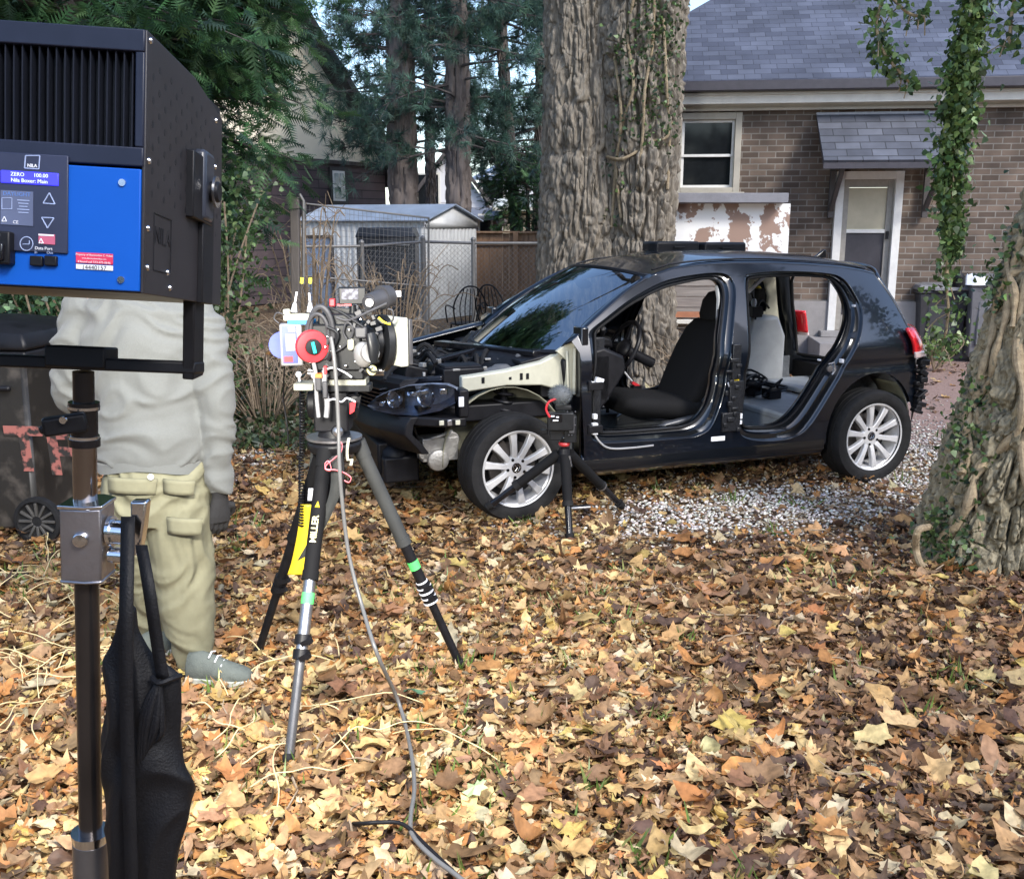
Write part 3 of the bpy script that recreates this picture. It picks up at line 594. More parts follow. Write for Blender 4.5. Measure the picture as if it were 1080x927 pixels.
q = G(1028, 378); wheelie_bin((q.x, q.y - 0.2, 0), R(-12), 0.55, 0.6, 1.12, M['bin_grey'], M['bin_grey'], 'mid grey wheelie bin by the brick wall right of the door', 'bins beside the house')
q = G(985, 378); wheelie_bin((q.x, q.y + 0.05, 0), R(-6), 0.62, 0.55, 1.0, M['bin_dark'], M['bin_grey'], 'blackish wheelie bin with grey lid behind the hanging ivy', 'bins beside the house')
q = D(1010, 303, 11.6); T = Thing('plastic_jug', 'black jug with a slanted neck standing on the bin lid', 'jug', q)
s_ = MB(); s_.lathe((0, 0, 0), (0, 0, 1), [(0.075, 0), (0.08, 0.02), (0.075, 0.12), (0.03, 0.17), (0.025, 0.20)], 20); T.p('body', s_, M['black']); s_ = MB(); s_.tube([(0.03, 0, 0.15), (0.1, 0, 0.16), (0.11, 0, 0.08), (0.07, 0, 0.05)], 0.01, 8); T.p('handle', s_, M['black'])
cr = MB(); q = D(1028, 303, 11.6)
cr.add([(q.x + 0.16 * math.cos(a) * rr, q.y + 0.12 * math.sin(a) * rr, q.z + 0.03 + (0.14 if rr < 0.9 else 0) * rng.random()) for rr in (0.3, 0.65, 1.0) for a in np.linspace(0, 5.9, 12)] + [(q.x, q.y, q.z + 0.14)],
       [(i * 12 + k, i * 12 + (k + 1) % 12, (i + 1) * 12 + (k + 1) % 12, (i + 1) * 12 + k) for i in range(2) for k in range(12)] + [(36, k, (k + 1) % 12) for k in range(12)])
tag(obj('crumpled_sheet', cr, M['print_white'], smooth=0), 'crumpled white plastic sheet lying on the bin lid', 'sheet')

# ================================================================== TREES
def trunk_mb(path, radii, nth=150, nz=260, amp=0.09, seed=0, flare=0.0, lobes=0.0, freq=16, zf=2.2):
    P = cat_rom(path, 12); m0 = len(P); rr = np.interp(np.linspace(0, 1, m0), np.linspace(0, 1, len(radii)), radii)
    idx = np.linspace(0, m0 - 1, nz); Px = np.array([[p.x, p.y, p.z] for p in P]); C = np.stack([np.interp(idx, np.arange(m0), Px[:, i]) for i in range(3)], 1); rad = np.interp(idx, np.arange(m0), rr)
    th = np.linspace(0, 2 * np.pi, nth, endpoint=False); TH, ZZ = np.meshgrid(th, C[:, 2]); U = TH / (2 * np.pi) * freq
    wrp = 1.1 * (vn(U * 0.5 + seed, ZZ * 1.3 + seed, 1) - 0.5) + 0.35 * (vn(U * 1.5, ZZ * 5, 2) - 0.5)
    wrp = 0.9 * (vn(U * 0.5, ZZ * 1.6 + seed, 1, max(1, freq // 2)) - 0.5) + 0.5 * (vn(U, ZZ * 6, 2, freq) - 0.5)
    a = vn(U + wrp, ZZ * zf + 20 + seed, 3, freq); b = vn(2 * U + wrp, ZZ * zf * 1.9 + 7, 4, 2 * freq); cks = vn(2 * U, ZZ * 24 + 5, 5, 2 * freq); ck2 = vn(0.5 * U, ZZ * 9 + 3 * a, 6, max(1, freq // 2))
    disp = 1.9 * amp * (-1.0 * np.exp(-((a - 0.5) / 0.10) ** 2) - 0.55 * np.exp(-((b - 0.5) / 0.09) ** 2) - 0.3 * np.exp(-((ck2 - 0.5) / 0.05) ** 2) + 0.35 * (cks - 0.5) + 0.5 + 0.5 * (vn(4 * U, ZZ * (46 if nz > 800 else 17) + 9, 7, 4 * freq) - 0.5) + 0.45 * (vn(3 * U + 2 * wrp, ZZ * (17 if nz > 800 else 7) + 3, 0, 3 * freq) - 0.5))
    big = lobes * (np.sin(3 * TH + seed) * 0.5 + np.sin(5 * TH + 1.3 * seed) * 0.35) + 0.05 * (vn(U * 0.25, ZZ * 0.8, 6, max(1, freq // 4)) - 0.5)
    fl = flare * np.exp(-np.clip(ZZ, 0, 9) / 0.28) * (1 + 0.5 * np.sin(4 * TH + seed))
    r_ = rad[:, None] * (1 + disp / rad.mean() * 0.5 + big) + fl
    mb = MB(); V = np.stack([C[:, 0:1] + r_ * np.cos(TH), C[:, 1:2] + r_ * np.sin(TH), C[:, 2:3] + 0 * r_], 2)
    mb.v = [Vector(x) for x in V.reshape(-1, 3)]
    mb.f = [[i * nth + k, i * nth + (k + 1) % nth, (i + 1) * nth + (k + 1) % nth, (i + 1) * nth + k] for i in range(nz - 1) for k in range(nth)]
    return mb
def bvh_of(mb): return BVHTree.FromPolygons([tuple(v) for v in mb.v], mb.f)
def limb(mb, p, d, L, r, depth, leaves=None, n=6, sag=-0.02, seedv=None):
    p = Vector(p); d = Vector(d).normalized(); pts = [p.copy()]; rs = [r]
    for k in range(n):
        d = (d + Vector(rng.normal(0, 0.16, 3)) + Vector((0, 0, sag))).normalized(); p = p + d * (L / n); pts.append(p.copy()); rs.append(r * (1 - 0.75 * (k + 1) / n))
        if depth > 0 and k >= 1 and rng.random() < 0.85:
            s = Vector(rng.normal(0, 1, 3)); s = (d * 0.7 + s.normalized() * 0.8).normalized(); limb(mb, p, s, L * rng.uniform(0.4, 0.62), rs[-1] * 0.65, depth - 1, leaves, 5, sag)
    if leaves is not None and depth == 0: leaves.append((pts[-1].copy(), d.copy()))
    mb.tube(pts, rs, 8 if r > 0.05 else 5)
# ---- twin trunk behind the car
bt = Thing('twin_trunk_tree', 'huge old tree with two fused furrowed trunks behind the car', 'tree', (1.15, 11.2, 0))
qa = [D(612, 500, 11.3), D(614, 400, 11.3), D(618, 250, 11.3), D(619, 100, 11.3), D(618, 0, 11.35)]; qb = [D(675, 500, 10.95), D(677, 400, 10.95), D(676, 250, 10.95), D(678, 100, 10.95), D(680, 0, 11.0)]
qa = [Vector((qa[0].x, 11.3, -0.1))] + qa[2:]; qb = [Vector((qb[0].x, 10.95, -0.1))] + qb[2:]
qa += [qa[-1] + Vector((-0.1, 0.2, 2.0)), qa[-1] + Vector((-0.3, 0.3, 4.2))]; qb += [qb[-1] + Vector((0.25, 0, 2.0)), qb[-1] + Vector((0.7, -0.2, 4.0))]
ta = trunk_mb(qa, [0.60, 0.52, 0.46, 0.44, 0.40, 0.30], seed=3, flare=0.16, lobes=0.025, amp=0.048, freq=38, nz=620, nth=420); tb_ = trunk_mb(qb, [0.36, 0.33, 0.38, 0.41, 0.36, 0.28], seed=8, flare=0.10, lobes=0.035, amp=0.070, freq=26, nz=620, nth=360)
bt.w('trunk', ta, M['bark'], smooth=60, recalc=False); bt.w('trunk', tb_, M['bark'], smooth=60, recalc=False)
BV = bvh_of(tb_); BVa = bvh_of(ta)
def onto(bv, px, py, lift=0.01, fall=11):
    r = ray(px, py).normalized(); h = bv.ray_cast(CAM, r)
    return (h[0] - r * lift) if h[0] is not None else None
def hits(L): return [q for q in L if q is not None]
bm_ = MB(); tips = []
for (p0, d0) in [(qa[-2], (-0.5, -0.6, 0.9)), (qa[-1], (-0.7, 0.1, 1)), (qa[-1], (0.1, -0.7, 1)), (qb[-2], (0.6, -0.7, 0.8)), (qb[-1], (0.8, 0.1, 1)), (qb[-1], (0.2, -0.6, 1))]:
    limb(bm_, p0, d0, 5.5, 0.17, 3, tips)
bt.w('limb', bm_, M['bark_dark'])
vb = MB()
for path in ([(640, 165), (655, 168), (672, 160), (690, 148), (703, 145), (709, 128)], [(668, 0), (662, 40), (668, 90), (657, 130), (650, 175), (655, 230)], [(690, 0), (688, 50), (680, 95), (678, 140), (672, 200)], [(648, 60), (655, 120), (649, 180), (645, 240)], [(700, 20), (703, 90), (706, 150), (704, 200)]):
    vb.tube(cat_rom(hits([onto(BV, x_, y_, 0.02, 10.7) for x_, y_ in path]), 6), 0.016, 7)
bt.w('vine', vb, M['vine'])
def clump(mbpts, N, spread, sizes, pal, wts, name, T, m=None, droop=0.4, part=True, label=None, tmpl=None):
    P = np.array([[*p] for p in hits(mbpts)]); i = rng.integers(0, len(P), N); pos = P[i] + rng.normal(0, 1, (N, 3)) * spread
    d = rand_dirs(N, -droop); tv_, tf_ = tmpl or (IV, IF_)
    return scatter(name, tv_, tf_, pos, basis(d, rng.uniform(0, 6.28, N)), rng.uniform(*sizes, N), pick(pal, wts, N, 0.2), m or M['ivy'], T.o, T.inv)
IVY = [(0.045, 0.085, 0.028), (0.075, 0.13, 0.04), (0.13, 0.19, 0.07), (0.03, 0.055, 0.025)]
pts = [onto(BV, rng.normal(682, 14), rng.uniform(-5, 150) ** 1.0, 0.02, 10.6) for _ in range(200)] + [onto(BV, rng.normal(655, 7), rng.uniform(20, 250), 0.02, 10.8) for _ in range(90)] + [onto(BV, rng.normal(706, 6), rng.uniform(0, 160), 0.03, 10.7) for _ in range(70)]
clump(pts, 1100, (0.05, 0.02, 0.06), (0.025, 0.055), IVY, [3, 3, 1, 3], 'ivy_leaves', bt)
# ---- near tree on the right, leaning, wrapped in vines
nt_ = Thing('vine_covered_tree', 'nearby leaning tree trunk wrapped in thick pale vine stems at right edge', 'tree', (2.55, 5.0, 0))
pn = [Vector((2.53, 5.0, -0.08)), Vector((2.59, 5.0, 0.25)), Vector((2.72, 5.05, 0.8)), Vector((2.85, 5.1, 1.4)), Vector((2.96, 5.12, 2.1)), Vector((3.04, 5.15, 3.2)), Vector((3.07, 5.2, 5.0))]
tn = trunk_mb(pn, [0.40, 0.36, 0.335, 0.32, 0.30, 0.28, 0.24], seed=5, flare=0.03, lobes=0.03, amp=0.052, freq=40, zf=4.2, nz=900, nth=480)
nt_.w('trunk', tn, M['bark_near'], smooth=60, recalc=False); BVn = bvh_of(tn)
vp = [([(1095, 270), (1080, 284), (1066, 290), (1056, 305), (1049, 330), (1047, 352), (1040, 375), (1033, 400)], 0.019), ([(1078, 250), (1068, 285), (1062, 330), (1052, 365), (1044, 400), (1030, 420), (1022, 445), (1018, 470), (1014, 500)], 0.021),
      ([(1090, 280), (1076, 330), (1074, 380), (1080, 420), (1076, 450), (1060, 470), (1040, 485), (1028, 505), (1022, 530), (1008, 555), (985, 575), (972, 592)], 0.026), ([(1040, 395), (1022, 410), (1018, 440), (1024, 470), (1016, 500), (1003, 530)], 0.014),
      ([(1100, 330), (1088, 380), (1084, 430), (1078, 470), (1084, 520)], 0.022), ([(1060, 200), (1066, 240), (1062, 280), (1070, 310), (1068, 345)], 0.02), ([(1030, 430), (1034, 470), (1029, 520), (1034, 560)], 0.010)]
for path, r_ in vp:
    s_ = MB(); hp_ = hits([onto(BVn, x_, y_) for x_, y_ in path])
    if len(hp_) < 2: continue
    pp = cat_rom(hits([onto(BVn, x_, y_, r_ * 0.5, 4.75) for x_, y_ in path]), 6); s_.tube(pp, [r_ * (0.85 + 0.3 * math.sin(i * 0.7)) for i in range(len(pp))], 10); nt_.w('vine_stem', s_, M['vine'])
s_ = MB(); gq = [G(972, 596, 0.05), G(966, 578, 0.13), G(968, 560, 0.24), G(978, 556, 0.22), G(984, 556, 0.10)]; s_.tube(cat_rom([G(985, 598, 0.0)] + gq, 6), 0.018, 9); nt_.w('vine_stem', s_, M['vine'])
pts = [onto(BVn, rng.normal(1062 - (y_ - 200) * 0.12, 8), y_, 0.04, 4.75) for y_ in rng.uniform(170, 330, 130)] + [onto(BVn, rng.normal(1020, 10), y_, 0.03, 4.7) for y_ in rng.uniform(400, 520, 60)] + [onto(BVn, rng.normal(1000, 14), y_, 0.03, 4.7) for y_ in rng.uniform(540, 605, 60)] + [onto(BVn, rng.uniform(1050, 1085), y_, 0.05, 4.8) for y_ in rng.uniform(-30, 170, 160)]
clump(pts, 1000, (0.05, 0.05, 0.05), (0.02, 0.042), IVY, [3, 3, 2, 2], 'ivy_leaves', nt_)
s_ = MB(); tips2 = []
for d0 in [(-0.9, 0.1, 0.6), (-0.6, -0.6, 0.8), (0.5, 0.5, 1), (-0.3, 0.8, 0.9)]: limb(s_, pn[-1] - Vector((0, 0, 0.3)), d0, 4.2, 0.11, 3, tips2)
nt_.w('limb', s_, M['bark_dark'])
# ---- hanging ivy strands
def strand(px_path, Y_, wid, n, label, sizes=(0.028, 0.055)):
    P = cat_rom([D(a, b, Y_) for a, b in px_path], 10); T = Thing('hanging_ivy', label, 'ivy', P[-1], 0, 'ivy strands hanging from the tree')
    s_ = MB(); s_.tube(P, 0.009, 7); sp = P[::4]
    for q in sp:
        e = q + Vector((rng.normal(0, wid), rng.normal(0, wid), -rng.uniform(0.02, 0.15))); s_.tube([q, (q + e) / 2 + Vector((0, 0, 0.02)), e], 0.004, 5)
    T.w('stem', s_, M['vine']); W_ = np.interp(np.linspace(0, 1, len(P)), np.linspace(0, 1, 6), [0.55, 0.7, 1.0, 1.25, 1.1, 0.55])
    i = rng.integers(0, len(P), n); pos = np.array([[*p] for p in P])[i] + rng.normal(0, 1, (n, 3)) * wid * W_[i][:, None]
    scatter('leaf_cover', IV, IF_, pos, basis(rand_dirs(n, -0.5), rng.uniform(0, 6.28, n)), rng.uniform(*sizes, n), pick([(0.06, 0.11, 0.035), (0.11, 0.18, 0.055), (0.19, 0.28, 0.10), (0.04, 0.07, 0.03)], [3, 3, 2, 1], n, 0.2), M['ivy'], T.o, T.inv)
strand([(1046, -300), (1038, -150), (1032, -60), (1028, 0), (1022, 40), (1013, 90), (1010, 130), (1002, 180), (1003, 220), (1007, 262)], 6.2, 0.048, 5600, 'long thick curtain of green ivy leaves hanging in front of the brick wall')
strand([(1004, 240), (998, 290), (1000, 330), (994, 372)], 6.6, 0.06, 330, 'thin pale lower ivy strand trailing down towards the bins')
strand([(985, -260), (965, -130), (945, -50), (930, 0), (925, 30), (932, 55), (945, 72), (962, 90)], 6.2, 0.042, 560, 'short curved ivy strand dangling in front of the house gutter')
strand([(925, -20), (955, 12), (975, 18)], 6.3, 0.035, 90, 'small ivy sprig at the top edge over the roof')
strand([(1078, -30), (1068, 10), (1064, 50)], 5.6, 0.05, 200, 'dark ivy tuft at the top right beside the leaning trunk')

# ---- evergreens
def spray_t(n=7):
    V, Fc = [], []
    for k in range(n):
        y = 0.12 + 0.8 * k / n; L = 0.36 * (1 - 0.55 * k / n)
        for sx in (-1, 1):
            o_ = len(V); dx, dy = sx * L * 0.85, L * 0.55; w_ = 0.05
            V += [(0, y - w_, 0), (0, y + w_, 0), (dx, y + dy, -0.08 * L * 3)]; Fc.append((o_, o_ + 1, o_ + 2))
    o_ = len(V); V += [(-0.03, 0, 0), (0.03, 0, 0), (0, 1.12, -0.08)]; Fc.append((o_, o_ + 1, o_ + 2)); return V, Fc
SV, SF = spray_t()
def needle_t(n=16):
    V, Fc = [], []; r2 = np.random.default_rng(3)
    for k in range(n):
        d = r2.normal(0, 1, 3); d[1] = abs(d[1]) * 0.9 + 0.35; d /= np.linalg.norm(d); s = np.cross(d, [0.3, 0.2, 1]); s = s / np.linalg.norm(s) * 0.035; o_ = len(V)
        b0 = np.array([0, 0.1 * k / n, 0]); V += [tuple(b0 - s), tuple(b0 + s), tuple(b0 + d)]; Fc.append((o_, o_ + 1, o_ + 2))
    return V, Fc
NV, NF = needle_t()
EV = [(0.035, 0.085, 0.038), (0.055, 0.125, 0.05), (0.09, 0.17, 0.07), (0.045, 0.09, 0.065)]
def evergreen(name, label, cat, base, h, rad, nbr, spr, size, trunk_r, zmin=0.2, pal=EV, cone=True, tmpl=(SV, SF), dens=26, group=None, droop=0.3, shape=None):
    T = Thing(name, label, cat, base, 0, group); bx, by = base[0], base[1]
    tr = MB(); tr.tube([(bx, by, -0.1), (bx + 0.05, by, h * 0.4), (bx, by + 0.05, h)], [trunk_r, trunk_r * 0.75, 0.02], 14); T.w('trunk', tr, M['bark_dark'])
    br = MB(); P, Dd = [], []
    for k in range(nbr):
        q = rng.random() ** 0.8; z = zmin + (h - zmin) * q; a = rng.uniform(0, 6.28); L = rad * ((1 - q) ** 0.7 if cone else (0.75 + 0.35 * math.sin(q * 3.0))) * rng.uniform(0.7, 1.12)
        if shape: L = rad * shape(z, a) * rng.uniform(0.8, 1.1)
        if L < 0.1: L = 0.1
        d = Vector((math.cos(a), math.sin(a), rng.uniform(-0.15, 0.35))); p0 = Vector((bx, by, z)); pts = [p0]
        for s in range(5): d = (d + Vector((rng.normal(0, 0.08), rng.normal(0, 0.08), -0.09 * droop * 3))).normalized(); pts.append(pts[-1] + d * L / 5)
        br.tube(pts, [0.012 + 0.012 * L, 0.01 + 0.01 * L, 0.012, 0.008, 0.006, 0.003], 5)
        for s in range(dens):
            u = rng.uniform(0.22, 1.0) * 5; i = min(int(u), 4); pp = pts[i].lerp(pts[i + 1], u - i); sd_ = (pts[i + 1] - pts[i]).normalized()
            P.append(pp + Vector(rng.normal(0, spr, 3))); Dd.append(sd_ * 0.6 + Vector(rng.normal(0, 0.5, 3)) + Vector((0, 0, -0.25 * droop)))
    T.w('branch', br, M['bark_dark']); P = np.array([[*p] for p in P]); Dd = np.array([[*p] for p in Dd]); n = len(P)
    cl = vn(P[:, 0] * 2.1 + 50, P[:, 2] * 2.1 + P[:, 1] + 50, 2)[:, None]
    scatter('foliage', tmpl[0], tmpl[1], P, basis(Dd, rng.normal(0, 0.5, n)), rng.uniform(size * 0.7, size * 1.3, n), np.clip(pick(pal, [3, 3, 2, 2], n, 0.2) * (0.7 + 0.6 * cl), 0.005, 1), M['needle'], T.o, T.inv)
    return T
# the big dense one at left (several stems of the same hedge line)
evergreen('evergreen_tree', 'dense dark evergreen filling the left top behind the light', 'tree', (-3.9, 9.2, 0), 6.6, 1.75, 260, 0.10, 0.26, 0.21, 0.9, cone=False, dens=50, group='evergreens along the left side')
evergreen('evergreen_tree', 'tall dark evergreen left of the metal shed, branches reaching right', 'tree', (-3.3, 10.4, 0), 6.8, 1.50, 300, 0.10, 0.22, 0.19, 1.9, cone=False, dens=44, group='evergreens along the left side')
evergreen('evergreen_tree', 'dark evergreen at the far left edge behind the bin', 'tree', (-5.6, 9.6, 0), 6.8, 1.9, 220, 0.10, 0.28, 0.22, 0.6, cone=False, dens=44, group='evergreens along the left side')
# broad-leaved shrub at the foot of it
def shrub(name, label, base, rad, h, n, size, pal, wts, cat='shrub', stems=14, group=None):
    T = Thing(name, label, cat, base, 0, group); s_ = MB(); b = Vector(base); P = []
    for k in range(stems):
        a = rng.uniform(0, 6.28); e = b + Vector((math.cos(a) * rad * rng.uniform(0.2, 1), math.sin(a) * rad * rng.uniform(0.2, 1), h * rng.uniform(0.6, 1.0))); mm = (b + e) / 2 + Vector((rng.normal(0, 0.1), rng.normal(0, 0.1), 0.1)); pp = cat_rom([b, mm, e], 5); s_.tube(pp, 0.008, 5); P += pp[3:]
    T.w('stems', s_, M['twig']); P = np.array([[*p] for p in P]); i = rng.integers(0, len(P), n); pos = P[i] + rng.normal(0, 1, (n, 3)) * np.array([rad, rad, h * 0.5]) * 0.22; pos[:, 2] = np.maximum(pos[:, 2], 0.04)
    scatter('foliage', IV, IF_, pos, basis(rand_dirs(n, -0.2), rng.uniform(0, 6.28, n)), rng.uniform(*size, n), pick(pal, wts, n, 0.22), M['ivy'], T.o, T.inv); return T
shrub('broadleaf_shrub', 'leafy mid green shrub with small pointed leaves beside the grey post', (-2.55, 8.2, 0), 0.62, 2.0, 4200, (0.03, 0.06), [(0.05, 0.09, 0.03), (0.08, 0.14, 0.045), (0.14, 0.20, 0.08), (0.03, 0.05, 0.025)], [3, 3, 2, 2], stems=22)
shrub('broadleaf_shrub', 'dark leafy shrub behind the person and the light', (-3.5, 7.8, 0), 0.8, 1.9, 4200, (0.03, 0.06), EV, [3, 3, 2, 2], stems=22)
q = G(985, 392); shrub('weed_clump', 'small bright green weed clump at the house foundation', (q.x, q.y, 0), 0.3, 0.45, 420, (0.025, 0.05), [(0.10, 0.18, 0.04), (0.18, 0.27, 0.08), (0.25, 0.33, 0.12), (0.06, 0.1, 0.03)], [2, 3, 2, 1], cat='weeds', stems=10)
# pines beyond the shed
def pine(label, px, Y_, r0, h, nbr, zmin, rad, size=0.16, dens=30, lean=0.0, grp='tall pines behind the metal shed'):
    b = D(px, 240, Y_); T = Thing('pine_tree', label, 'tree', (b.x, Y_, 0), 0, grp)
    tk = trunk_mb([(b.x, Y_, -0.1), (b.x + lean * 0.3, Y_, 2.0), (b.x + lean, Y_, 5), (b.x + lean * 1.3, Y_, h)], [r0, r0 * 0.92, r0 * 0.85, r0 * 0.4], seed=int(px), amp=0.05, freq=12, nth=70, nz=120); T.w('trunk', tk, M['bark_pine'], recalc=False)
    br = MB(); P, Dd = [], []
    for k in range(nbr):
        z = rng.uniform(zmin, h); a = rng.uniform(0, 6.28); L = rad * rng.uniform(0.55, 1.15); f_ = min(1, z / 5)
        d = Vector((math.cos(a), math.sin(a), rng.uniform(-0.25, 0.25))); pts = [Vector((b.x + lean * f_, Y_, z))]
        for s in range(6): d = (d + Vector((rng.normal(0, 0.1), rng.normal(0, 0.1), -0.03))).normalized(); pts.append(pts[-1] + d * L / 6)
        br.tube(pts, [0.035, 0.03, 0.025, 0.02, 0.014, 0.01, 0.005], 5)
        tw = []
        for s in range(9):
            u = rng.uniform(1.6, 6); i = min(int(u), 5); pp = pts[i].lerp(pts[i + 1], u - i); dd = ((pts[i + 1] - pts[i]).normalized() + Vector(rng.normal(0, 0.6, 3))).normalized(); e = pp + dd * rng.uniform(0.25, 0.7); br.tube([pp, e], [0.009, 0.004], 4, caps=False); tw.append((pp, e, dd))
        for s in range(dens):
            pp, e, dd = tw[rng.integers(0, 9)]; P.append(pp.lerp(e, rng.uniform(0.25, 1.1)) + Vector(rng.normal(0, 0.04, 3))); Dd.append(dd + Vector(rng.normal(0, 0.35, 3)))
    T.w('branch', br, M['bark_dark']); P = np.array([[*p] for p in P]); Dd = np.array([[*p] for p in Dd]); n = len(P)
    scatter('foliage', NV, NF, P, basis(Dd, rng.uniform(0, 6, n)), rng.uniform(size * 0.7, size * 1.3, n), pick([(0.07, 0.13, 0.10), (0.10, 0.18, 0.135), (0.13, 0.21, 0.14), (0.06, 0.10, 0.09)], [3, 3, 1, 2], n, 0.2), M['needle'], T.o, T.inv)
M['bark_pine'] = mat('pine_bark', (0.075, 0.062, 0.058), 0.95, c2=(0.20, 0.17, 0.155), vs_=5, bump=0.8, bs=18, stretch=(1, 1, 0.3), spec=0.2)
pine('thick grey pine trunk directly behind the shed roof', 426, 21.5, 0.33, 8.5, 60, 3.3, 1.75, dens=46, size=0.2)
pine('second pine trunk standing right of the thick one above the shed gable', 484, 21.0, 0.27, 8.5, 60, 3.1, 2.3, dens=50, size=0.2)
pine('slender dark pine with curved foot above the wooden fence', 548, 23.0, 0.13, 8, 44, 2.6, 1.8, lean=-0.35, dens=46, size=0.2)
pine('slim pine close to the left edge of the twin trunk', 566, 24.5, 0.10, 9, 36, 2.8, 1.9, lean=0.05, dens=44, size=0.2)
pine('pine farther back filling the gap between the two thick pine trunks', 455, 27.0, 0.14, 10.5, 34, 4.6, 2.4, dens=44, size=0.22)
# small rounded evergreen low beside the fence
q = D(560, 205, 22.0); evergreen('small_cedar', 'small rounded blue green conifer top just over the wooden fence', 'tree', (q.x - 0.1, 22.0, 0), 3.4, 0.9, 60, 0.08, 0.2, 0.08, 1.6, cone=False, dens=26)
# bare shrubs in front of the wire fence
def bare_shrub(label, base, n, h, spread, rr=0.006, mt='twig'):
    T = Thing('bare_shrub', label, 'shrub', base, 0, 'leafless shrubs along the wire fence'); s_ = MB()
    for k in range(n):
        a = rng.uniform(0, 6.28); sp_ = spread * rng.uniform(0.15, 1); p = Vector(base) + Vector((math.cos(a) * 0.12, math.sin(a) * 0.12, 0)); e = Vector(base) + Vector((math.cos(a) * sp_, math.sin(a) * sp_, h * rng.uniform(0.55, 1)))
        mid = p.lerp(e, 0.5) + Vector((0, 0, 0.12 * h)); pts = cat_rom([p, mid, e, e + Vector((math.cos(a) * sp_ * 0.3, math.sin(a) * sp_ * 0.3, -h * 0.1 * rng.random()))], 4); s_.tube(pts, rr, 5, caps=False)
        for j in range(3): q = pts[rng.integers(3, len(pts))]; s_.tube([q, q + Vector((rng.normal(0, 0.15), rng.normal(0, 0.15), rng.uniform(0.02, 0.25)))], rr * 0.5, 4, caps=False)
    T.w('twigs', s_, M[mt])
bare_shrub('leafless shrub with upright pale canes in front of the metal shed', (-2.35, 11.5, 0), 34, 1.9, 0.5, 0.008, 'twig')
bare_shrub('leafless arching brown shrub left of the fence gate post', (-1.5, 12.6, 0), 40, 1.3, 0.9, 0.007)
bare_shrub('tangled low bare bush beside the car hood behind the cine camera', (-1.9, 10.2, 0), 46, 0.9, 0.9, 0.006)
bare_shrub('low brown brush on the bank left of the camera tripod', (-2.2, 8.6, 0), 60, 0.7, 1.0, 0.006)
# unseen tree belt added behind the camera to darken reflections on car and panes
n = 15000; az_ = rng.uniform(-2.2, 2.2, n); rr_ = rng.uniform(15, 19, n); hh2 = rng.uniform(0, 1, n) ** 0.8 * (5.0 + 3.5 * vn(az_ * 4 + 20, az_ * 0 + 3.0, 2))
Pb = np.stack([np.sin(az_) * rr_ * 1.25, -np.cos(az_) * rr_, hh2], 1)
tag(scatter('unseen_tree_belt', IV, IF_, Pb, basis(rand_dirs(n), rng.uniform(0, 6.28, n)), rng.uniform(0.35, 0.8, n), pick([(0.05, 0.07, 0.035), (0.09, 0.08, 0.05), (0.035, 0.055, 0.03)], [3, 2, 2], n), M['needle']), 'unseen belt of trees added behind the viewpoint to darken reflections', 'added trees', kind='stuff')
bare_shrub('bare brushy weeds at the foot of the twin trunk tree', (2.0, 10.6, 0), 30, 0.5, 0.5, 0.005)

# ================================================================== BACKGROUND LEFT
# metal garden shed
M['metal_wall'] = mat('ribbed_metal', (0.55, 0.56, 0.56), 0.5, metal=0.1, vs_=3, var=0.12); M['metal_roof'] = mat('shed_roof', (0.42, 0.50, 0.62), 0.35, metal=0.4, vs_=2.5, var=0.15)
A = D(450, 345, 18.5); A.z = 0; B = D(503, 345, 19.8); B.z = 0; Cc = D(318, 345, 19.3); Cc.z = 0
zt_ = D(450, 233, 18.5).z; za = D(478, 217, 19.1).z
shed = Thing('metal_shed', 'pale ribbed metal garden shed with low blue grey roof behind the wire fence', 'shed', A)
def ribbed(p, q, z0, z1f, pitch=0.11, amp=0.018):
    d = (q - p); L = d.length; d = d / L; nn = Vector((d.y, -d.x, 0)); n = int(L / pitch); rows = [[], []]
    for k in range(n * 4 + 1):
        s = L * k / (n * 4); off = amp * (1 if k % 4 in (1, 2) else 0); b = p + d * s + nn * off; rows[0].append((b.x, b.y, z0)); rows[1].append((b.x, b.y, z1f(s / L)))
    return MB().grid(rows)
tri = lambda u: zt_ + (za - zt_) * (1 - abs(2 * u - 1)) - 0.02
shed.w('wall', ribbed(A, B, 0.0, lambda u: zt_ - 0.12), M['metal_wall'], smooth=0, solid=0.004, recalc=False)
shed.w('wall', ribbed(Cc, A, 0.0, lambda u: zt_ - 0.02), M['metal_wall'], smooth=0, solid=0.004, recalc=False)
Dd_ = Cc + (B - A); shed.w('wall', ribbed(Dd_, Cc, 0.0, lambda u: zt_), M['metal_wall'], smooth=0, solid=0.004, recalc=False)
nf = Vector(((B - A).y, -(B - A).x, 0)).normalized(); apx = (A + B) / 2
s_ = MB(); s_.add([A + nf * 0.03 + Vector((0, 0, zt_ - 0.13)), B + nf * 0.03 + Vector((0, 0, zt_ - 0.13)), B + nf * 0.03 + Vector((0, 0, zt_)), apx + nf * 0.03 + Vector((0, 0, za)), A + nf * 0.03 + Vector((0, 0, zt_))], [(0, 1, 2, 3, 4)]); shed.w('gable', s_, M['metal_wall'], solid=0.01)
ov = (B - A).normalized() * 0.08; bk = Cc - A; s_ = MB()
for (p, q) in (((A - ov), apx), (apx, (B + ov))):
    zp = zt_ - 0.02 if p != apx else za; zq = za if q == apx else zt_ - 0.02
    s_.add([p + nf * 0.12 + Vector((0, 0, zp + 0.02)), q + nf * 0.12 + Vector((0, 0, zq + 0.02)), q + bk + Vector((0, 0, zq + 0.02)), p + bk + Vector((0, 0, zp + 0.02))], [(0, 1, 2, 3)])
shed.w('roof', s_, M['metal_roof'], smooth=0, solid=0.02)
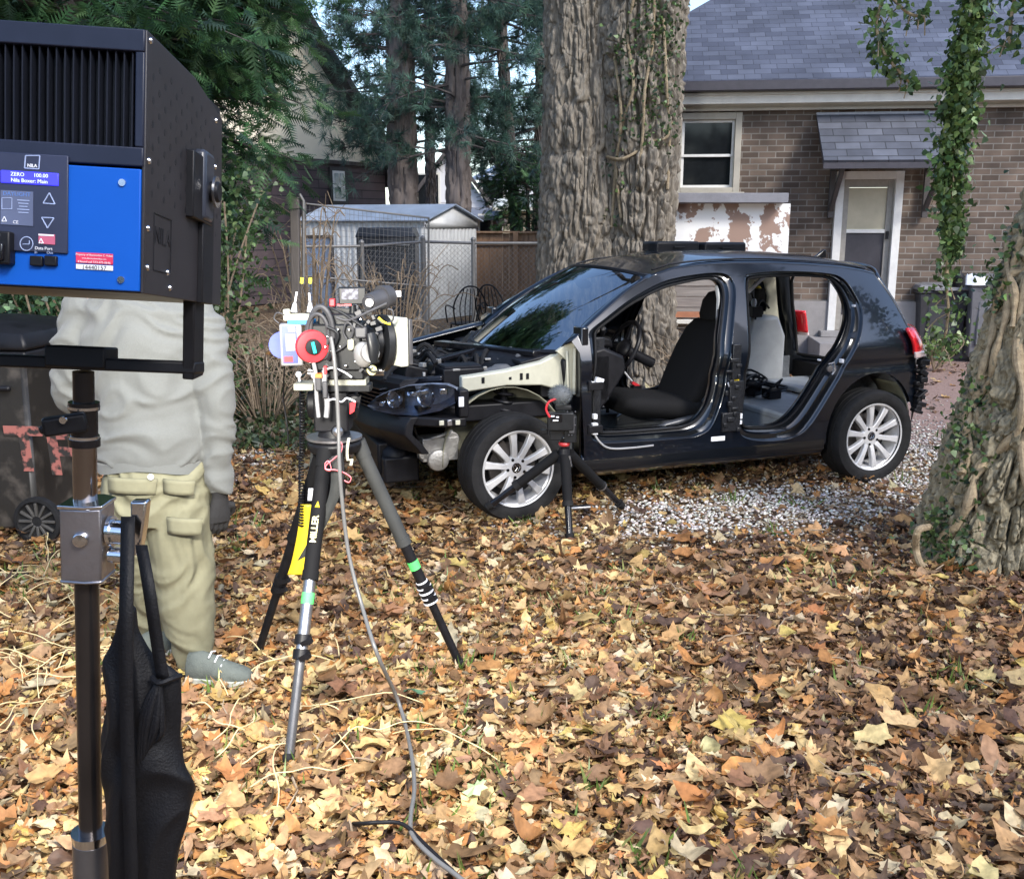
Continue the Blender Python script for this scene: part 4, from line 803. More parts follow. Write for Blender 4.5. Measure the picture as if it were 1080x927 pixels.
# blue tarp board, covered grill
def boxthing(name, label, cat, px0, py0, px1, py1, Y_, depth, m, grp=None, bevel=0.03):
    a = D(px0, py0, Y_); b = D(px1, py1, Y_); T = Thing(name, label, cat, ((a.x + b.x) / 2, Y_ + depth / 2, min(a.z, b.z)), 0, grp)
    return T, a, b
a = D(320, 250, 15.5); b = D(352, 300, 15.5); T = Thing('blue_board', 'pale blue flat board propped in front of the shed', 'board', ((a.x + b.x) / 2, 15.5, 0))
s_ = MB(); s_.box(((a.x + b.x) / 2, 15.5, a.z * 0.5), (b.x - a.x, 0.04, a.z - 0.04)); T.w('panel', s_, mat('pale_blue_board', (0.25, 0.33, 0.48), 0.6, vs_=3)); s_ = MB(); s_.bar((a.x - 0.02, 15.5, a.z), (b.x + 0.02, 15.5, a.z), 0.06, 0.05); s_.bar((a.x, 15.47, 0), (a.x, 15.47, a.z), 0.05, 0.05); s_.bar((b.x, 15.47, 0), (b.x, 15.47, a.z), 0.05, 0.05); T.w('frame', s_, M['bark_dark'])
a = D(376, 240, 16.3); b = D(438, 262, 16.3); T = Thing('covered_grill', 'large black grill under a dark cover by the shed', 'grill', ((a.x + b.x) / 2, 16.6, 0))
M['cover'] = mat('dark_cover', (0.02, 0.024, 0.032), 0.35, vs_=5, bump=0.4, bs=9)
x0, x1, z1 = a.x, b.x, a.z; s_ = MB(); rings = []
for (u, z) in ((1.02, 0.25), (1.0, 0.8), (1.0, z1 - 0.16), (1.04, z1 - 0.15), (0.92, z1)):
    cx_, hw, hd = (x0 + x1) / 2, (x1 - x0) / 2 * u, 0.36 * u; rings.append([(cx_ - hw, 16.6 - hd, z), (cx_, 16.6 - hd * 1.05, z), (cx_ + hw, 16.6 - hd, z), (cx_ + hw, 16.6 + hd, z), (cx_ - hw, 16.6 + hd, z)])
T.w('cover', s_.loft(rings), M['cover'], bevel=0.05)
s_ = MB(); s_.box(((x0 + x1) / 2, 16.6, 0.14), ((x1 - x0) * 0.8, 0.5, 0.25)); T.w('base', s_, M['black']); s_ = MB(); s_.bar((x0 + 0.08, 16.2, z1 - 0.27), (x1 - 0.08, 16.2, z1 - 0.27), 0.05, 0.03); T.w('handle', s_, M['steel'])
# chain-link fence with posts, rails and a gate
def netting(p, q, z0, z1, cell=0.075, r_=0.0022):
    mb = MB(); d = (q - p); L = d.length; d /= L; Hh = z1 - z0
    n = int((L + Hh) / cell)
    for k in range(n):
        for sgn in (1, -1):
            s0 = k * cell - (Hh if sgn > 0 else 0); s1 = s0 + sgn * Hh if sgn > 0 else k * cell - Hh
            a_, b_ = (s0, z0), (s0 + Hh, z1)
            if sgn < 0: a_, b_ = (k * cell, z0), (k * cell - Hh, z1)
            lo, hi = (a_, b_) if a_[0] < b_[0] else (b_, a_)
            if hi[0] <= 0 or lo[0] >= L: continue
            t0 = max(0, (0 - lo[0]) / (hi[0] - lo[0])); t1 = min(1, (L - lo[0]) / (hi[0] - lo[0]))
            P0 = p + d * (lo[0] + (hi[0] - lo[0]) * t0); P1 = p + d * (lo[0] + (hi[0] - lo[0]) * t1); P0 = P0 + Vector((0, 0, lo[1] + (hi[1] - lo[1]) * t0)); P1 = P1 + Vector((0, 0, lo[1] + (hi[1] - lo[1]) * t1))
            mb.tube([P0, P1], r_, 3, caps=False)
    return mb
M['galv'] = mat('old_galvanised', (0.22, 0.215, 0.21), 0.6, metal=0.5, vs_=20)
fp = [G(312, 375), G(385, 372), G(448, 366), G(500, 366), G(575, 366)]
fence = Thing('chain_link_fence', 'rusty grey chain link fence with round posts crossing behind the car', 'fence', fp[2])
ftop = [D(p_, q_, Vector(f_).y).z for p_, q_, f_ in ((312, 214, fp[0]), (385, 262, fp[1]), (448, 254, fp[2]), (500, 256, fp[3]), (575, 258, fp[4]))]
hts = [1.45, 1.45, 1.50, 1.48, 1.48]
for i, p_ in enumerate(fp):
    s_ = MB(); s_.cyl(p_, p_ + Vector((0, 0, hts[i] + 0.04)), 0.032 if i != 2 else 0.04, n=10); s_.ball(p_ + Vector((0, 0, hts[i] + 0.05)), 0.04, 8); fence.w('post', s_, M['galv'])
for i in range(4):
    s_ = MB(); s_.cyl(fp[i] + Vector((0, 0, hts[i])), fp[i + 1] + Vector((0, 0, hts[i + 1])), 0.02, n=8); fence.w('rail', s_, M['galv'])
    fence.w('netting', netting(fp[i] + Vector((0, 0.03, 0)), fp[i + 1] + Vector((0, 0.03, 0)), 0.03, 1.45), M['galv'], smooth=0, recalc=False)
# leaning taller gate frame
s_ = MB(); ga, gb, gc, gd = D(322, 352, 12.2), D(322, 215, 12.2), D(452, 230, 13.0), D(452, 360, 13.0); 
gt_ = Thing('wire_gate', 'taller rusty wire gate standing open before the metal shed', 'gate', ga)
s_.tube([ga, gb, gc, gd], 0.017, 8); m1, m2 = ga.lerp(gb, 0.45), gd.lerp(gc, 0.45); s_.tube([m1, m2], 0.012, 8); gt_.w('gate_frame', s_, M['galv'])
s_ = MB()
for k in range(30): u = k / 29; s_.tube([ga.lerp(gd, u), gb.lerp(gc, u)], 0.002, 3, caps=False)
for k in range(24): u = k / 23; s_.tube([ga.lerp(gb, u), gd.lerp(gc, u)], 0.002, 3, caps=False)
gt_.w('wire_mesh', s_, M['galv'], smooth=0, recalc=False)
q = G(313, 405); po = Thing('fence_post', 'leaning weathered grey post with metal bracket beside the leafy shrub', 'post', q)
s_ = MB(); s_.bar(q, D(311, 208, q.y), 0.09, 0.09); po.w('post', s_, mat('grey_post', (0.13, 0.115, 0.105), 0.9, vs_=9, stretch=(1, 1, 0.2), bump=0.5), bevel=0.01); s_ = MB(); s_.tube([D(320, 300, q.y), D(320, 212, q.y), D(316, 205, q.y)], 0.018, 8); po.w('pipe', s_, M['galv'])
# wooden fence
M['fence_wood'] = mat('brown_fence_wood', (0.20, 0.115, 0.065), 0.85, c2=(0.36, 0.22, 0.13), vs_=4, stretch=(3, 3, 0.5), bump=0.3)
a = D(497, 343, 20.8); b = D(592, 343, 20.2); wf = Thing('board_fence', 'brown vertical board fence between the shed and the twin trunk', 'fence', (a.x, a.y, 0))
a.z = b.z = 0; zt2 = D(530, 246, 20.5).z; d = (b - a); L = d.length; d /= L; n = int(L / 0.14)
for k in range(n):
    s_ = MB(); c = a + d * (k + 0.5) * 0.14; h = zt2 + rng.normal(0, 0.008); s_.box((c.x, c.y, h / 2), (0.132, 0.02, h), Matrix.Rotation(math.atan2(d.y, d.x), 3, 'Z')); wf.w('board', s_, M['fence_wood'])
s_ = MB(); s_.bar(a + Vector((0, -0.03, zt2 + 0.02)), b + Vector((0, -0.03, zt2 + 0.02)), 0.09, 0.035); s_.bar(a + Vector((0, -0.03, zt2 - 0.2)), b + Vector((0, -0.03, zt2 - 0.2)), 0.035, 0.09); s_.bar(a + Vector((0, -0.03, 0.4)), b + Vector((0, -0.03, 0.4)), 0.035, 0.09); wf.w('rail', s_, M['fence_wood'])
for u in (0.02, 0.5, 0.95):
    s_ = MB(); c = a + d * L * u; s_.box((c.x, c.y - 0.07, zt2 / 2), (0.1, 0.1, zt2)); wf.w('post', s_, M['fence_wood'])
# wrought iron chairs
def iron_chair(q, rz, label):
    T = Thing('iron_chair', label, 'chair', q, rz, 'black iron garden chairs by the fence')
    s_ = MB(); s_.lathe((0, 0, 0.44), (0, 0, 1), [(0.001, 0), (0.2, 0), (0.21, 0.012), (0.2, 0.02), (0.001, 0.02)], 20); T.p('seat', s_, M['black_matte'])
    s_ = MB(); s_.tube(cat_rom([(-0.18, 0.16, 0.44), (-0.22, 0.2, 0.7), (-0.12, 0.23, 0.9), (0, 0.24, 0.95), (0.12, 0.23, 0.9), (0.22, 0.2, 0.7), (0.18, 0.16, 0.44)], 5), 0.011, 7)
    for k in range(-2, 3): s_.tube(cat_rom([(k * 0.05, 0.17, 0.45), (k * 0.07, 0.21, 0.68), (k * 0.045, 0.24, 0.92)], 4), 0.007, 6)
    T.p('backrest', s_, M['black_matte'])
    for sx in (-1, 1):
        for sy in (-1, 1): s_ = MB(); s_.tube([(sx * 0.15, sy * 0.15, 0.44), (sx * 0.19, sy * 0.19, 0.0)], 0.011, 7); T.p('leg', s_, M['black_matte'])
        s_ = MB(); s_.tube(cat_rom([(sx * 0.2, 0.18, 0.66), (sx * 0.24, -0.1, 0.68), (sx * 0.2, -0.17, 0.45)], 5), 0.010, 7); T.p('armrest', s_, M['black_matte'])
q = G(500, 352); iron_chair((q.x, 13.2, 0), R(200), 'left black wrought iron chair by the wire fence'); iron_chair((q.x + 0.42, 13.5, 0), R(150), 'right black wrought iron chair nearer the twin trunk')
# cottage with a cream gable, dark board siding
cr_ = D(406, 180, 26); cl_ = D(335, 162, 24.0); cr_.z = cl_.z = 0; dw = (cl_ - cr_); ang = math.atan2(-dw.y, -dw.x)
cot = Thing('gabled_cottage', 'cottage with steep cream gable over dark plum board siding beyond the evergreens', 'house', cl_ , ang)
Lw = dw.length; zc_ = 3.22; Wd = 8.2
M['siding'] = mat_brick('plum_siding', (0.085, 0.062, 0.068), (0.11, 0.08, 0.085), (0.03, 0.025, 0.03), 3.0, 0.20, 0.012, bump=0.8, sat=0.15)
s_ = MB(); s_.box((Lw - Wd / 2, 4, zc_ / 2), (Wd, 8, zc_)); cot.p('wall', s_, M['siding'], smooth=0)
gz = 7.3; s_ = MB(); s_.add([(Lw - Wd, -0.02, zc_ + 0.01), (Lw, -0.02, zc_ + 0.01), (Lw - Wd / 2, -0.02, gz)], [(0, 1, 2)]); cot.p('gable', s_, mat('cream_stucco', (0.80, 0.73, 0.58), 0.85, vs_=3, var=0.05), smooth=0, solid=0.04)
s_ = MB(); sl2 = (gz - zc_) / (Wd / 2)
for sg in (0, 1):
    xe = Lw + 0.45 if sg else Lw - Wd - 0.45; ze_ = zc_ - 0.45 * sl2; s_.add([(xe, -0.55, ze_), (Lw - Wd / 2, -0.55, gz + 0.02), (Lw - Wd / 2, 8.3, gz + 0.02), (xe, 8.3, ze_)], [(0, 1, 2, 3)])
cot.p('roof', s_, mat('dark_roof', (0.035, 0.032, 0.036), 0.9, vs_=5), smooth=0, solid=0.16)
wx = (cot.inv @ D(358, 197, 24.5)).x + 0.0; s_ = MB(); zc2 = 1.7 + 23.5 * 43 / 1040
s_.box((wx, -0.03, zc2), (0.62, 0.08, 0.86)); wn_ = cot.p('window', s_, mat('dark_trim', (0.03, 0.025, 0.025), 0.6)); s_ = MB(); s_.box((wx - 0.04, -0.08, zc2), (0.40, 0.03, 0.70)); cot.p('frame', s_, M['white'], wn_)
for sx in (-1, 1):
    for sz in (-1, 1): s_ = MB(); s_.box((wx - 0.04 + sx * 0.09, -0.10, zc2 + sz * 0.16), (0.14, 0.012, 0.27)); cot.p('pane', s_, mat('grey_pane', (0.25, 0.3, 0.34), 0.1), wn_)
s_ = MB(); s_.box((Lw - Wd / 2, -0.04, zc_), (Wd, 0.06, 0.09)); cot.p('trim', s_, M['bark_dark'])
# farther houses
def far_house(label, px0, px1, py_e, py_a, Y_, m, mr, skew=0.0, ridge_side=False, winpx=None, grp='houses far behind the pines'):
    a = D(px0, py_e, Y_); b = D(px1, py_e, Y_); z_e = a.z; z_a = D((px0 + px1) / 2, py_a, Y_).z; W_ = b.x - a.x
    T = Thing('far_house', label, 'house', (a.x, Y_, 0), 0, grp); s_ = MB(); s_.box((W_ / 2, 3, z_e / 2), (W_, 6, z_e)); T.p('wall', s_, m, smooth=0)
    s_ = MB()
    if ridge_side: s_.add([(-0.3, -0.4, z_e - 0.05), (W_ + 0.3, -0.4, z_e - 0.05), (W_ + 0.3 - skew, 3, z_a), (-0.3 + skew, 3, z_a)], [(0, 1, 2, 3)]); s_.add([(-0.3 + skew, 3, z_a), (W_ + 0.3 - skew, 3, z_a), (W_ + 0.3, 6.4, z_e), (-0.3, 6.4, z_e)], [(0, 1, 2, 3)])
    else:
        g_ = MB(); g_.add([(0, -0.01, z_e), (W_, -0.01, z_e), (W_ / 2 + skew, -0.01, z_a)], [(0, 1, 2)]); T.p('gable', g_, m, smooth=0, solid=0.02)
        for xe in (-0.3, W_ + 0.3): s_.add([(xe, -0.35, z_e - 0.15), (W_ / 2 + skew, -0.35, z_a), (W_ / 2 + skew, 6.2, z_a), (xe, 6.2, z_e - 0.15)], [(0, 1, 2, 3)])
    T.p('roof', s_, mr, smooth=0, solid=0.12)
    for (wx_, wy_, ww, wh) in winpx or []:
        c = D(wx_, wy_, Y_); f_ = MB(); f_.box((c.x - a.x, -0.03, c.z), (ww + 0.14, 0.08, wh + 0.14)); w2 = T.p('window', f_, M['trim']); f_ = MB(); f_.box((c.x - a.x, -0.08, c.z), (ww, 0.03, wh)); T.p('pane', f_, M['glass_dark'], w2)
M['far_white'] = mat('far_white', (0.60, 0.60, 0.62), 0.8, vs_=1, var=0.05); M['far_roof'] = mat('far_roof', (0.16, 0.17, 0.20), 0.85, vs_=2); M['far_red'] = mat('far_brick', (0.20, 0.12, 0.13), 0.9, vs_=4); M['far_beige'] = mat('far_beige', (0.45, 0.40, 0.30), 0.85, vs_=1)
far_house('white gabled house glimpsed between the two pine trunks', 436, 512, 214, 158, 36, M['far_white'], M['bark_dark'], winpx=[(452, 200, 0.7, 1.0)])
far_house('low red brick house with grey roof over the board fence', 500, 528, 229, 219, 33, M['far_red'], M['far_roof'], ridge_side=True, winpx=[(512, 238, 0.35, 0.6)])
far_house('beige bungalow with pale roof behind the slender pine', 530, 572, 219, 209, 31, M['far_beige'], mat('pale_eave', (0.55, 0.56, 0.50), 0.8), ridge_side=True)
far_house('white house with blue grey roof beside the twin trunk', 505, 600, 188, 158, 45, M['far_white'], mat('blue_roof', (0.20, 0.26, 0.36), 0.8), skew=2.0, ridge_side=True, winpx=[(520, 200, 0.9, 1.2)])
q = D(529, 234, 30.4); s_ = MB(); s_.ball((0, 0, 0), 0.16, 12); bk_ = Thing('hanging_basket', 'dark round flower basket hanging before the beige bungalow', 'basket', q); bk_.p('basket', s_, M['bark_dark']); s_ = MB(); s_.cyl((0, 0, 0.1), (0, 0, 0.4), 0.008, n=5); bk_.p('hanger', s_, M['black'])

# ================================================================== THE CAR (own axes: x to the rear, y away from the camera side, z up)
car = Thing('hatchback_car', 'stripped dark blue hatchback car without doors, bonnet or front wings on silver wheels', 'car', O_CAR, YAW)
def paint(name, c):
    m, t, p = nodes_of(name); p.inputs['Base Color'].default_value = (*c, 1); p.inputs['Metallic'].default_value = 0.35; p.inputs['Roughness'].default_value = 0.28
    p.inputs['Coat Weight'].default_value = 1.0; p.inputs['Coat Roughness'].default_value = 0.03
    tc = t.nodes.new('ShaderNodeTexCoord'); n = t.nodes.new('ShaderNodeTexNoise'); n.inputs['Scale'].default_value = 3.0; n.inputs['Detail'].default_value = 8; t.links.new(tc.outputs['Object'], n.inputs['Vector'])
    mr = t.nodes.new('ShaderNodeMapRange'); mr.inputs[1].default_value = 0.35; mr.inputs[2].default_value = 0.75; mr.inputs[3].default_value = 0.02; mr.inputs[4].default_value = 0.16; t.links.new(n.outputs['Fac'], mr.inputs[0]); t.links.new(mr.outputs[0], p.inputs['Coat Roughness'])
    n3 = t.nodes.new('ShaderNodeTexNoise'); n3.inputs['Scale'].default_value = 1.8; t.links.new(tc.outputs['Object'], n3.inputs['Vector']); b = t.nodes.new('ShaderNodeBump'); b.inputs['Strength'].default_value = 0.08; b.inputs['Distance'].default_value = 0.05; t.links.new(n3.outputs['Fac'], b.inputs['Height']); t.links.new(b.outputs[0], p.inputs['Normal']); t.links.new(b.outputs[0], p.inputs['Coat Normal'])
    return m
M['paint'] = paint('navy_car_paint', (0.003, 0.006, 0.013)); M['jamb'] = paint('black_jamb_paint', (0.003, 0.0045, 0.008))
M['fabric'] = mat('seat_fabric', (0.010, 0.010, 0.011), 0.95, vs_=60, bump=0.25, bs=240, spec=0.2)
M['dirty'] = mat('dirty_primer', (0.16, 0.155, 0.11), 0.7, c2=(0.38, 0.37, 0.27), vs_=5); M['grey_plastic'] = mat('grey_interior', (0.30, 0.30, 0.31), 0.5, vs_=6); M['liner'] = mat('floor_liner', (0.05, 0.055, 0.06), 0.6, vs_=9, bump=0.4, c2=(0.12, 0.13, 0.14))
M['alloy'] = mat('alloy_wheel', (0.62, 0.62, 0.63), 0.38, metal=0.35, vs_=18, var=0.06); M['alu'] = mat('cast_aluminium', (0.36, 0.35, 0.33), 0.5, metal=0.7, vs_=25, bump=0.3)
def tS(z, s=1.5):
    t_ = 0.885 - 0.62 * max(0, z - 0.92) ** 1.25
    if z < 0.45: t_ -= 0.10 * (0.45 - z)
    t_ -= 0.018 * math.exp(-((z - 0.80) / 0.035) ** 2) * 0.6          # shoulder crease
    if s > 2.2: t_ -= 0.075 * ((s - 2.2) / 0.75) ** 2
    return t_
arch = [(2.578 + 0.385 * math.cos(a), 0.365 + 0.385 * math.sin(a)) for a in np.linspace(-0.12, math.pi + 0.15, 22)]
outer = [(0.44, 0.25), (0.43, 0.40), (0.41, 0.70), (0.40, 0.98), (0.36, 1.045), (0.50, 1.135), (0.66, 1.235), (0.82, 1.33), (0.98, 1.40), (1.15, 1.443), (1.35, 1.462), (1.6, 1.47), (1.9, 1.466), (2.2, 1.452), (2.45, 1.432), (2.62, 1.408), (2.72, 1.385), (2.765, 1.32), (2.81, 1.22), (2.85, 1.12), (2.885, 1.03), (2.925, 0.94), (2.955, 0.80), (2.975, 0.62), (2.985, 0.46)] + arch + [(2.17, 0.24)]
fdo = [(0.474, 1.05), (0.487, 1.098), (0.60, 1.165), (0.80, 1.272), (1.015, 1.358), (1.15, 1.39), (1.29, 1.408), (1.43, 1.418), (1.52, 1.41), (1.562, 1.375), (1.562, 1.30), (1.50, 1.14), (1.449, 1.00), (1.415, 0.85), (1.39, 0.70), (1.357, 0.58), (1.30, 0.465), (1.22, 0.425), (1.143, 0.415), (0.90, 0.417), (0.60, 0.425), (0.51, 0.44), (0.472, 0.49), (0.470, 0.75)]
fdi = [(0.545, 1.05), (0.565, 1.095), (0.67, 1.155), (0.83, 1.238), (1.05, 1.318), (1.2, 1.35), (1.347, 1.372), (1.42, 1.375), (1.47, 1.362), (1.488, 1.33), (1.475, 1.25), (1.42, 1.12), (1.375, 1.0), (1.345, 0.84), (1.323, 0.70), (1.29, 0.60), (1.22, 0.52), (1.15, 0.492), (1.08, 0.484), (0.85, 0.482), (0.62, 0.486), (0.55, 0.50), (0.52, 0.55), (0.515, 0.80)]
rdo = [(1.655, 1.385), (1.70, 1.408), (1.83, 1.418), (1.971, 1.42), (2.18, 1.412), (2.34, 1.397), (2.41, 1.375), (2.455, 1.33), (2.49, 1.25), (2.508, 1.18), (2.49, 1.10), (2.44, 1.0), (2.381, 0.91), (2.30, 0.78), (2.22, 0.66), (2.14, 0.54), (2.066, 0.44), (1.99, 0.375), (1.90, 0.35), (1.75, 0.347), (1.60, 0.37), (1.52, 0.42), (1.51, 0.55), (1.53, 0.80), (1.57, 1.05), (1.61, 1.22)]
rdi = [(1.705, 1.355), (1.75, 1.375), (1.9, 1.383), (2.055, 1.385), (2.2, 1.38), (2.32, 1.368), (2.38, 1.34), (2.415, 1.28), (2.428, 1.20), (2.41, 1.12), (2.364, 1.04), (2.29, 0.95), (2.208, 0.86), (2.12, 0.75), (2.05, 0.65), (1.99, 0.57), (1.933, 0.51), (1.87, 0.465), (1.80, 0.445), (1.70, 0.44), (1.60, 0.452), (1.565, 0.49), (1.565, 0.60), (1.59, 0.85), (1.63, 1.08), (1.665, 1.24)]
def densify(loop, n):
    P = cat_rom([(a, b, 0) for a, b in loop], 5, True); L = [0]
    for i in range(len(P)): L.append(L[-1] + (P[(i + 1) % len(P)] - P[i]).length)
    out = []
    for k in range(n):
        u = L[-1] * k / n; i = max(j for j in range(len(P)) if L[j] <= u); f_ = (u - L[i]) / max(1e-9, L[i + 1] - L[i]); q = P[i].lerp(P[(i + 1) % len(P)], f_); out.append((q.x, q.y))
    return out
def inpoly(x, y, P):
    c = False; j = len(P) - 1
    for i in range(len(P)):
        if (P[i][1] > y) != (P[j][1] > y) and x < (P[j][0] - P[i][0]) * (y - P[i][1]) / (P[j][1] - P[i][1]) + P[i][0]: c = not c
        j = i
    return c
def sheet(outer_, holes, fn, step=0.035):
    """flat outline with holes, filled by small triangles and laid on the body surface fn(x, z)"""
    V = [Vector(p) for p in outer_]; E_ = [(i, (i + 1) % len(outer_)) for i in range(len(outer_))]
    for h in holes: o_ = len(V); V += [Vector(p) for p in h]; E_ += [(o_ + i, o_ + (i + 1) % len(h)) for i in range(len(h))]
    xs = [p[0] for p in outer_]; ys = [p[1] for p in outer_]; a = min(xs)
    bnd = V[:]
    while a < max(xs):
        b = min(ys)
        while b < max(ys):
            if inpoly(a, b, outer_) and not any(inpoly(a, b, h) for h in holes) and min((abs(p.x - a) + abs(p.y - b)) for p in bnd) > step * 0.6: V.append(Vector((a, b)))
            b += step
        a += step
    r_ = delaunay_2d_cdt(V, E_, [], 0, 1e-6); mb = MB(); F_ = []
    for f_ in r_[2]:
        cx_ = sum(r_[0][i].x for i in f_) / len(f_); cy_ = sum(r_[0][i].y for i in f_) / len(f_)
        if inpoly(cx_, cy_, outer_) and not any(inpoly(cx_, cy_, h) for h in holes): F_.append(list(f_))
    return mb.add([fn(p.x, p.y) for p in r_[0]], F_)
def densline(pts, st=0.05):
    out = []
    for i in range(len(pts)):
        a, b = pts[i], pts[(i + 1) % len(pts)]; n = max(1, int(math.hypot(b[0] - a[0], b[1] - a[1]) / st))
        out += [(a[0] + (b[0] - a[0]) * k / n, a[1] + (b[1] - a[1]) * k / n) for k in range(n)]
    return out
NL = 130
FO, FI, RO, RI = densify(fdo, NL), densify(fdi, NL), densify(rdo, NL), densify(rdi, NL)
OUT = densline(outer)
for sg, far in ((-1, False), (1, True)):
    fn = lambda s, z: (s, sg * tS(z, s), z)
    shb = sheet(OUT, [FO, RO], fn, 0.028); nrm = []
    for v_ in shb.v:
        e_ = 0.012; a_ = Vector(fn(v_.x + e_, v_.z)) - Vector(fn(v_.x - e_, v_.z)); b_ = Vector(fn(v_.x, v_.z + e_)) - Vector(fn(v_.x, v_.z - e_)); n_ = a_.cross(b_).normalized(); nrm.append(n_ if n_.y * sg > 0 else -n_)
    for f_ in shb.f:
        if ((shb.v[f_[1]] - shb.v[f_[0]]).cross(shb.v[f_[2]] - shb.v[f_[0]])).y * sg < 0: f_.reverse()
    side = car.p('body_side', shb, M['paint'], smooth=50, recalc=False); side.data.normals_split_custom_set_from_vertices([tuple(n_) for n_ in nrm])
    for (o_, i_) in ((FO, FI), (RO, RI)):
        rows = []
        for (w_, dep) in ((0.0, 0.0), (0.03, 0.018), (0.12, 0.028), (0.45, 0.034), (0.55, 0.05), (0.62, 0.055), (0.97, 0.062), (1.0, 0.075), (1.0, 0.10)):
            rows.append([(a[0] + (b[0] - a[0]) * w_, sg * (tS(a[1] + (b[1] - a[1]) * w_, a[0]) - dep), a[1] + (b[1] - a[1]) * w_) for a, b in zip(o_, i_)])
        mb = MB(); mb.loft(rows, caps=False); car.p('door_frame', mb, M['jamb'], side, smooth=40, solid=0.003)
        mb = MB(); mb.tube([(a[0] * 0.12 + b[0] * 0.88, sg * (tS(b[1], b[0]) - 0.052), a[1] * 0.12 + b[1] * 0.88) for a, b in zip(o_, i_)] + [(o_[0][0] * 0.12 + i_[0][0] * 0.88, sg * (tS(i_[0][1], i_[0][0]) - 0.052), o_[0][1] * 0.12 + i_[0][1] * 0.88)], 0.008, 6, caps=False); car.p('door_seal', mb, M['rubber'], side)
# sill below the doors
for sg in (-1, 1):
    mb = MB(); mb.loft([[(s, sg * 0.872, 0.34), (s, sg * 0.876, 0.26), (s, sg * 0.82, 0.215), (s, sg * 0.70, 0.20), (s, sg * 0.70, 0.34), (s, sg * 0.78, 0.42)] for s in (0.42, 1.0, 1.6, 2.19)]); car.p('sill', mb, M['jamb'], smooth=50, bevel=0.01)
# roof
def zedge(s): return float(np.interp(s, [0.98, 1.15, 1.35, 1.6, 1.9, 2.2, 2.45, 2.62, 2.72], [1.40, 1.443, 1.462, 1.47, 1.466, 1.452, 1.432, 1.408, 1.385]))
rows = []
for i in range(33):
    row = []
    for j in range(33):
        v_ = -1 + 2 * j / 32; q = 1 - v_ * v_; s0 = 0.98 - 0.14 * q; s1 = 2.72 + 0.13 * q; s = s0 + (s1 - s0) * i / 32; se = min(2.72, max(0.98, s)); hw = tS(zedge(se), se)
        crown = 0.075 * (1 - abs(v_) ** 2.6) * min(1, (i + 3) / 12) * 1.0; z = zedge(se) + crown - (0.18 * (0.98 - s) ** 1.0 if s < 0.98 else 0) * 1.0 - (0.05 * (s - 2.72) if s > 2.72 else 0)
        row.append((s, v_ * hw, z))
    rows.append(row)
mb = MB().grid(rows); roof_ = car.p('roof', mb, M['paint'], smooth=60, solid=0.01)
mb = MB()
for sg in (-1, 1): mb.tube([(s, sg * (tS(zedge(s), s) - 0.055), zedge(s) + 0.030) for s in np.linspace(1.02, 2.68, 14)], 0.007, 6)
car.p('drip_strip', mb, M['black_gloss'], roof_)
mb = MB(); mb.prism([(0, 0), (0.12, 0), (0.115, 0.055), (0.095, 0.06), (0.04, 0.02)], 0.025, Matrix.Translation((2.66, 0, 1.482))); car.p('antenna', mb, M['black_gloss'], bevel=0.006)
# windscreen
rows = []
for i in range(13):
    u = i / 12; row = []
    for j in range(25):
        v_ = -1 + 2 * j / 24; q = 1 - v_ * v_; b = Vector((0.33 - 0.27 * q, v_ * 0.69, 0.965 - 0.02 * q)); tp = Vector((0.98 - 0.14 * q, v_ * 0.60, 1.40 + 0.045 * (1 - abs(v_) ** 2.6))); p_ = b.lerp(tp, u); p_ += Vector((-0.35, 0, 0.8)) * 0.04 * math.sin(math.pi * u); row.append(p_)
    rows.append(row)
ws_rows = rows
M['screen_glass'] = mat_glass('windscreen_glass', (0.5, 0.6, 0.62), 0.30, 0.02, 4.2)
car.p('windscreen', MB().grid(rows), M['screen_glass'], smooth=60)
mb = MB(); mb.tube([r_[0] + Vector((0, -0.02, 0)) for r_ in rows] + [p for p in rows[-1]] + [r_[-1] + Vector((0, 0.02, 0)) for r_ in rows][::-1], 0.013, 6); mb.tube(rows[0], 0.018, 6); car.p('windscreen_seal', mb, M['black'])
for sg in (-1, 1):   # A pillars between glass and side
    rr = []
    for i in range(13):
        g = rows[i][0 if sg < 0 else -1]; u = i / 12; s = 0.37 + (0.99 - 0.37) * u; z = float(np.interp(s, [0.36, 0.5, 0.66, 0.82, 0.98, 1.0], [1.045, 1.135, 1.235, 1.33, 1.40, 1.405])); rr.append([g + Vector((0, 0, -0.004)), (g + Vector((s, sg * tS(z, s), z))) / 2 + Vector((-0.006, 0, 0.012)), Vector((s, sg * tS(z, s), z))])
    car.p('front_pillar', MB().grid(rr), M['paint'], smooth=60, solid=0.012)
mb = MB()   # mirror, sun visors
mb.lathe((0.80, 0.0, 1.33), (1, 0, 0.1), [(0.001, 0), (0.10, 0), (0.105, 0.02), (0.09, 0.035), (0.001, 0.04)], 20); mb.v = [Vector((v.x, v.y, 1.33 + (v.z - 1.33) * 0.35)) for v in mb.v]; mb.tube([(0.81, 0, 1.34), (0.82, 0, 1.41)], 0.012, 8); car.p('rear_view_mirror', mb, M['black'])
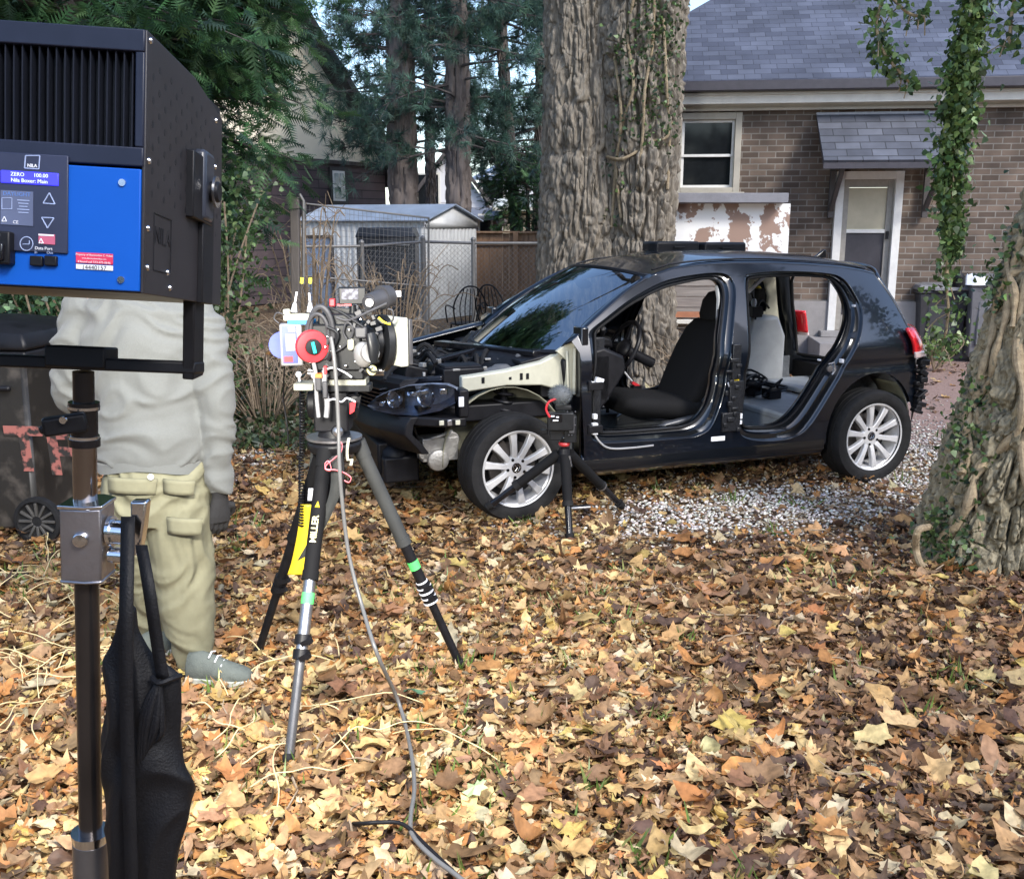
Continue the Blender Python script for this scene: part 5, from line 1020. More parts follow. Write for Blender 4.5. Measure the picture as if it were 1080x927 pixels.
# tailgate and rear
def s_rear(z): return float(np.interp(z, [0.40, 0.6, 0.8, 0.94, 1.03, 1.22, 1.385], [2.985, 2.978, 2.955, 2.925, 2.885, 2.81, 2.72]))
rows = []
for z in np.linspace(0.50, 1.385, 26):
    rows.append([(s_rear(z) + 0.19 * (1 - abs(v_) ** 2.8) ** 0.8, v_ * tS(z, s_rear(z)), z + (0.07 * (1 - abs(v_) ** 2.6) * max(0, (z - 1.25) / 0.135))) for v_ in np.linspace(-1, 1, 33)])
tg = MB().grid(rows); nn = 33
def keep_tg(f_):
    c = sum((tg.v[i] for i in f_), Vector()) / 4; j = min(f_) % nn; v_ = -1 + 2 * (j + 0.5) / 32; return abs(v_) > 0.80 or c.z < 0.68 or c.z > 1.33
tg.f = [f_ for f_ in tg.f if keep_tg(f_)]
car.p('rear_body_frame', tg, M['paint'], smooth=60, solid=0.012)
tb2 = MB(); L_ = [(s_rear(0.68), -0.8, 0.68)] ; ring_ = [(v_, z) for v_, z in [(-0.8, 0.68), (-0.8, 0.9), (-0.8, 1.1), (-0.79, 1.28), (-0.74, 1.335), (0, 1.335), (0.74, 1.335), (0.79, 1.28), (0.8, 1.1), (0.8, 0.9), (0.8, 0.68), (0, 0.68), (-0.8, 0.68)]]
tb2.tube([(s_rear(z) + 0.19 * (1 - abs(v_) ** 2.8) ** 0.8 - 0.004, v_ * tS(z, s_rear(z)), z + (0.07 * (1 - abs(v_) ** 2.6) * max(0, (z - 1.25) / 0.135))) for v_, z in ring_], 0.013, 7, caps=False); car.p('hatch_seal', tb2, M['rubber'])
rows = []
for z in np.linspace(1.05, 1.34, 8): rows.append([(s_rear(z) + 0.19 * (1 - abs(v_) ** 2.8) ** 0.8 + 0.009, v_ * tS(z, s_rear(z)), z + (0.07 * (1 - abs(v_) ** 2.6) * max(0, (z - 1.25) / 0.135))) for v_ in np.linspace(-0.80, 0.80, 20)])

mb = MB(); mb.box((3.10, 0, 0.56), (0.12, 1.35, 0.14)); mb.box((3.02, 0, 0.42), (0.1, 1.2, 0.12))
for k in range(16): mb.box((2.975 + 0.04 * rng.random(), -0.84 + 0.04 * rng.random(), 0.46 + 0.024 * k), (rng.uniform(0.03, 0.11), 0.05, rng.uniform(0.015, 0.04)), Matrix.Rotation(rng.normal(0, 0.3), 3, 'Y'))
car.p('rear_bumper_bracket', mb, M['black'], bevel=0.006)
# tail lamps: red body with a pale band
for sg in (-1, 1):
    def lampgrid(z0, z1, lift, a0=0.70, a1=1.0, back=0.16):
        rows = []
        for z in np.linspace(z0, z1, 7):
            t_ = tS(z, 2.93); L = [(s_rear(z) - back + back * k / 5, sg * (tS(z, s_rear(z) - back + back * k / 5) + lift), z) for k in range(5)]
            L += [(s_rear(z) + 0.19 * (1 - abs(v_) ** 2.8) ** 0.8 + lift, sg * v_ * (t_ + lift * 0.6), z) for v_ in np.linspace(0.995, a0, 9)]; rows.append(L)
        return MB().grid(rows)
    M['lamp_red'] = mat('red_lamp', (0.75, 0.02, 0.03), 0.12, coat=1.0); M['lamp_clear'] = mat('pale_lamp', (0.75, 0.60, 0.60), 0.12, coat=1.0)
    tl = car.p('tail_lamp', lampgrid(0.86, 1.035, 0.034, back=0.05), M['lamp_red'], smooth=60, solid=0.02); car.p('reflector', lampgrid(0.835, 0.875, 0.042, back=0.05), M['lamp_clear'], tl, smooth=60, solid=0.015)
    mb = MB(); mb.box((2.965, sg * 0.80, 0.93), (0.012, 0.03, 0.09)); car.p('lamp_clear_strip', mb, M['lamp_clear'], tl)
# wheels
def wheel(s, sg, steer=0.0):
    MW = Matrix.Translation((s, sg * 0.80, 0.317)) @ Matrix.Rotation(steer, 4, 'Z')
    ax = (0, sg, 0)
    ty = MB(); ty.lathe((0, 0, 0), ax, [(0.222, -0.10), (0.27, -0.112), (0.303, -0.108), (0.314, -0.092), (0.317, -0.06), (0.3175, -0.055), (0.311, -0.052), (0.3175, -0.048), (0.3175, -0.003), (0.311, 0.0), (0.3175, 0.004), (0.3175, 0.048), (0.311, 0.052), (0.3175, 0.055), (0.317, 0.062), (0.312, 0.090), (0.302, 0.105), (0.270, 0.110), (0.240, 0.103), (0.222, 0.085)], 72, close=True).tf(MW)
    T_ = car.p('wheel', ty, M['rubber'], smooth=40)
    rm = MB(); rm.lathe((0, 0, 0), ax, [(0.218, 0.094), (0.228, 0.098), (0.233, 0.090), (0.226, 0.080), (0.212, 0.072), (0.206, 0.04), (0.19, -0.02), (0.20, -0.09), (0.215, -0.10), (0.21, -0.07)], 64)
    rm.f = rm.f[:-2]
    for k in range(5):
        for dd in (-17.5, 17.5):
            a = R(k * 72 + dd + 8); ca, sa = math.cos(a), math.sin(a); tilt_ = R(dd * 0.25)
            prof = [(0.045, 0.020, 0.055), (0.09, 0.017, 0.070), (0.15, 0.0185, 0.079), (0.20, 0.0235, 0.082), (0.214, 0.027, 0.080)]; rings = []
            for (r_, w_, h_) in prof:
                cxx = r_ * ca - (r_ - 0.045) * 0.0 * sa; czz = r_ * sa; nx, nz = -sa, ca
                rings.append([Vector((cxx + nx * q[0] * w_, sg * (h_ + q[1]), czz + nz * q[0] * w_)) for q in ((-1, -0.03), (-0.95, -0.004), (-0.75, 0.0), (0.75, 0.0), (0.95, -0.004), (1, -0.03))])
            rm.loft(rings)
    rm.lathe((0, 0, 0), ax, [(0.0, 0.0), (0.075, 0.0), (0.073, 0.050), (0.062, 0.062), (0.035, 0.064), (0.0, 0.062)], 30); rm.tf(MW); car.p('rim', rm, M['alloy'], T_, smooth=35)
    bd = MB(); bd.lathe((0, 0, 0), ax, [(0.0, -0.02), (0.150, -0.02), (0.150, 0.0), (0.0, 0.0)], 40); bd.box((0.11 * math.cos(2.2), sg * -0.005, 0.11 * math.sin(2.2)), (0.09, 0.07, 0.13), Matrix.Rotation(-0.7, 3, 'Y')); bd.tf(MW); car.p('brake_disc', bd, mat('brake_iron', (0.10, 0.09, 0.085), 0.5, metal=0.8), T_, smooth=40)
    bk = MB(); bk.lathe((0, 0, 0), ax, [(0.0, -0.045), (0.20, -0.045), (0.20, -0.035), (0.0, -0.035)], 40); bk.tf(MW); car.p('splash_shield', bk, M['black'], T_)
    hc = MB(); hc.lathe((0, 0, 0), ax, [(0.0, 0.066), (0.030, 0.066), (0.032, 0.062), (0.032, 0.05)][::-1], 28)
    for k in range(5): a = R(k * 72 + 44); hc.lathe((0.056 * math.cos(a), 0, 0.056 * math.sin(a)), ax, [(0.0095, 0.048), (0.0095, 0.0655), (0.006, 0.067), (0.0, 0.067)], 10)
    hc.tf(MW); h_ = car.p('hub_cap', hc, M['black_gloss'], T_, smooth=40)
    if sg < 0:
        lg = MB()
        for (a_, b_) in (((-0.011, 0.020), (0.0, 0.004)), ((0.011, 0.020), (0.0, 0.004)), ((-0.020, 0.010), (-0.009, -0.018)), ((-0.009, -0.018), (0.0, -0.001)), ((0.0, -0.001), (0.009, -0.018)), ((0.009, -0.018), (0.020, 0.010))): lg.tube([(a_[0], sg * 0.0675, a_[1]), (b_[0], sg * 0.0675, b_[1])], 0.0018, 5)
        lg.tube([(0.0245 * math.cos(a), sg * 0.0675, 0.0245 * math.sin(a)) for a in np.linspace(0, 6.283, 25)], 0.0016, 5, caps=False); lg.tf(MW); car.p('wheel_emblem', lg, M['chrome'], T_)
wheel(0.0, -1, R(4)); wheel(2.578, -1); wheel(0.0, 1, R(4)); wheel(2.578, 1)
# floor, tunnel, firewall, rear structure
mb = MB(); mb.box((1.2, 0, 0.27), (1.75, 1.50, 0.03)); mb.loft([[(s, -0.16, 0.28), (s, -0.10, 0.44), (s, 0.10, 0.44), (s, 0.16, 0.28)] for s in (0.32, 2.05)]); mb.box((0.40, 0, 0.55), (0.04, 1.40, 0.62)); car.p('floor_pan', mb, M['liner'], bevel=0.01)
mb = MB(); mb.box((2.32, 0, 0.44), (0.62, 1.40, 0.06)); mb.box((2.04, 0, 0.36), (0.05, 1.40, 0.22)); mb.box((2.9, 0, 0.50), (0.62, 1.0, 0.04)); car.p('rear_floor', mb, mat('bare_grey_floor', (0.22, 0.24, 0.26), 0.45, vs_=5, c2=(0.36, 0.39, 0.42)), bevel=0.02)
M['prim_grey'] = mat('grey_primer', (0.33, 0.34, 0.34), 0.4, vs_=6, var=0.15)
# far-side rear wheel housing and inner quarter, seen through the rear doorway
for sg in (1, -1):
    mb = MB(); rows = []
    for a in np.linspace(0, math.pi, 14): rows.append([(2.578 - 0.37 * math.cos(a), sg * y_, 0.36 + 0.40 * math.sin(a)) for y_ in (0.50, 0.53, 0.60, 0.72, 0.80)])
    for row in rows: row[0] = (2.578 + (row[0][0] - 2.578) * 0.86, row[0][1], 0.36 + (row[0][2] - 0.36) * 0.86)
    mb.grid(rows); mb.box((2.60, sg * 0.495, 0.56), (0.55, 0.01, 0.26)); car.p('rear_wheel_housing', mb, M['liner'], smooth=50, solid=0.004); mb = MB(); mb.grid([[(2.578 - 0.362 * math.cos(a), sg * y_, 0.36 + 0.392 * math.sin(a)) for y_ in (0.55, 0.66, 0.80)] for a in np.linspace(2.25, 2.95, 8)]); car.p('wing_lining', mb, mat('olive_lining', (0.07, 0.07, 0.045), 0.8, c2=(0.17, 0.165, 0.115), vs_=7), smooth=50, solid=0.003)
mb = MB(); mb.loft([[(s_, y_, z_) for s_, y_ in ((2.42, 0.42), (2.78, 0.42), (2.78, 0.66), (2.42, 0.66))] for z_ in (0.5, 0.86)] + [[(2.47, 0.44, 1.02), (2.72, 0.44, 1.02), (2.72, 0.66, 1.02), (2.47, 0.66, 1.02)]]); car.p('strut_tower', mb, M['prim_grey'], bevel=0.03)
for k in (0, 1): mb = MB(); mb.box((2.40 - 0.0, 0.50 + 0.11 * k, 0.72), (0.02, 0.05 if k == 0 else 0.07, 0.26)); car.p('recess', mb, M['black'])
for sg in (1,):
    iq = [(2.44, 0.60), (2.95, 0.60), (2.93, 0.93), (2.83, 1.15), (2.74, 1.33), (2.55, 1.38), (2.47, 1.30), (2.52, 1.18), (2.40, 0.92)]; wn = [(2.56, 1.03), (2.78, 1.03), (2.74, 1.16), (2.66, 1.28), (2.58, 1.28), (2.56, 1.16)]
    mb = sheet(densline(iq), [densline(wn, 0.03)], lambda s, z: (s, sg * (tS(z, s) - 0.09), z)); car.p('inner_quarter', mb, M['cream'], smooth=50, solid=0.006)

mb = MB()   # loose bundle of wires and belt parts in the rear
for k in range(14):
    a = Vector((2.2 + rng.normal(0, 0.09), 0.1 + rng.normal(0, 0.12), 0.50)); mb.tube(cat_rom([a] + [a + Vector((rng.normal(0, 0.12), rng.normal(0, 0.12), rng.uniform(0.0, 0.12))) for _ in range(4)], 4), 0.009, 6)
mb.box((2.18, 0.05, 0.53), (0.12, 0.2, 0.09), Matrix.Rotation(0.5, 3, 'Z')); mb.box((2.3, -0.1, 0.51), (0.1, 0.1, 0.07)); car.p('loose_wiring', mb, M['black'])
mb = MB()
for path in ([(2.47, 0.40, 1.0), (2.5, 0.42, 1.1), (2.56, 0.45, 1.14), (2.62, 0.44, 1.08)], [(2.40, 0.44, 0.98), (2.44, 0.46, 1.06), (2.50, 0.44, 1.02)], [(2.52, 0.55, 1.0), (2.6, 0.62, 1.12), (2.55, 0.64, 1.25)], [(2.3, 0.6, 0.5), (2.35, 0.66, 0.7), (2.42, 0.66, 0.86), (2.50, 0.64, 0.9)]): mb.tube(cat_rom(path, 6), 0.008, 6)
mb.box((2.47, 0.42, 1.06), (0.09, 0.09, 0.08)); mb.box((2.57, 0.5, 1.18), (0.06, 0.06, 0.10)); mb.box((2.60, 0.60, 1.02), (0.12, 0.06, 0.06)); car.p('belt_retractor', mb, M['black'])
mb = MB(); mb.box((2.52, 0.48, 1.27), (0.20, 0.02, 0.025), Matrix.Rotation(-0.7, 3, 'Y')); mb.ball((2.45, 0.40, 1.13), 0.028, 10, (0.8, 0.8, 1.3)); car.p('white_clip', mb, M['print_white'])
mb = MB(); mb.box((2.49, 0.665, 1.05), (0.022, 0.015, 0.10), Matrix.Rotation(-0.25, 3, 'Y')); car.p('red_tag', mb, M['red']); mb = MB(); mb.ball((2.62, 0.60, 1.22), 0.026, 10); car.p('yellow_knob', mb, M['yellow'])
# B pillar trim and fittings
mb = MB(); mb.loft([[(s + 0.0, -(tS(z, s) - 0.075), z), (s + 0.045, -(tS(z, s) - 0.07), z), (s + 0.045, -(tS(z, s) - 0.12), z), (s, -(tS(z, s) - 0.12), z)] for s, z in ((1.485, 1.34), (1.47, 1.25), (1.435, 1.15), (1.40, 1.03))]); car.p('pillar_trim', mb, M['trim'], bevel=0.01)
M['bclad'] = mat('black_primer', (0.010, 0.011, 0.014), 0.4, vs_=20, bump=0.3)
mb = MB()
for (s, z, a, b, c) in ((1.46, 0.88, 0.06, 0.03, 0.22), (1.47, 0.66, 0.10, 0.03, 0.2), (1.44, 0.50, 0.13, 0.03, 0.12)): mb.box((s, -(tS(z) + 0.002), z), (a, b, c))
for k in range(14): mb.box((1.45 + rng.normal(0, 0.035), -(tS(0.6) + 0.018), 0.45 + 0.034 * k), (rng.uniform(0.02, 0.06), 0.02, rng.uniform(0.015, 0.03)))
car.p('hinge_plate', mb, M['bclad'], bevel=0.004)
for (s, z, w_, h_, mm, rot) in ((1.445, 0.70, 0.026, 0.12, 'print_white', -0.45), (1.475, 0.765, 0.034, 0.025, 'yellow', -0.45), (1.48, 0.91, 0.022, 0.045, 'print_white', 0), (1.515, 0.53, 0.028, 0.035, 'print_white', 0), (1.515, 0.49, 0.026, 0.026, 'print_white', 0), (1.36, 0.395, 0.10, 0.03, 'print_white', 0), (0.487, 0.79, 0.03, 0.03, 'print_white', 0.2), (0.53, 0.81, 0.05, 0.03, 'print_white', 0.3), (0.50, 0.52, 0.035, 0.07, 'print_white', 0), (0.50, 0.595, 0.025, 0.03, 'print_white', 0), (2.45, 1.19, 0.012, 0.015, 'print_white', 0), (2.28, 0.845, 0.02, 0.025, 'print_white', 0), (2.10, 0.86, 0.012, 0.012, 'print_white', 0)):
    mb = MB(); mb.box((s, -(tS(z, s) - 0.01), z), (w_, 0.03, h_), Matrix.Rotation(rot, 3, 'Y')); car.p('clip' if h_ < 0.06 else 'label_tag', mb, M[mm], bevel=0.003)
mb = MB(); mb.lathe((2.19, -0.865, 0.80), (0, -1, 0), [(0.0, 0.0), (0.022, 0), (0.022, 0.012), (0.0, 0.014)], 14); mb.tube([(2.17, -0.88, 0.83), (2.21, -0.885, 0.84), (2.225, -0.885, 0.79), (2.205, -0.88, 0.76)], 0.006, 6); car.p('door_striker', mb, M['steel'])
mb = MB(); mb.tube(cat_rom([(0.50, -0.86, 0.50), (0.53, -0.885, 0.44), (0.60, -0.89, 0.395), (0.75, -0.885, 0.385), (0.9, -0.88, 0.388)], 6), 0.006, 6); car.p('door_cable', mb, M['grey_plastic'])
# dashboard, steering wheel
mb = MB(); mb.loft([[(0.34, y_, 0.93), (0.62, y_, 0.99), (0.76, y_, 0.93), (0.78, y_, 0.84), (0.66, y_, 0.66), (0.52, y_, 0.50), (0.40, y_, 0.50)] for y_ in (-0.74, -0.6, 0, 0.6, 0.74)]); mb.loft([[(0.60, y_, 0.98), (0.70, y_, 1.035), (0.78, y_, 1.02), (0.80, y_, 0.95)] for y_ in (-0.52, -0.44, -0.30, -0.22)]); mb.box((0.72, 0, 0.62), (0.20, 0.26, 0.42)); car.p('dashboard', mb, M['black'], bevel=0.02, smooth=50)
tl_ = Matrix.Translation((0.93, -0.37, 0.93)) @ Matrix.Rotation(R(-64), 4, 'Y')
mb = MB(); mb.tube([(0.183 * math.cos(a), 0.183 * math.sin(a), 0) for a in np.linspace(0, 2 * math.pi, 41)], 0.015, 10, caps=False)
for a in (0.1, math.pi - 0.1, -math.pi / 2 + math.pi): mb.tube([(0.04 * math.cos(a), 0.04 * math.sin(a), -0.01), (0.18 * math.cos(a), 0.18 * math.sin(a), 0)], [0.03, 0.014], 8, squash=0.5)
mb.ball((0, 0, -0.01), 0.07, 16, (1, 1, 0.5)); mb.cyl((0, 0, 0), (0, 0, -0.25), 0.035); mb.tf(tl_); car.p('steering_wheel', mb, M['black'])
mb = MB(); mb.tube([(0.6, -0.5, 0.98), (0.66, -0.62, 1.06), (0.63, -0.70, 1.10)], 0.02, 8); mb.box((0.60, -0.72, 0.80), (0.12, 0.04, 0.28)); mb.box((0.55, -0.74, 0.60), (0.10, 0.03, 0.30)); mb.box((0.58, -0.70, 1.0), (0.10, 0.06, 0.10)); car.p('dash_end', mb, M['bclad'], bevel=0.01)
# front seat(s)
def seat(y_):
    def ring(c, w_, d_, ang_, n=18, p=2.6):
        o_ = []
        for k in range(n):
            a = 2 * math.pi * k / n; ca, sa = math.cos(a), math.sin(a); u = math.copysign(abs(ca) ** (2 / p), ca) * w_; v_ = math.copysign(abs(sa) ** (2 / p), sa) * d_; o_.append(Vector((c[0] + v_ * math.cos(ang_), y_ + u, c[1] + v_ * math.sin(ang_))))
        return o_
    b = MB(); b.loft([ring((1.34, 0.52), 0.20, 0.10, 0.2), ring((1.38, 0.62), 0.25, 0.095, 0.15), ring((1.44, 0.78), 0.255, 0.085, 0.3), ring((1.50, 0.92), 0.25, 0.075, 0.3), ring((1.55, 1.04), 0.215, 0.065, 0.3), ring((1.575, 1.09), 0.17, 0.05, 0.3)]); T_ = car.p('driver_seat' if y_ < 0 else 'passenger_seat', b, M['fabric'], smooth=70)
    b2 = MB(); b2.loft([ring((1.585, 1.11), 0.10, 0.045, 0.25), ring((1.60, 1.14), 0.13, 0.055, 0.25), ring((1.62, 1.23), 0.125, 0.055, 0.25), ring((1.63, 1.275), 0.09, 0.035, 0.25)]); b2.cyl((1.57, y_ - 0.05, 1.05), (1.6, y_ - 0.05, 1.14), 0.008); b2.cyl((1.57, y_ + 0.05, 1.05), (1.6, y_ + 0.05, 1.14), 0.008); car.p('headrest', b2, M['fabric'], T_, smooth=70)
    c_ = MB(); rg = []
    for (s, z, w_, h_) in ((0.85, 0.56, 0.20, 0.03), (0.875, 0.58, 0.235, 0.06), (0.95, 0.57, 0.255, 0.085), (1.15, 0.545, 0.26, 0.085), (1.35, 0.52, 0.25, 0.09), (1.42, 0.53, 0.22, 0.08)):
        rg.append([Vector((s, y_ + math.copysign(abs(math.cos(a)) ** 0.75, math.cos(a)) * w_, z + math.copysign(abs(math.sin(a)) ** 0.75, math.sin(a)) * h_ + 0.02 * abs(math.cos(a)) ** 2)) for a in [2 * math.pi * k / 18 for k in range(18)]])
    c_.loft(rg); car.p('cushion', c_, M['fabric'], T_, smooth=70)
    for sx in (-1, 1): t2 = MB(); t2.prism([(1.02, 0.36), (1.50, 0.38), (1.48, 0.52), (1.30, 0.50), (1.12, 0.47), (1.02, 0.42)], 0.05, Matrix.Translation((0, y_ + sx * 0.255, 0))); car.p('seat_side_trim', t2, mat('seat_plastic', (0.06, 0.065, 0.075), 0.35), T_, bevel=0.012)
    r_ = MB(); r_.box((1.2, y_ - 0.2, 0.33), (0.6, 0.04, 0.05)); r_.box((1.2, y_ + 0.2, 0.33), (0.6, 0.04, 0.05)); car.p('seat_rail', r_, M['steel'], T_)
seat(-0.37)
mb = MB(); mb.tube(cat_rom([(1.02, -0.12, 0.80), (1.08, -0.12, 0.73), (1.15, -0.1, 0.66)], 5), 0.006, 6); car.p('white_cable', mb, M['print_white']); mb = MB(); mb.box((1.17, -0.1, 0.64), (0.06, 0.04, 0.02), Matrix.Rotation(0.5, 3, 'Y')); car.p('buckle_button', mb, M['red']); mb = MB(); mb.box((1.18, -0.1, 0.55), (0.06, 0.05, 0.16)); mb.tube([(1.0, -0.03, 0.44), (1.0, -0.03, 0.62)], 0.012, 8); mb.ball((1.0, -0.03, 0.64), 0.028, 10); car.p('belt_buckle', mb, M['black'])
# ---------------- front end without wings, bonnet, bumper
for sg in (-1, 1):
    mb = MB(); top = [(-0.28, 0.85), (-0.24, 0.852), (0.0, 0.875), (0.22, 0.915), (0.34, 0.965), (0.42, 1.0)]; bot = [(-0.28, 0.775), (-0.24, 0.762), (0.0, 0.785), (0.20, 0.775), (0.34, 0.74), (0.42, 0.70)]
    mb.loft([[(a[0], sg * 0.715, b[1]), (a[0], sg * 0.715, a[1]), (a[0], sg * 0.66, a[1] + 0.005), (a[0], sg * 0.66, b[1])] for a, b in zip(top, bot)]); rail = car.p('wing_rail', mb, M['cream'], bevel=0.008, smooth=50)
    for (s, z, w_, h_) in ((-0.15, 0.825, 0.018, 0.035), (0.02, 0.828, 0.016, 0.016), (0.09, 0.835, 0.018, 0.04), (0.13, 0.835, 0.018, 0.035)): h2 = MB(); h2.box((s, sg * 0.716, z), (w_, 0.006, h_)); car.p('slot', h2, M['black'], rail, bevel=0.001)
    rows = []
    for a in np.linspace(-0.05, math.pi + 0.15, 18):
        rr_ = 0.40; rows.append([(0.0 - rr_ * math.cos(a) * k_, sg * y_, 0.34 + (0.435 if a > 0 else 0.4) * math.sin(a) * k_) for y_, k_ in ((0.705, 1.0), (0.66, 0.99), (0.56, 0.94), (0.48, 0.84), (0.46, 0.55), (0.455, 0.2))])
    mb = MB().grid(rows); car.p('front_wheel_housing', mb, M['dirty'], smooth=60, solid=0.004)
    mb = MB(); n_ = 90; mb.tube([(0.02 + 0.055 * math.cos(k / n_ * 2 * math.pi * 4), sg * (0.60 + 0.055 * math.sin(k / n_ * 2 * math.pi * 4)), 0.56 + 0.20 * k / n_) for k in range(n_ + 1)], 0.010, 7); mb.cyl((0.02, sg * 0.60, 0.35), (0.02, sg * 0.60, 0.78), 0.024); mb.lathe((0.02, sg * 0.6, 0.545), (0, 0, 1), [(0, 0), (0.08, 0), (0.08, 0.015), (0, 0.015)], 18); mb.lathe((0.02, sg * 0.6, 0.76), (0, 0, 1), [(0, 0), (0.075, 0), (0.07, 0.02), (0, 0.02)], 18); car.p('suspension_strut', mb, M['black'])
    mb = MB(); mb.prism([(0.30, 0.98), (0.46, 1.085), (0.50, 1.07), (0.43, 0.93), (0.40, 0.70), (0.36, 0.70), (0.37, 0.92)], 0.03, Matrix.Translation((0, sg * 0.74, 0))); mb.tube([(0.405, sg * 0.78, 1.0), (0.40, sg * 0.79, 0.72)], 0.011, 8); mb.tube([(0.36, sg * 0.77, 0.98), (0.365, sg * 0.78, 0.74)], 0.008, 8); car.p('cowl_side', mb, M['cream'], bevel=0.006)
    mb = MB(); mb.box((0.44, sg * 0.79, 0.70), (0.05, 0.12, 0.85)); mb.box((0.47, sg * 0.83, 0.62), (0.05, 0.05, 0.3)); car.p('hinge_post', mb, M['jamb'], bevel=0.008)
    for zc in (0.78, 0.52): mb = MB(); mb.box((0.50, sg * 0.875, zc), (0.09, 0.05, 0.045)); mb.cyl((0.46, sg * 0.885, zc - 0.03), (0.46, sg * 0.885, zc + 0.03), 0.012); car.p('door_hinge', mb, M['black'], bevel=0.004)
# engine bay
mb = MB(); mb.box((-0.10, 0, 0.62), (0.85, 1.3, 0.10)); mb.box((0.30, 0, 0.80), (0.12, 1.32, 0.22)); mb.box((0.22, 0, 0.925), (0.24, 1.34, 0.03), Matrix.Rotation(-0.2, 3, 'Y')); car.p('engine_bay_floor', mb, M['black'], bevel=0.01)
mb = MB(); mb.loft([[(-0.36, -0.32, z), (0.10, -0.32, z), (0.12, 0.28, z), (-0.34, 0.28, z)] for z in (0.62, 0.82)] + [[(-0.32, -0.28, 0.865), (0.06, -0.28, 0.885), (0.08, 0.24, 0.885), (-0.30, 0.24, 0.865)]])
for k in range(5): mb.box((-0.12, -0.18 + k * 0.09, 0.885), (0.32, 0.03, 0.02))
car.p('engine_cover', mb, M['black'], bevel=0.015)
mb = MB(); mb.box((-0.22, -0.48, 0.80), (0.26, 0.18, 0.16)); mb.box((-0.22, -0.48, 0.885), (0.24, 0.16, 0.02)); car.p('battery_box', mb, M['black'], bevel=0.01); mb = MB(); mb.box((-0.15, 0.46, 0.80), (0.32, 0.24, 0.17)); mb.box((0.05, 0.5, 0.83), (0.10, 0.14, 0.12)); car.p('washer_tank', mb, M['black'], bevel=0.01); mb = MB(); mb.box((-0.46, -0.20, 0.83), (0.14, 0.34, 0.09), Matrix.Rotation(0.25, 3, 'Y'))
for k in range(6): mb.box((-0.46, -0.34 + 0.055 * k, 0.885), (0.13, 0.018, 0.02), Matrix.Rotation(0.25, 3, 'Y'))
car.p('air_filter_box', mb, M['black'], bevel=0.01)
mb = MB()
for sg in (-1, 1): mb.lathe((0.02, sg * 0.56, 0.80), (0, 0, 1), [(0, 0), (0.13, 0), (0.12, 0.06), (0.06, 0.075), (0.04, 0.09), (0, 0.09)], 24)
mb.ball((0.20, -0.35, 0.93), 0.07, 14, (1.2, 1.0, 0.7)); mb.ball((0.17, -0.50, 0.90), 0.05, 12); mb.cyl((0.05, -0.42, 0.88), (0.2, -0.40, 0.92), 0.03); car.p('strut_tops_and_reservoir', mb, mat('grey_black_cast', (0.07, 0.07, 0.075), 0.5, vs_=20, c2=(0.15, 0.15, 0.15)), smooth=40)
mb = MB()
for k in range(34):
    a = Vector((rng.uniform(-0.45, 0.2), rng.uniform(-0.42, 0.45), rng.uniform(0.84, 0.90))); dv = Vector((np.clip(rng.normal(0, 0.1), -0.12, 0.12), np.clip(rng.normal(0, 0.08), -0.09, 0.09), 0)); mb.tube(cat_rom([a, a + dv + Vector((0, 0, rng.uniform(0, 0.07))), a + dv * 2, a + dv * 2.5 + Vector((rng.normal(0, 0.05), rng.normal(0, 0.05), -0.05))], 4), rng.choice([0.006, 0.010, 0.016]), 7)
car.p('hoses', mb, M['rubber'])
mb = MB()
for k in range(30): a = (rng.uniform(-0.5, 0.25), rng.uniform(-0.62, 0.6), rng.uniform(0.86, 0.91)); mb.box(a, (rng.uniform(0.015, 0.05), rng.uniform(0.015, 0.05), rng.uniform(0.01, 0.03)), Matrix.Rotation(rng.uniform(0, 3), 3, 'Z'))
car.p('small_fittings', mb, M['alu'], bevel=0.002)
# far wing still on the car, its top edge shining
rows = []
for s in np.linspace(-0.62, 0.34, 14):
    zt2_ = float(np.interp(s, [-0.62, -0.3, 0, 0.34], [0.80, 0.895, 0.955, 1.02])); yo = float(np.interp(s, [-0.62, -0.35, 0.34], [0.66, 0.80, 0.86])); rows.append([(s, yo - 0.17, zt2_ - 0.012), (s, yo - 0.12, zt2_ + 0.004), (s, yo - 0.06, zt2_), (s, yo - 0.015, zt2_ - 0.04), (s, yo, zt2_ - 0.12), (s, yo + 0.01, zt2_ - 0.2)])
car.p('far_wing', MB().grid(rows), M['paint'], smooth=60, solid=0.006)
# black braces across the bay
mb = MB(); mb.bar((-0.66, -0.42, 0.80), (-0.36, -0.60, 0.835), 0.05, 0.03); mb.bar((0.24, -0.62, 0.955), (-0.12, 0.30, 0.93), 0.09, 0.04); mb.bar((0.24, 0.62, 0.955), (-0.02, 0.1, 0.93), 0.05, 0.04); mb.bar((-0.30, -0.30, 0.90), (0.20, 0.0, 0.95), 0.04, 0.03); car.p('cowl_brace', mb, M['black_gloss'], bevel=0.008)
mb = MB(); rows = []
for i in range(5):
    rows.append([(0.30 - 0.27 * (1 - v_ * v_) + 0.03 - 0.05 * i, v_ * 0.68, 0.955 - 0.02 * i - 0.012 * (i > 2)) for v_ in np.linspace(-1, 1, 21)])
car.p('cowl_panel', MB().grid(rows), M['black'], smooth=50, solid=0.01)
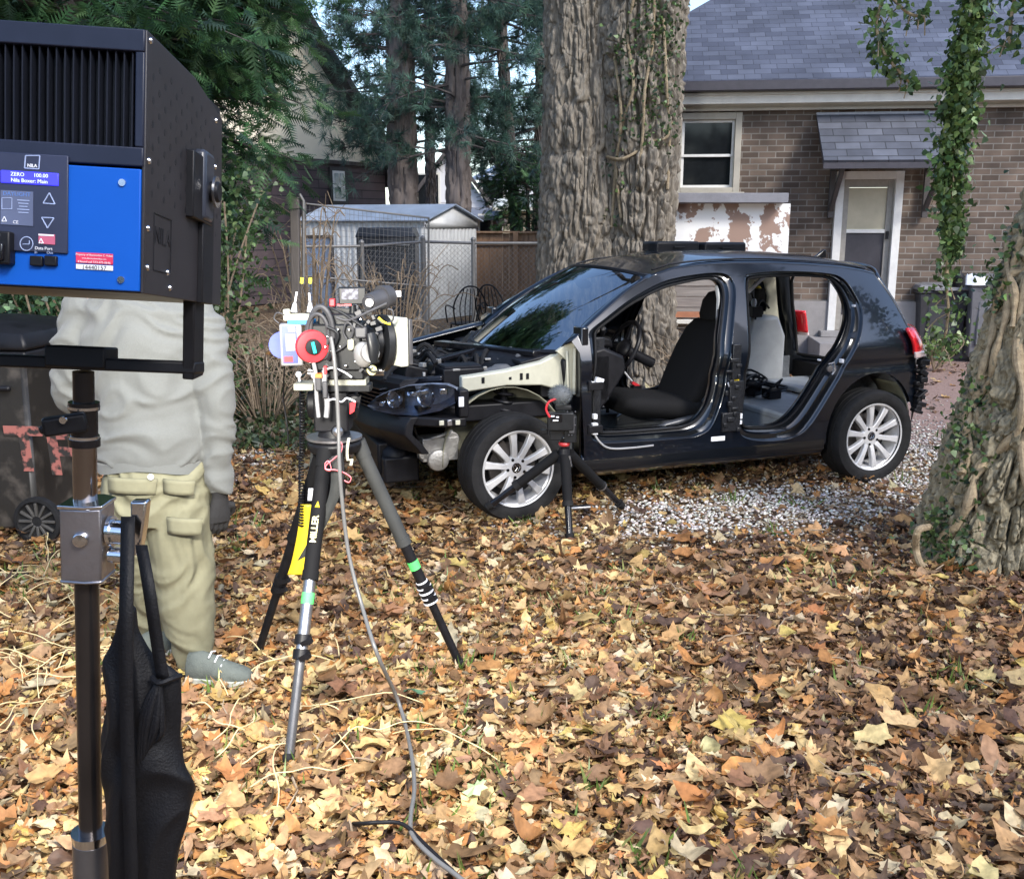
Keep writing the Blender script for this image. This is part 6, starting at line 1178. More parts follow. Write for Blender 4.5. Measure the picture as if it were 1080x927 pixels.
# radiator carrier: curved front, louvres, skirt
def sF(y_, z=0.7): return -0.80 + 0.20 * (abs(y_) / 0.8) ** 2.2 + (0.05 if z < 0.5 else 0)
def frow(z, off=0.0, y0=-0.76, y1=0.76, n=25): return [(sF(y_, z) + off, y_, z) for y_ in np.linspace(y0, y1, n)]
mb = MB(); mb.loft([[Vector(p) for p in frow(z, o_)] + [Vector(p) + Vector((0.05, 0, 0)) for p in frow(z, o_)[::-1]] for z, o_ in ((0.42, 0.03), (0.47, -0.005), (0.54, -0.02), (0.60, -0.01), (0.64, 0.02))]); car.p('front_shield', mb, M['black'], smooth=50, bevel=0.006)
mb = MB(); mb.loft([[Vector(p) for p in frow(z, o_, -0.66, 0.66)] + [Vector(p) + Vector((0.09, 0, 0)) for p in frow(z, o_, -0.66, 0.66)[::-1]] for z, o_ in ((0.78, 0.04), (0.82, 0.03), (0.845, 0.06))]); mb.box((-0.62, 0, 0.66), (0.08, 1.1, 0.30)); car.p('radiator_carrier', mb, M['black'], smooth=50, bevel=0.006)
for k in range(6):
    mb = MB(); z = 0.65 + 0.024 * k; mb.loft([[Vector(p) for p in frow(z, 0.0, -0.52, 0.52)] + [Vector(p) + Vector((0.05, 0, 0.006)) for p in frow(z, 0.0, -0.52, 0.52)[::-1]], [Vector(p) + Vector((0, 0, 0.008)) for p in frow(z, 0.0, -0.52, 0.52)] + [Vector(p) + Vector((0.05, 0, 0.014)) for p in frow(z, 0.0, -0.52, 0.52)[::-1]]]); car.p('grille_slat', mb, M['black_gloss'])
mb = MB(); mb.box((-0.66, 0, 0.34), (0.14, 0.9, 0.2)); mb.box((-0.60, -0.35, 0.28), (0.22, 0.34, 0.16)); mb.box((-0.55, 0.35, 0.28), (0.22, 0.34, 0.16)); mb.ball((-0.62, -0.42, 0.34), 0.10, 12); mb.bar((-0.70, -0.5, 0.22), (-0.70, 0.5, 0.22), 0.04, 0.03); car.p('undertray', mb, M['black'], bevel=0.02)
mb = MB(); mb.lathe((-0.42, -0.66, 0.36), (0, -1, 0), [(0, 0), (0.065, 0), (0.065, 0.03), (0.045, 0.04), (0, 0.04)], 18); mb.lathe((-0.33, -0.62, 0.47), (0, -1, 0), [(0.03, 0), (0.05, 0), (0.05, 0.04), (0.03, 0.04)], 18); mb.box((-0.40, -0.60, 0.42), (0.22, 0.14, 0.14)); mb.lathe((-0.50, -0.62, 0.40), (0, -1, 0), [(0, 0), (0.035, 0), (0.035, 0.05), (0, 0.05)], 14); mb.tube(cat_rom([(-0.52, -0.6, 0.46), (-0.42, -0.68, 0.50), (-0.32, -0.64, 0.52)], 5), 0.012, 7); car.p('gearbox_parts', mb, M['alu'], bevel=0.008, smooth=40)
# headlights
for sg in (-1, 1):
    def hp(s, z, lift=0.0):   # lens surface: wraps round the corner
        u = (s + 0.83) / 0.48; y_ = 0.50 + 0.32 * max(0, u) ** 0.62 if u < 1.2 else 0.86; return (s - lift * 0.5, sg * (min(y_, 0.86) + lift), z + (0.0))
    hl = [(-0.80, 0.690), (-0.76, 0.738), (-0.70, 0.775), (-0.60, 0.812), (-0.48, 0.825), (-0.40, 0.822), (-0.355, 0.80), (-0.34, 0.765), (-0.36, 0.72), (-0.44, 0.675), (-0.56, 0.645), (-0.68, 0.650), (-0.77, 0.668)]
    HL = densline([(p[0], p[1]) for p in hl], 0.03)
    hs = MB(); rg = []
    cx_, cz_ = -0.57, 0.735
    for (k_, lf) in ((1.03, 0.0), (1.04, -0.05), (0.8, -0.16)): rg.append([Vector(hp(cx_ + (a - cx_) * k_, cz_ + (b - cz_) * k_, lf)) for a, b in HL])
    hs.loft(rg, caps=False); hs.f.append([len(hs.v) - len(HL) + k for k in range(len(HL))]); H_ = car.p('headlight', hs, M.setdefault('lamp_inner', mat('lamp_inner', (0.40, 0.45, 0.56), 0.30, metal=0.7, vs_=22, var=0.5)), smooth=50)
    for (s, z, r_, mm) in ((-0.49, 0.750, 0.060, 'chrome'), (-0.655, 0.728, 0.048, 'chrome')):
        b = MB(); c = Vector(hp(s, z, -0.075)); b.lathe(c, Vector((-0.85, sg * 0.5, 0)), [(0.012, 0.0), (r_ * 0.6, 0.008), (r_ * 0.92, 0.035), (r_, 0.06), (r_ * 1.06, 0.062), (r_ * 1.06, 0.05)], 24); car.p('reflector_bowl', b, M[mm], H_, smooth=50)
        b = MB(); b.ball(c + Vector((-0.85, sg * 0.5, 0)).normalized() * 0.028, r_ * 0.4, 12); car.p('bulb', b, M['print_white'], H_)
    b = MB(); b.box(Vector(hp(-0.58, 0.765, -0.045)), (0.07, 0.05, 0.03), Matrix.Rotation(sg * -0.5, 3, 'Z')); b.box(Vector(hp(-0.735, 0.70, -0.04)), (0.05, 0.03, 0.03), Matrix.Rotation(sg * -0.7, 3, 'Z')); b.box(Vector(hp(-0.42, 0.78, -0.03)), (0.05, 0.02, 0.04)); car.p('chrome_trim', b, M['chrome'], H_, bevel=0.006)
    ln = sheet(HL, [], lambda s, z: hp(s, z, 0.006 + 0.012 * max(0, 1 - ((s + 0.57) / 0.24) ** 2)), 0.03); car.p('lens', ln, M['lens_glass'] if 'lens_glass' in M else M.setdefault('lens_glass', mat_glass('lens_glass', (0.85, 0.92, 1.0), 1.0, 0.02, 1.5)), H_, smooth=60)
    b = MB(); b.box((-0.335, sg * 0.872, 0.735), (0.03, 0.008, 0.055)); car.p('sticker', b, M['print_white'], H_)
    b = MB(); b.loft([[(-0.66, sg * 0.68, z), (-0.42, sg * 0.85, z), (-0.30, sg * 0.86, z), (-0.30, sg * 0.72, z), (-0.60, sg * 0.60, z)] for z in (0.585, 0.64)]); b.loft([[(-0.345, sg * 0.865, z), (-0.285, sg * 0.865, z), (-0.28, sg * 0.74, z), (-0.335, sg * 0.74, z)] for z in (0.64, 0.72, 0.80)]); car.p('headlight_bracket', b, M['black'], H_, bevel=0.01)
    for k in range(3): b = MB(); b.box((-0.445 + 0.045 * k, sg * (0.845 + 0.01 * k), 0.615), (0.028, 0.012, 0.028 if k != 1 else 0.034)); car.p('mount_tab', b, M['cream'] if k != 1 else M['steel'], bevel=0.003)
# flat black cases on the roof
for (sp, wd_, lab) in ((1.60, 0.36, 'flat black padded case on the far edge of the car roof, nearer the windscreen'), (1.99, 0.36, 'flat black padded case on the far edge of the car roof, nearer the tailgate')):
    T = Thing('flat_case', lab, 'case', car.M @ Vector((sp, 0.22, zedge(sp) + 0.064)), YAW, 'flat black cases on the car roof'); b = MB()
    b.loft([[(x_ * wd_ / 2, y_ * 0.11, z) for x_, y_ in ((-1, -0.8), (-0.92, -1), (0.92, -1), (1, -0.8), (1, 0.8), (0.92, 1), (-0.92, 1), (-1, 0.8))] for z in (0.0, 0.058)] + [[(x_ * wd_ / 2 * 0.95, y_ * 0.10, 0.068) for x_, y_ in ((-1, -0.8), (-0.92, -1), (0.92, -1), (1, -0.8), (1, 0.8), (0.92, 1), (-0.92, 1), (-1, 0.8))]]); T.p('body', b, M['black'], bevel=0.008); b = MB(); b.tube([(-0.04, -0.11, 0.03), (-0.04, -0.13, 0.03), (0.04, -0.13, 0.03), (0.04, -0.11, 0.03)], 0.006, 6); T.p('handle', b, M['rubber'])

# ================================================================== LED LIGHT
near = D(151.5, 172.5, 1.14)
RB = Matrix.Rotation(R(3.0), 4, 'Z') @ Matrix.Rotation(R(-6.5), 4, 'X') @ Matrix.Rotation(R(3.2), 4, 'Y')
LW, LD, LH = 0.44, 0.36, 0.288
ML = Matrix.Translation(near) @ RB @ Matrix.Translation((-LW / 2, 0, 0))
led = Thing('led_light', 'big boxy LED film light with blue back panel on a stand at top left', 'film light', M=ML)
M['housing'] = mat('housing_paint', (0.022, 0.019, 0.021), 0.45, var=0.2, vs_=14); M['fin'] = mat('heat_sink', (0.006, 0.006, 0.009), 0.45)
M['blue'] = mat('blue_panel', (0.002, 0.085, 0.44), 0.5, var=0.05, vs_=8, spec=0.25); M['frame_blueblack'] = mat('dark_blue_frame', (0.012, 0.016, 0.034), 0.45, var=0.2, spec=0.35)
hw, hh = LW / 2, LH / 2
sb = MB(); sb.box((0, LD / 2 + 0.012, 0), (LW - 0.008, LD - 0.03, LH - 0.008)); led.p('inner_body', sb, M['fin'])
zsp = -0.005 # split between grille and panel
for sx in (-1, 1):
    b = MB(); b.add([(sx * hw, 0, -hh), (sx * hw, 0, hh), (sx * hw, LD * 0.55, hh), (sx * hw, LD * 0.93, hh - 0.045), (sx * hw, LD, -hh + 0.0)], [(0, 1, 2, 3, 4)]); b2 = MB(); b2.prism([(0, -hh), (0, hh), (LD * 0.55, hh), (LD * 0.96, hh - 0.02), (LD, -hh)], 0.004, Matrix.Rotation(math.pi / 2, 4, 'Z') @ Matrix.Translation((0, -sx * (hw), 0)))
    sp_ = led.p('side_panel', b2, M['housing'], bevel=0.001)
    h = MB()
    for i in range(7):
        for j in range(14):
            yy = 0.025 + j * 0.023; zz = hh - 0.018 - i * 0.026 - (0.013 if j % 2 else 0)
            if yy > LD - 0.03 or zz < -0.03 and yy > 0.04 and j < 8 or zz > hh - 0.02 - max(0, yy - LD * .55) * 0.3: continue
            h.lathe((sx * (hw + 0.0015), yy, zz), (sx, 0, 0), [(0, 0), (0.0042, 0), (0.0042, 0.0006), (0, 0.0006)], 10)
    led.p('vent_hole', h, M['fin'], sp_)['kind'] = 'stuff'
    for (yy, zz) in ((0.012, hh - 0.008), (0.012, 0.005), (0.012, -0.07), (0.012, -hh + 0.03), (0.10, -hh + 0.012), (0.09, -hh + 0.03), (LD - 0.05, hh - 0.03), (LD - 0.05, 0.05)): h = MB(); h.lathe((sx * (hw + 0.002), yy, zz), (sx, 0, 0), [(0, 0), (0.0038, 0), (0.003, 0.002), (0, 0.002)], 10); led.p('screw', h, M['chrome'], sp_)
    if sx > 0:
        MT = Matrix.Translation((hw + 0.0026, 0.066, -0.075)) @ Matrix.Rotation(math.pi / 2, 4, 'Z') @ TXZ
        led.p('side_logo', text_mb('NILA', 0.028, MT, 0.0003), M['fin'], sp_); h = MB()
        for (a, b_) in (((0.033, -0.115), (0.033, -0.05)), ((0.033, -0.115), (0.10, -0.115)), ((0.033, -0.05), (0.10, -0.05)), ((0.10, -0.115), (0.10, -0.05))): h.bar((hw + 0.0026, a[0], a[1]), (hw + 0.0026, b_[0], b_[1]), 0.001, 0.001)
        led.p('logo_square', h, M['fin'], sp_)
b = MB(); b.box((0, LD * 0.28 + 0.001, hh - 0.003), (LW - 0.006, LD * 0.52, 0.005)); b.bar((0, LD * 0.54, hh - 0.003), (0, LD * 0.96, hh - 0.022), LW - 0.006, 0.004); b.box((0, LD / 2, -hh + 0.003), (LW - 0.006, LD - 0.02, 0.005)); led.p('top_and_bottom_panel', b, M['housing'])
# grille frame and fins
b = MB(); zt_g = hh - 0.024; zb_g = zsp + 0.022
b.box((0, 0.004, hh - 0.012), (LW, 0.012, 0.024)); b.box((0, 0.004, zsp + 0.0115), (LW, 0.012, 0.021)); b.box((hw - 0.005, 0.004, (zt_g + zb_g) / 2), (0.010, 0.0118, zt_g - zb_g)); b.box((-hw + 0.005, 0.004, (zt_g + zb_g) / 2), (0.010, 0.0118, zt_g - zb_g)); led.p('grille_frame', b, M['frame_blueblack'], bevel=0.0015)
b = MB(); n = 46
for k in range(n): xx = -hw + 0.014 + (LW - 0.028) * k / (n - 1); b.box((xx, 0.010, (zt_g + zb_g) / 2), (0.0014, 0.016, zt_g - zb_g + 0.002))
led.p('grille', b, mat('grille_bars', (0.010, 0.012, 0.02), 0.6, spec=0.2))
# blue back panel
b = MB(); b.box((0, 0.002, (zsp - hh) / 2 + 0.0), (LW - 0.004, 0.010, zsp + hh - 0.004)); bp_ = led.p('back_panel', b, M['blue'], bevel=0.0012)
for (xx, zz) in ((hw - 0.022, zsp - 0.018), (hw - 0.022, -hh + 0.014), (-hw + 0.02, zsp - 0.018), (-hw + 0.02, -hh + 0.014)): h = MB(); h.lathe((xx, -0.003, zz), (0, -1, 0), [(0.0018, 0), (0.0045, 0), (0.004, 0.002), (0.0018, 0.002)], 14); led.p('screw', h, M['chrome'], bp_)
def LP_(px, py):    # a point of the view on the back face, in the light's own x and z
    r = led.inv.to_3x3() @ ray(px, py); c = led.inv @ CAM; k = (-0.004 - c.y) / r.y; q = c + r * k; return q.x, q.z
def plate(px0, py0, px1, py1, y_, th, m, name, parent, bevel=0.001):
    x0, z1 = LP_(px0, py0); x1, z0 = LP_(px1, py1); b = MB(); b.box(((x0 + x1) / 2, y_, (z0 + z1) / 2), (abs(x1 - x0), th, abs(z1 - z0))); return led.p(name, b, m, parent, bevel=bevel), ((x0 + x1) / 2, (z0 + z1) / 2, abs(x1 - x0), abs(z1 - z0))
cpn, _ = plate(-10, 160, 72, 268, -0.0048, 0.003, mat('control_plate', (0.022, 0.028, 0.06), 0.5), 'control_panel', None)
dsp, dd_ = plate(2, 180, 63, 197, -0.0068, 0.002, mat_emit('lit_display', (0.03, 0.03, 0.62), 0.8), 'display', cpn)
TT = lambda x_, z_, y_=-0.0081: Matrix.Translation((x_, y_, z_)) @ TXZ
M['display_text'] = mat_emit('display_text', (0.35, 0.4, 0.95), 0.9)
led.p('display_text', text_mb('ZERO      100.00', dd_[3] * 0.42, TT(dd_[0], dd_[1] + dd_[3] * 0.22), 0.0002), M['display_text'], cpn); led.p('display_text', text_mb('Nila Boxer: Main', dd_[3] * 0.42, TT(dd_[0], dd_[1] - dd_[3] * 0.24), 0.0002), M['display_text'], cpn)
M['line_blue'] = mat('pale_blue_line', (0.35, 0.42, 0.62), 0.6, var=0.05)
def outline(pts, name, parent=None, w_=0.0007, y_=-0.0066, m=None):
    b = MB(); q = [Vector((LP_(a, c)[0], y_, LP_(a, c)[1])) for a, c in pts]
    for i in range(len(q)): b.tube([q[i], q[(i + 1) % len(q)]], w_, 5)
    return led.p(name, b, m or M['line_blue'], parent)
outline([(28, 165), (43, 165), (42, 179), (27, 178)], 'logo_square', cpn); x_, z_ = LP_(35, 175.5); led.p('logo_text', text_mb('NILA', 0.0048, TT(x_, z_, -0.0066), 0.0003, bold=0.0001), M['print_white'], cpn)
outline([(53, 204), (46.5, 215), (59, 216)], 'up_button', cpn); outline([(45, 230), (58, 230.5), (51, 241)], 'down_button', cpn)
outline([(29 + 6.8 * math.cos(a), 257.5 + 7.2 * math.sin(a)) for a in np.linspace(0, 6.28, 17)[:-1]], 'enter_button', cpn, 0.0006); outline([(25, 258), (32, 258), (32, 254), (32, 258)], 'enter_arrow', cpn, 0.0005)
st_, sq = plate(2, 201, 36, 239, -0.0068, 0.001, mat('data_sticker', (0.10, 0.12, 0.20), 0.5), 'info_sticker', cpn, 0); x_, z_ = LP_(19, 205.5); led.p('sticker_text', text_mb('DAYLIGHT', 0.0062, TT(x_, z_, -0.0074), 0.0002), mat('mid_blue_text', (0.10, 0.20, 0.50), 0.5), cpn)
for k in range(5): x_, z_ = LP_(26, 212 + 3.2 * k); b = MB(); b.box((x_, -0.0075, z_), (0.013 - 0.002 * (k % 3), 0.0004, 0.0009)); led.p('sticker_line', b, M['line_blue'], cpn)
outline([(3.5, 209.5), (14, 209.5), (14, 221), (3.5, 221)], 'logo_square', cpn, 0.0004, -0.0075)
x_, z_ = LP_(18, 235); led.p('sticker_text', text_mb('CE', 0.005, TT(x_, z_, -0.0074), 0.0002), M['print_white'], cpn); outline([(3.5, 234), (6, 229), (8.5, 234)], 'warning_mark', cpn, 0.0005, -0.0075, M['print_white'])
_, wq = plate(42, 247, 59, 258.5, -0.0068, 0.001, mat('pink_sticker', (0.55, 0.12, 0.20), 0.5), 'warning_sticker', cpn, 0)
x_, z_ = LP_(50, 248.5); b = MB(); b.box((x_, -0.0075, z_), (wq[2] * 0.95, 0.0004, 0.0018)); led.p('sticker_line', b, M['print_white'], cpn); outline([(42.5, 257), (44.5, 252), (47, 257)], 'warning_mark', cpn, 0.0006, -0.0075, M['print_white'])
x_, z_ = LP_(47, 262.5); led.p('port_text', text_mb('Data Port', 0.0048, TT(x_, z_, -0.0066), 0.0002), M['print_white'], cpn); x_, z_ = LP_(39, 266.5); led.p('port_text', text_mb('In', 0.0042, TT(x_, z_, -0.0066), 0.0002), M['line_blue'], cpn); x_, z_ = LP_(53.5, 267); led.p('port_text', text_mb('Out', 0.0042, TT(x_, z_, -0.0066), 0.0002), M['line_blue'], cpn)
plate(33, 270, 46, 281, -0.0055, 0.006, M['black'], 'data_port', bp_); plate(48, 270, 61, 281, -0.0055, 0.006, M['black'], 'data_port', bp_)
sw, _ = plate(-12, 244, 16, 280, -0.010, 0.016, M['black'], 'power_switch', None, 0.002); plate(-8, 257, 11, 276, -0.020, 0.006, M['black_gloss'], 'rocker', sw, 0.002)
x_, z_ = LP_(5, 250); led.p('switch_mark', text_mb('F', 0.006, TT(x_, z_, -0.0186), 0.0002), M['print_white'], sw)
rs, rq = plate(80, 266, 119, 279.5, -0.0036, 0.0016, mat('red_sticker', (0.66, 0.035, 0.10), 0.5), 'owner_sticker', bp_, 0.0005); ws_, wq = plate(80, 278.5, 119, 286, -0.0035, 0.0015, M['print_white'], 'number_sticker', bp_, 0.0005)
for k, (tx, szz) in enumerate((('Property of Illumination C. Video', 0.0030), ('www.illuminationvideo.com', 0.0024), ('If found call 513-475-0646', 0.0034))): x_, z_ = LP_(99.5, 269.2 + 3.7 * k); led.p('sticker_text', text_mb(tx, szz, TT(x_, z_ - 0.0002, -0.0046), 0.0001), M['print_white'], rs)
x_, z_ = LP_(99.5, 282.6); led.p('sticker_text', text_mb('14440157', 0.0068, TT(x_, z_, -0.0046), 0.0001), M['print_black'], ws_)
# lit front
b = MB(); b.box((0, LD + 0.001, -0.012), (LW - 0.04, 0.006, LH - 0.07)); led.p('lit_front', b, mat_emit('led_face', (1, 0.97, 0.9), 4.0))
al = bpy.data.lights.new('led_lamp', 'AREA'); al.shape = 'RECTANGLE'; al.size = LW - 0.05; al.size_y = LH - 0.08; al.energy = LED_POWER; al.color = (1.0, 0.95, 0.85)
ao = bpy.data.objects.new('led_lamp', al); col.objects.link(ao); ao.parent = led.o; ao.location = (0, LD + 0.012, -0.012); ao.rotation_euler = (math.pi / 2, 0, 0)
# yoke: two arms, base bar, pivot knobs
piv = led.inv @ D(196, 205, 1.36)
yk = MB(); Ya = 1.37; pw = [D(205, 185, Ya), D(203, 400, Ya)]
LI = led.inv
arm_x = hw + 0.032
p_top = LI @ D(206, 188, Ya); p_bot = LI @ D(203.5, 398, Ya); bl = LI @ D(-260, 372, Ya)
def flat(mb, a, b_, wd_, th): mb.bar(a, b_, wd_, th); return mb
up_l = (LI.to_3x3() @ Vector((1, 0, 0))).normalized()
b = MB(); b.bar(p_top, p_bot, 0.045, 0.016, up=up_l); yr = led.p('yoke', b, M['black_matte'], bevel=0.002)
b = MB(); q1 = LI @ D(211, 388, Ya); q2 = LI @ D(-260, 370, Ya); b.bar(q1, q2, 0.045, 0.017); q3 = LI @ D(88, 379, Ya); b.bar(LI @ D(118, 378, Ya), LI @ D(55, 375, Ya), 0.05, 0.030); led.p('yoke_base', b, M['black_matte'], yr, bevel=0.003)
b = MB(); b.bar(LI @ D(-256, 372, Ya), LI @ D(-250, 185, Ya), 0.045, 0.016, up=up_l); led.p('yoke_arm', b, M['black_matte'], yr, bevel=0.002)
for sx in (1, -1):
    b = MB(); yc = (LI @ D(180, 205, Ya)).y; zc = (LI @ D(180, 200, Ya)).z; b.box((sx * (hw + 0.006), yc - 0.02, zc), (0.012, 0.10, 0.085)); b.box((sx * (hw + 0.005), yc + 0.02, zc - 0.075), (0.009, 0.055, 0.15)); b.lathe((sx * hw, yc, zc), (sx, 0, 0), [(0.018, 0), (0.018, 0.012), (0.014, 0.012), (0.014, 0.028), (0, 0.028)], 20); led.p('pivot_bracket', b, M['black'], yr, bevel=0.002)
    kq = LI @ D(214, 197, Ya); b = MB(); b.box((sx * kq.x, kq.y, kq.z), (0.020, 0.05, 0.092)); led.p('pivot_knob', b, mat('knob_black', (0.03, 0.035, 0.05), 0.35), yr, bevel=0.006)
    b = MB(); b.lathe((sx * (hw + 0.022), yc, zc), (sx, 0, 0), [(0.02, 0), (0.021, 0.0), (0.021, 0.003), (0.02, 0.003)], 20); led.p('washer', b, M['chrome'], yr)
# ================================================================== LIGHT STAND
def onl(py):      # the stand's leaning axis
    t_ = (py - 395) / (927 - 395); return D(88 + 8.5 * t_, py, 1.37)
Ptop, Pbot = onl(395), onl(927); ax_ = (Pbot - Ptop).normalized(); Lz = (Ptop.z - 0.14) / -ax_.z; Pg = Ptop + ax_ * Lz
stand = Thing('light_stand', 'chrome and black steel light stand with silver clamp block holding the film light', 'stand', Pg)
def S_(py0, py1, r0, r1=None, n=28): mb = MB(); mb.cyl(onl(py0), onl(py1), r0, r1, n); return mb
M['riser'] = mat('worn_chrome_tube', (0.30, 0.27, 0.26), 0.16, metal=1.0, vs_=6, var=0.1); M['tube_dark'] = mat('dark_tube', (0.055, 0.048, 0.046), 0.25, metal=0.7, vs_=10)
b = S_(392, 425, 0.0145); b.merge(S_(424, 432, 0.021)); b.merge(S_(432, 462, 0.0185)); b.merge(S_(462, 470, 0.0215)); stand.w('top_socket', b, M['black_gloss'], smooth=40)
b = S_(428, 431, 0.0215); b.merge(S_(459, 462, 0.0205)); stand.w('collar_ring', b, M['chrome'], smooth=40)
b = MB(); b.bar(D(92, 444, 1.35), D(45, 451, 1.33), 0.02, 0.026); b.bar(D(60, 449, 1.335), D(42, 454, 1.33), 0.016, 0.012); lv = stand.w('lever', b, M['black'], bevel=0.004); b = MB(); c = D(67, 443, 1.322); b.lathe(c, (0, -1, 0), [(0.003, 0), (0.0055, 0), (0.005, 0.003), (0.003, 0.003)], 12); stand.w('lever_bolt', b, M['chrome'], lv)
stand.w('upper_tube', S_(468, 540, 0.0165), M['riser'], smooth=40)
c0, c1 = onl(531), onl(606); b = MB(); b.loft([[c + Vector((x_, y_, 0)) for x_, y_ in ((-0.026, -0.028), (0.012, -0.034), (0.034, -0.030), (0.034, 0.02), (0.012, 0.034), (-0.026, 0.028))] for c in (c0, c0.lerp(c1, 0.5), c1)]); b.loft([[c1.lerp(c0, k) + Vector((x_ * 1.04, y_ * 1.04, 0)) for x_, y_ in ((-0.026, -0.028), (0.012, -0.034), (0.034, -0.030), (0.034, 0.02), (0.012, 0.034), (-0.026, 0.028))] for k in (-0.03, 0.02)]); clampo = stand.w('clamp_block', b, mat('cast_grey_block', (0.30, 0.29, 0.31), 0.32, metal=0.85, vs_=14, bump=0.15), bevel=0.004)
b = MB(); b.loft([[c0 + Vector((x_ * 1.08, y_ * 1.05, h_)) for x_, y_ in ((-0.026, -0.028), (0.012, -0.034), (0.034, -0.030), (0.034, 0.02), (0.012, 0.034), (-0.026, 0.028))] for h_ in (0.0, 0.005)]); b.lathe(D(85, 569, 1.335), (0.2, -1, 0), [(0, 0), (0.012, 0), (0.010, 0.006), (0, 0.007)], 18); stand.w('bright_cap', b, M['chrome'], clampo, bevel=0.001)
b = MB(); b.cyl(D(116, 560, 1.36), D(136, 562, 1.36), 0.018, n=20); b.cyl(D(116, 560, 1.36), D(120, 560, 1.36), 0.022, n=20); b.cyl(D(116, 585, 1.36), D(130, 586, 1.36), 0.012); stand.w('clamp_screw', b, M['chrome'], clampo, smooth=40)
b = MB(); b.loft([[D(150, 527, 1.35) + Vector((x_, y_, 0)) for x_, y_ in ((-0.014, -0.01), (0.010, -0.01), (0.010, 0.01), (-0.014, 0.01))], [D(148, 555, 1.35) + Vector((x_, y_, 0)) for x_, y_ in ((-0.010, -0.012), (0.008, -0.012), (0.008, 0.012), (-0.010, 0.012))], [D(145, 584, 1.35) + Vector((x_, y_, 0)) for x_, y_ in ((-0.008, -0.01), (0.006, -0.01), (0.006, 0.01), (-0.008, 0.01))]]); stand.w('clamp_handle', b, M['chrome'], clampo, bevel=0.003)
stand.w('lower_tube', S_(606, 885, 0.0172), M['tube_dark'], smooth=40)
b = S_(886, 1010, 0.027); b.merge(S_(1010, 1300, 0.021)); stand.w('base_tube', b, mat('cast_base', (0.16, 0.155, 0.16), 0.35, metal=0.7, vs_=12), smooth=40)
stand.w('base_collar', S_(876, 888, 0.029, 0.026), M['chrome'], smooth=40)
for a in (200, 320, 80):
    d = Vector((math.cos(R(a)), math.sin(R(a)), 0)); b = MB(); j = Pg + Vector((0, 0, 0.42)); f_ = Vector((Pg.x, Pg.y, 0.03)) + d * 0.52; b.bar(j + d * 0.02, f_, 0.022, 0.022); b.bar(Pg + Vector((0, 0, 0.1)), f_.lerp(j, 0.35), 0.014, 0.014); stand.w('leg', b, M['tube_dark'], bevel=0.002)
# ================================================================== BLACK BAG ON THE STAND
M['bag'] = mat('black_canvas', (0.0045, 0.0045, 0.006), 0.6, vs_=30, bump=0.2, bs=300, spec=0.3)
Yb = 1.315
def bq(px, py, dy=0.0): return D(px, py, Yb + dy)
bag = Thing('hanging_bag', 'black nylon sling bag hung by its straps from the light stand clamp', 'bag', bq(150, 850))
rows = []
for (py, xl, xr, th) in ((640, 127, 140, 0.009), (665, 121, 150, 0.014), (690, 113, 172, 0.020), (712, 108, 191, 0.024), (745, 106, 194, 0.028), (790, 104, 200, 0.034), (830, 112, 205, 0.036), (870, 113, 198, 0.034), (920, 117, 188, 0.032), (970, 120, 184, 0.028), (1010, 128, 172, 0.02)):
    a, b_ = bq(xl, py), bq(xr, py); c = (a + b_) / 2; w2 = (b_ - a).length / 2
    rows.append((c, w2, th))
b = MB(); b.ell([(c, w2, th) for c, w2, th in rows], 28); fb = fused(b, 0.004, 2, 0.009, (17, 17, 4.5)); bagb = bag.w('bag_body', fb, M['bag'], smooth=80)
for (pts, w_) in (([(135, 545), (134, 600), (133, 660), (134, 760), (137, 860), (140, 960)], 0.019), ([(149, 575), (157, 620), (166, 680), (172, 716)], 0.017)):
    P = cat_rom([bq(x_, y_, -0.022 if i else 0.02) if w_ < 0.018 or y_ < 640 else bq(x_, y_, -0.046) for i, (x_, y_) in enumerate(pts)], 4); b = MB()
    for i in range(len(P) - 1): b.bar(P[i], P[i + 1], 0.003, w_, up=(1, 0, 0))
    rr_ = [[p + Vector((-w_ / 2, 0, 0)), p + Vector((w_ / 2, 0, 0))] for p in P]; b = MB(); b.grid(rr_); bag.w('strap', b, M['bag'], solid=0.003)
b = MB(); rr = [bq(138 + 5.5 * k, 735 - 3.0 * k, -0.06) for k in range(8)]
for k in range(8): b.tube(cat_rom([bq(169, 716, -0.028), bq(152 + 2.6 * k, 750 + 3 * k, -0.034 - 0.002 * (k % 3)), bq(146 + 2.2 * k, 812 - 4.5 * k, -0.034)], 5), [0.002, 0.003, 0.0042, 0.005, 0.005, 0.0055, 0.005, 0.0045, 0.004, 0.003, 0.001], 6)
bag.w('gathered_pleat', b, M['bag'], smooth=60)
b = MB(); b.tube(cat_rom([bq(160, 714, -0.026), bq(168, 720, -0.034), bq(180, 716, -0.028), bq(191, 712, -0.012)], 5), 0.004, 6); bag.w('drawstring', b, M['bag'])
# ================================================================== PERSON
M['skin'] = mat('skin', (0.45, 0.28, 0.20), 0.55, var=0.06); M['sweat'] = mat('grey_marl_fleece', (0.120, 0.127, 0.125), 0.95, var=0.07, vs_=160, bump=0.3, bs=420, sheen=0.15)
M['khaki'] = mat('khaki_cotton', (0.175, 0.170, 0.112), 0.9, var=0.08, vs_=40, bump=0.2, bs=500); M['sole'] = mat('shoe_grey', (0.10, 0.115, 0.105), 0.8, vs_=40, bump=0.3, bs=300)
Yp = 3.50
person = Thing('person', 'person seen from behind in grey sweatshirt and khaki cargo trousers behind the light stand', 'person', (-1.25, Yp, 0))
def P_(px, py, dy=0.0): return D(px, py, Yp + dy)
def seg(mb, pts, radii, n=20, sq=1.0): mb.tube(cat_rom(pts, 4), list(np.interp(np.linspace(0, 1, 4 * (len(pts) - 1) + 1), np.linspace(0, 1, len(pts)), radii)), n, sq)
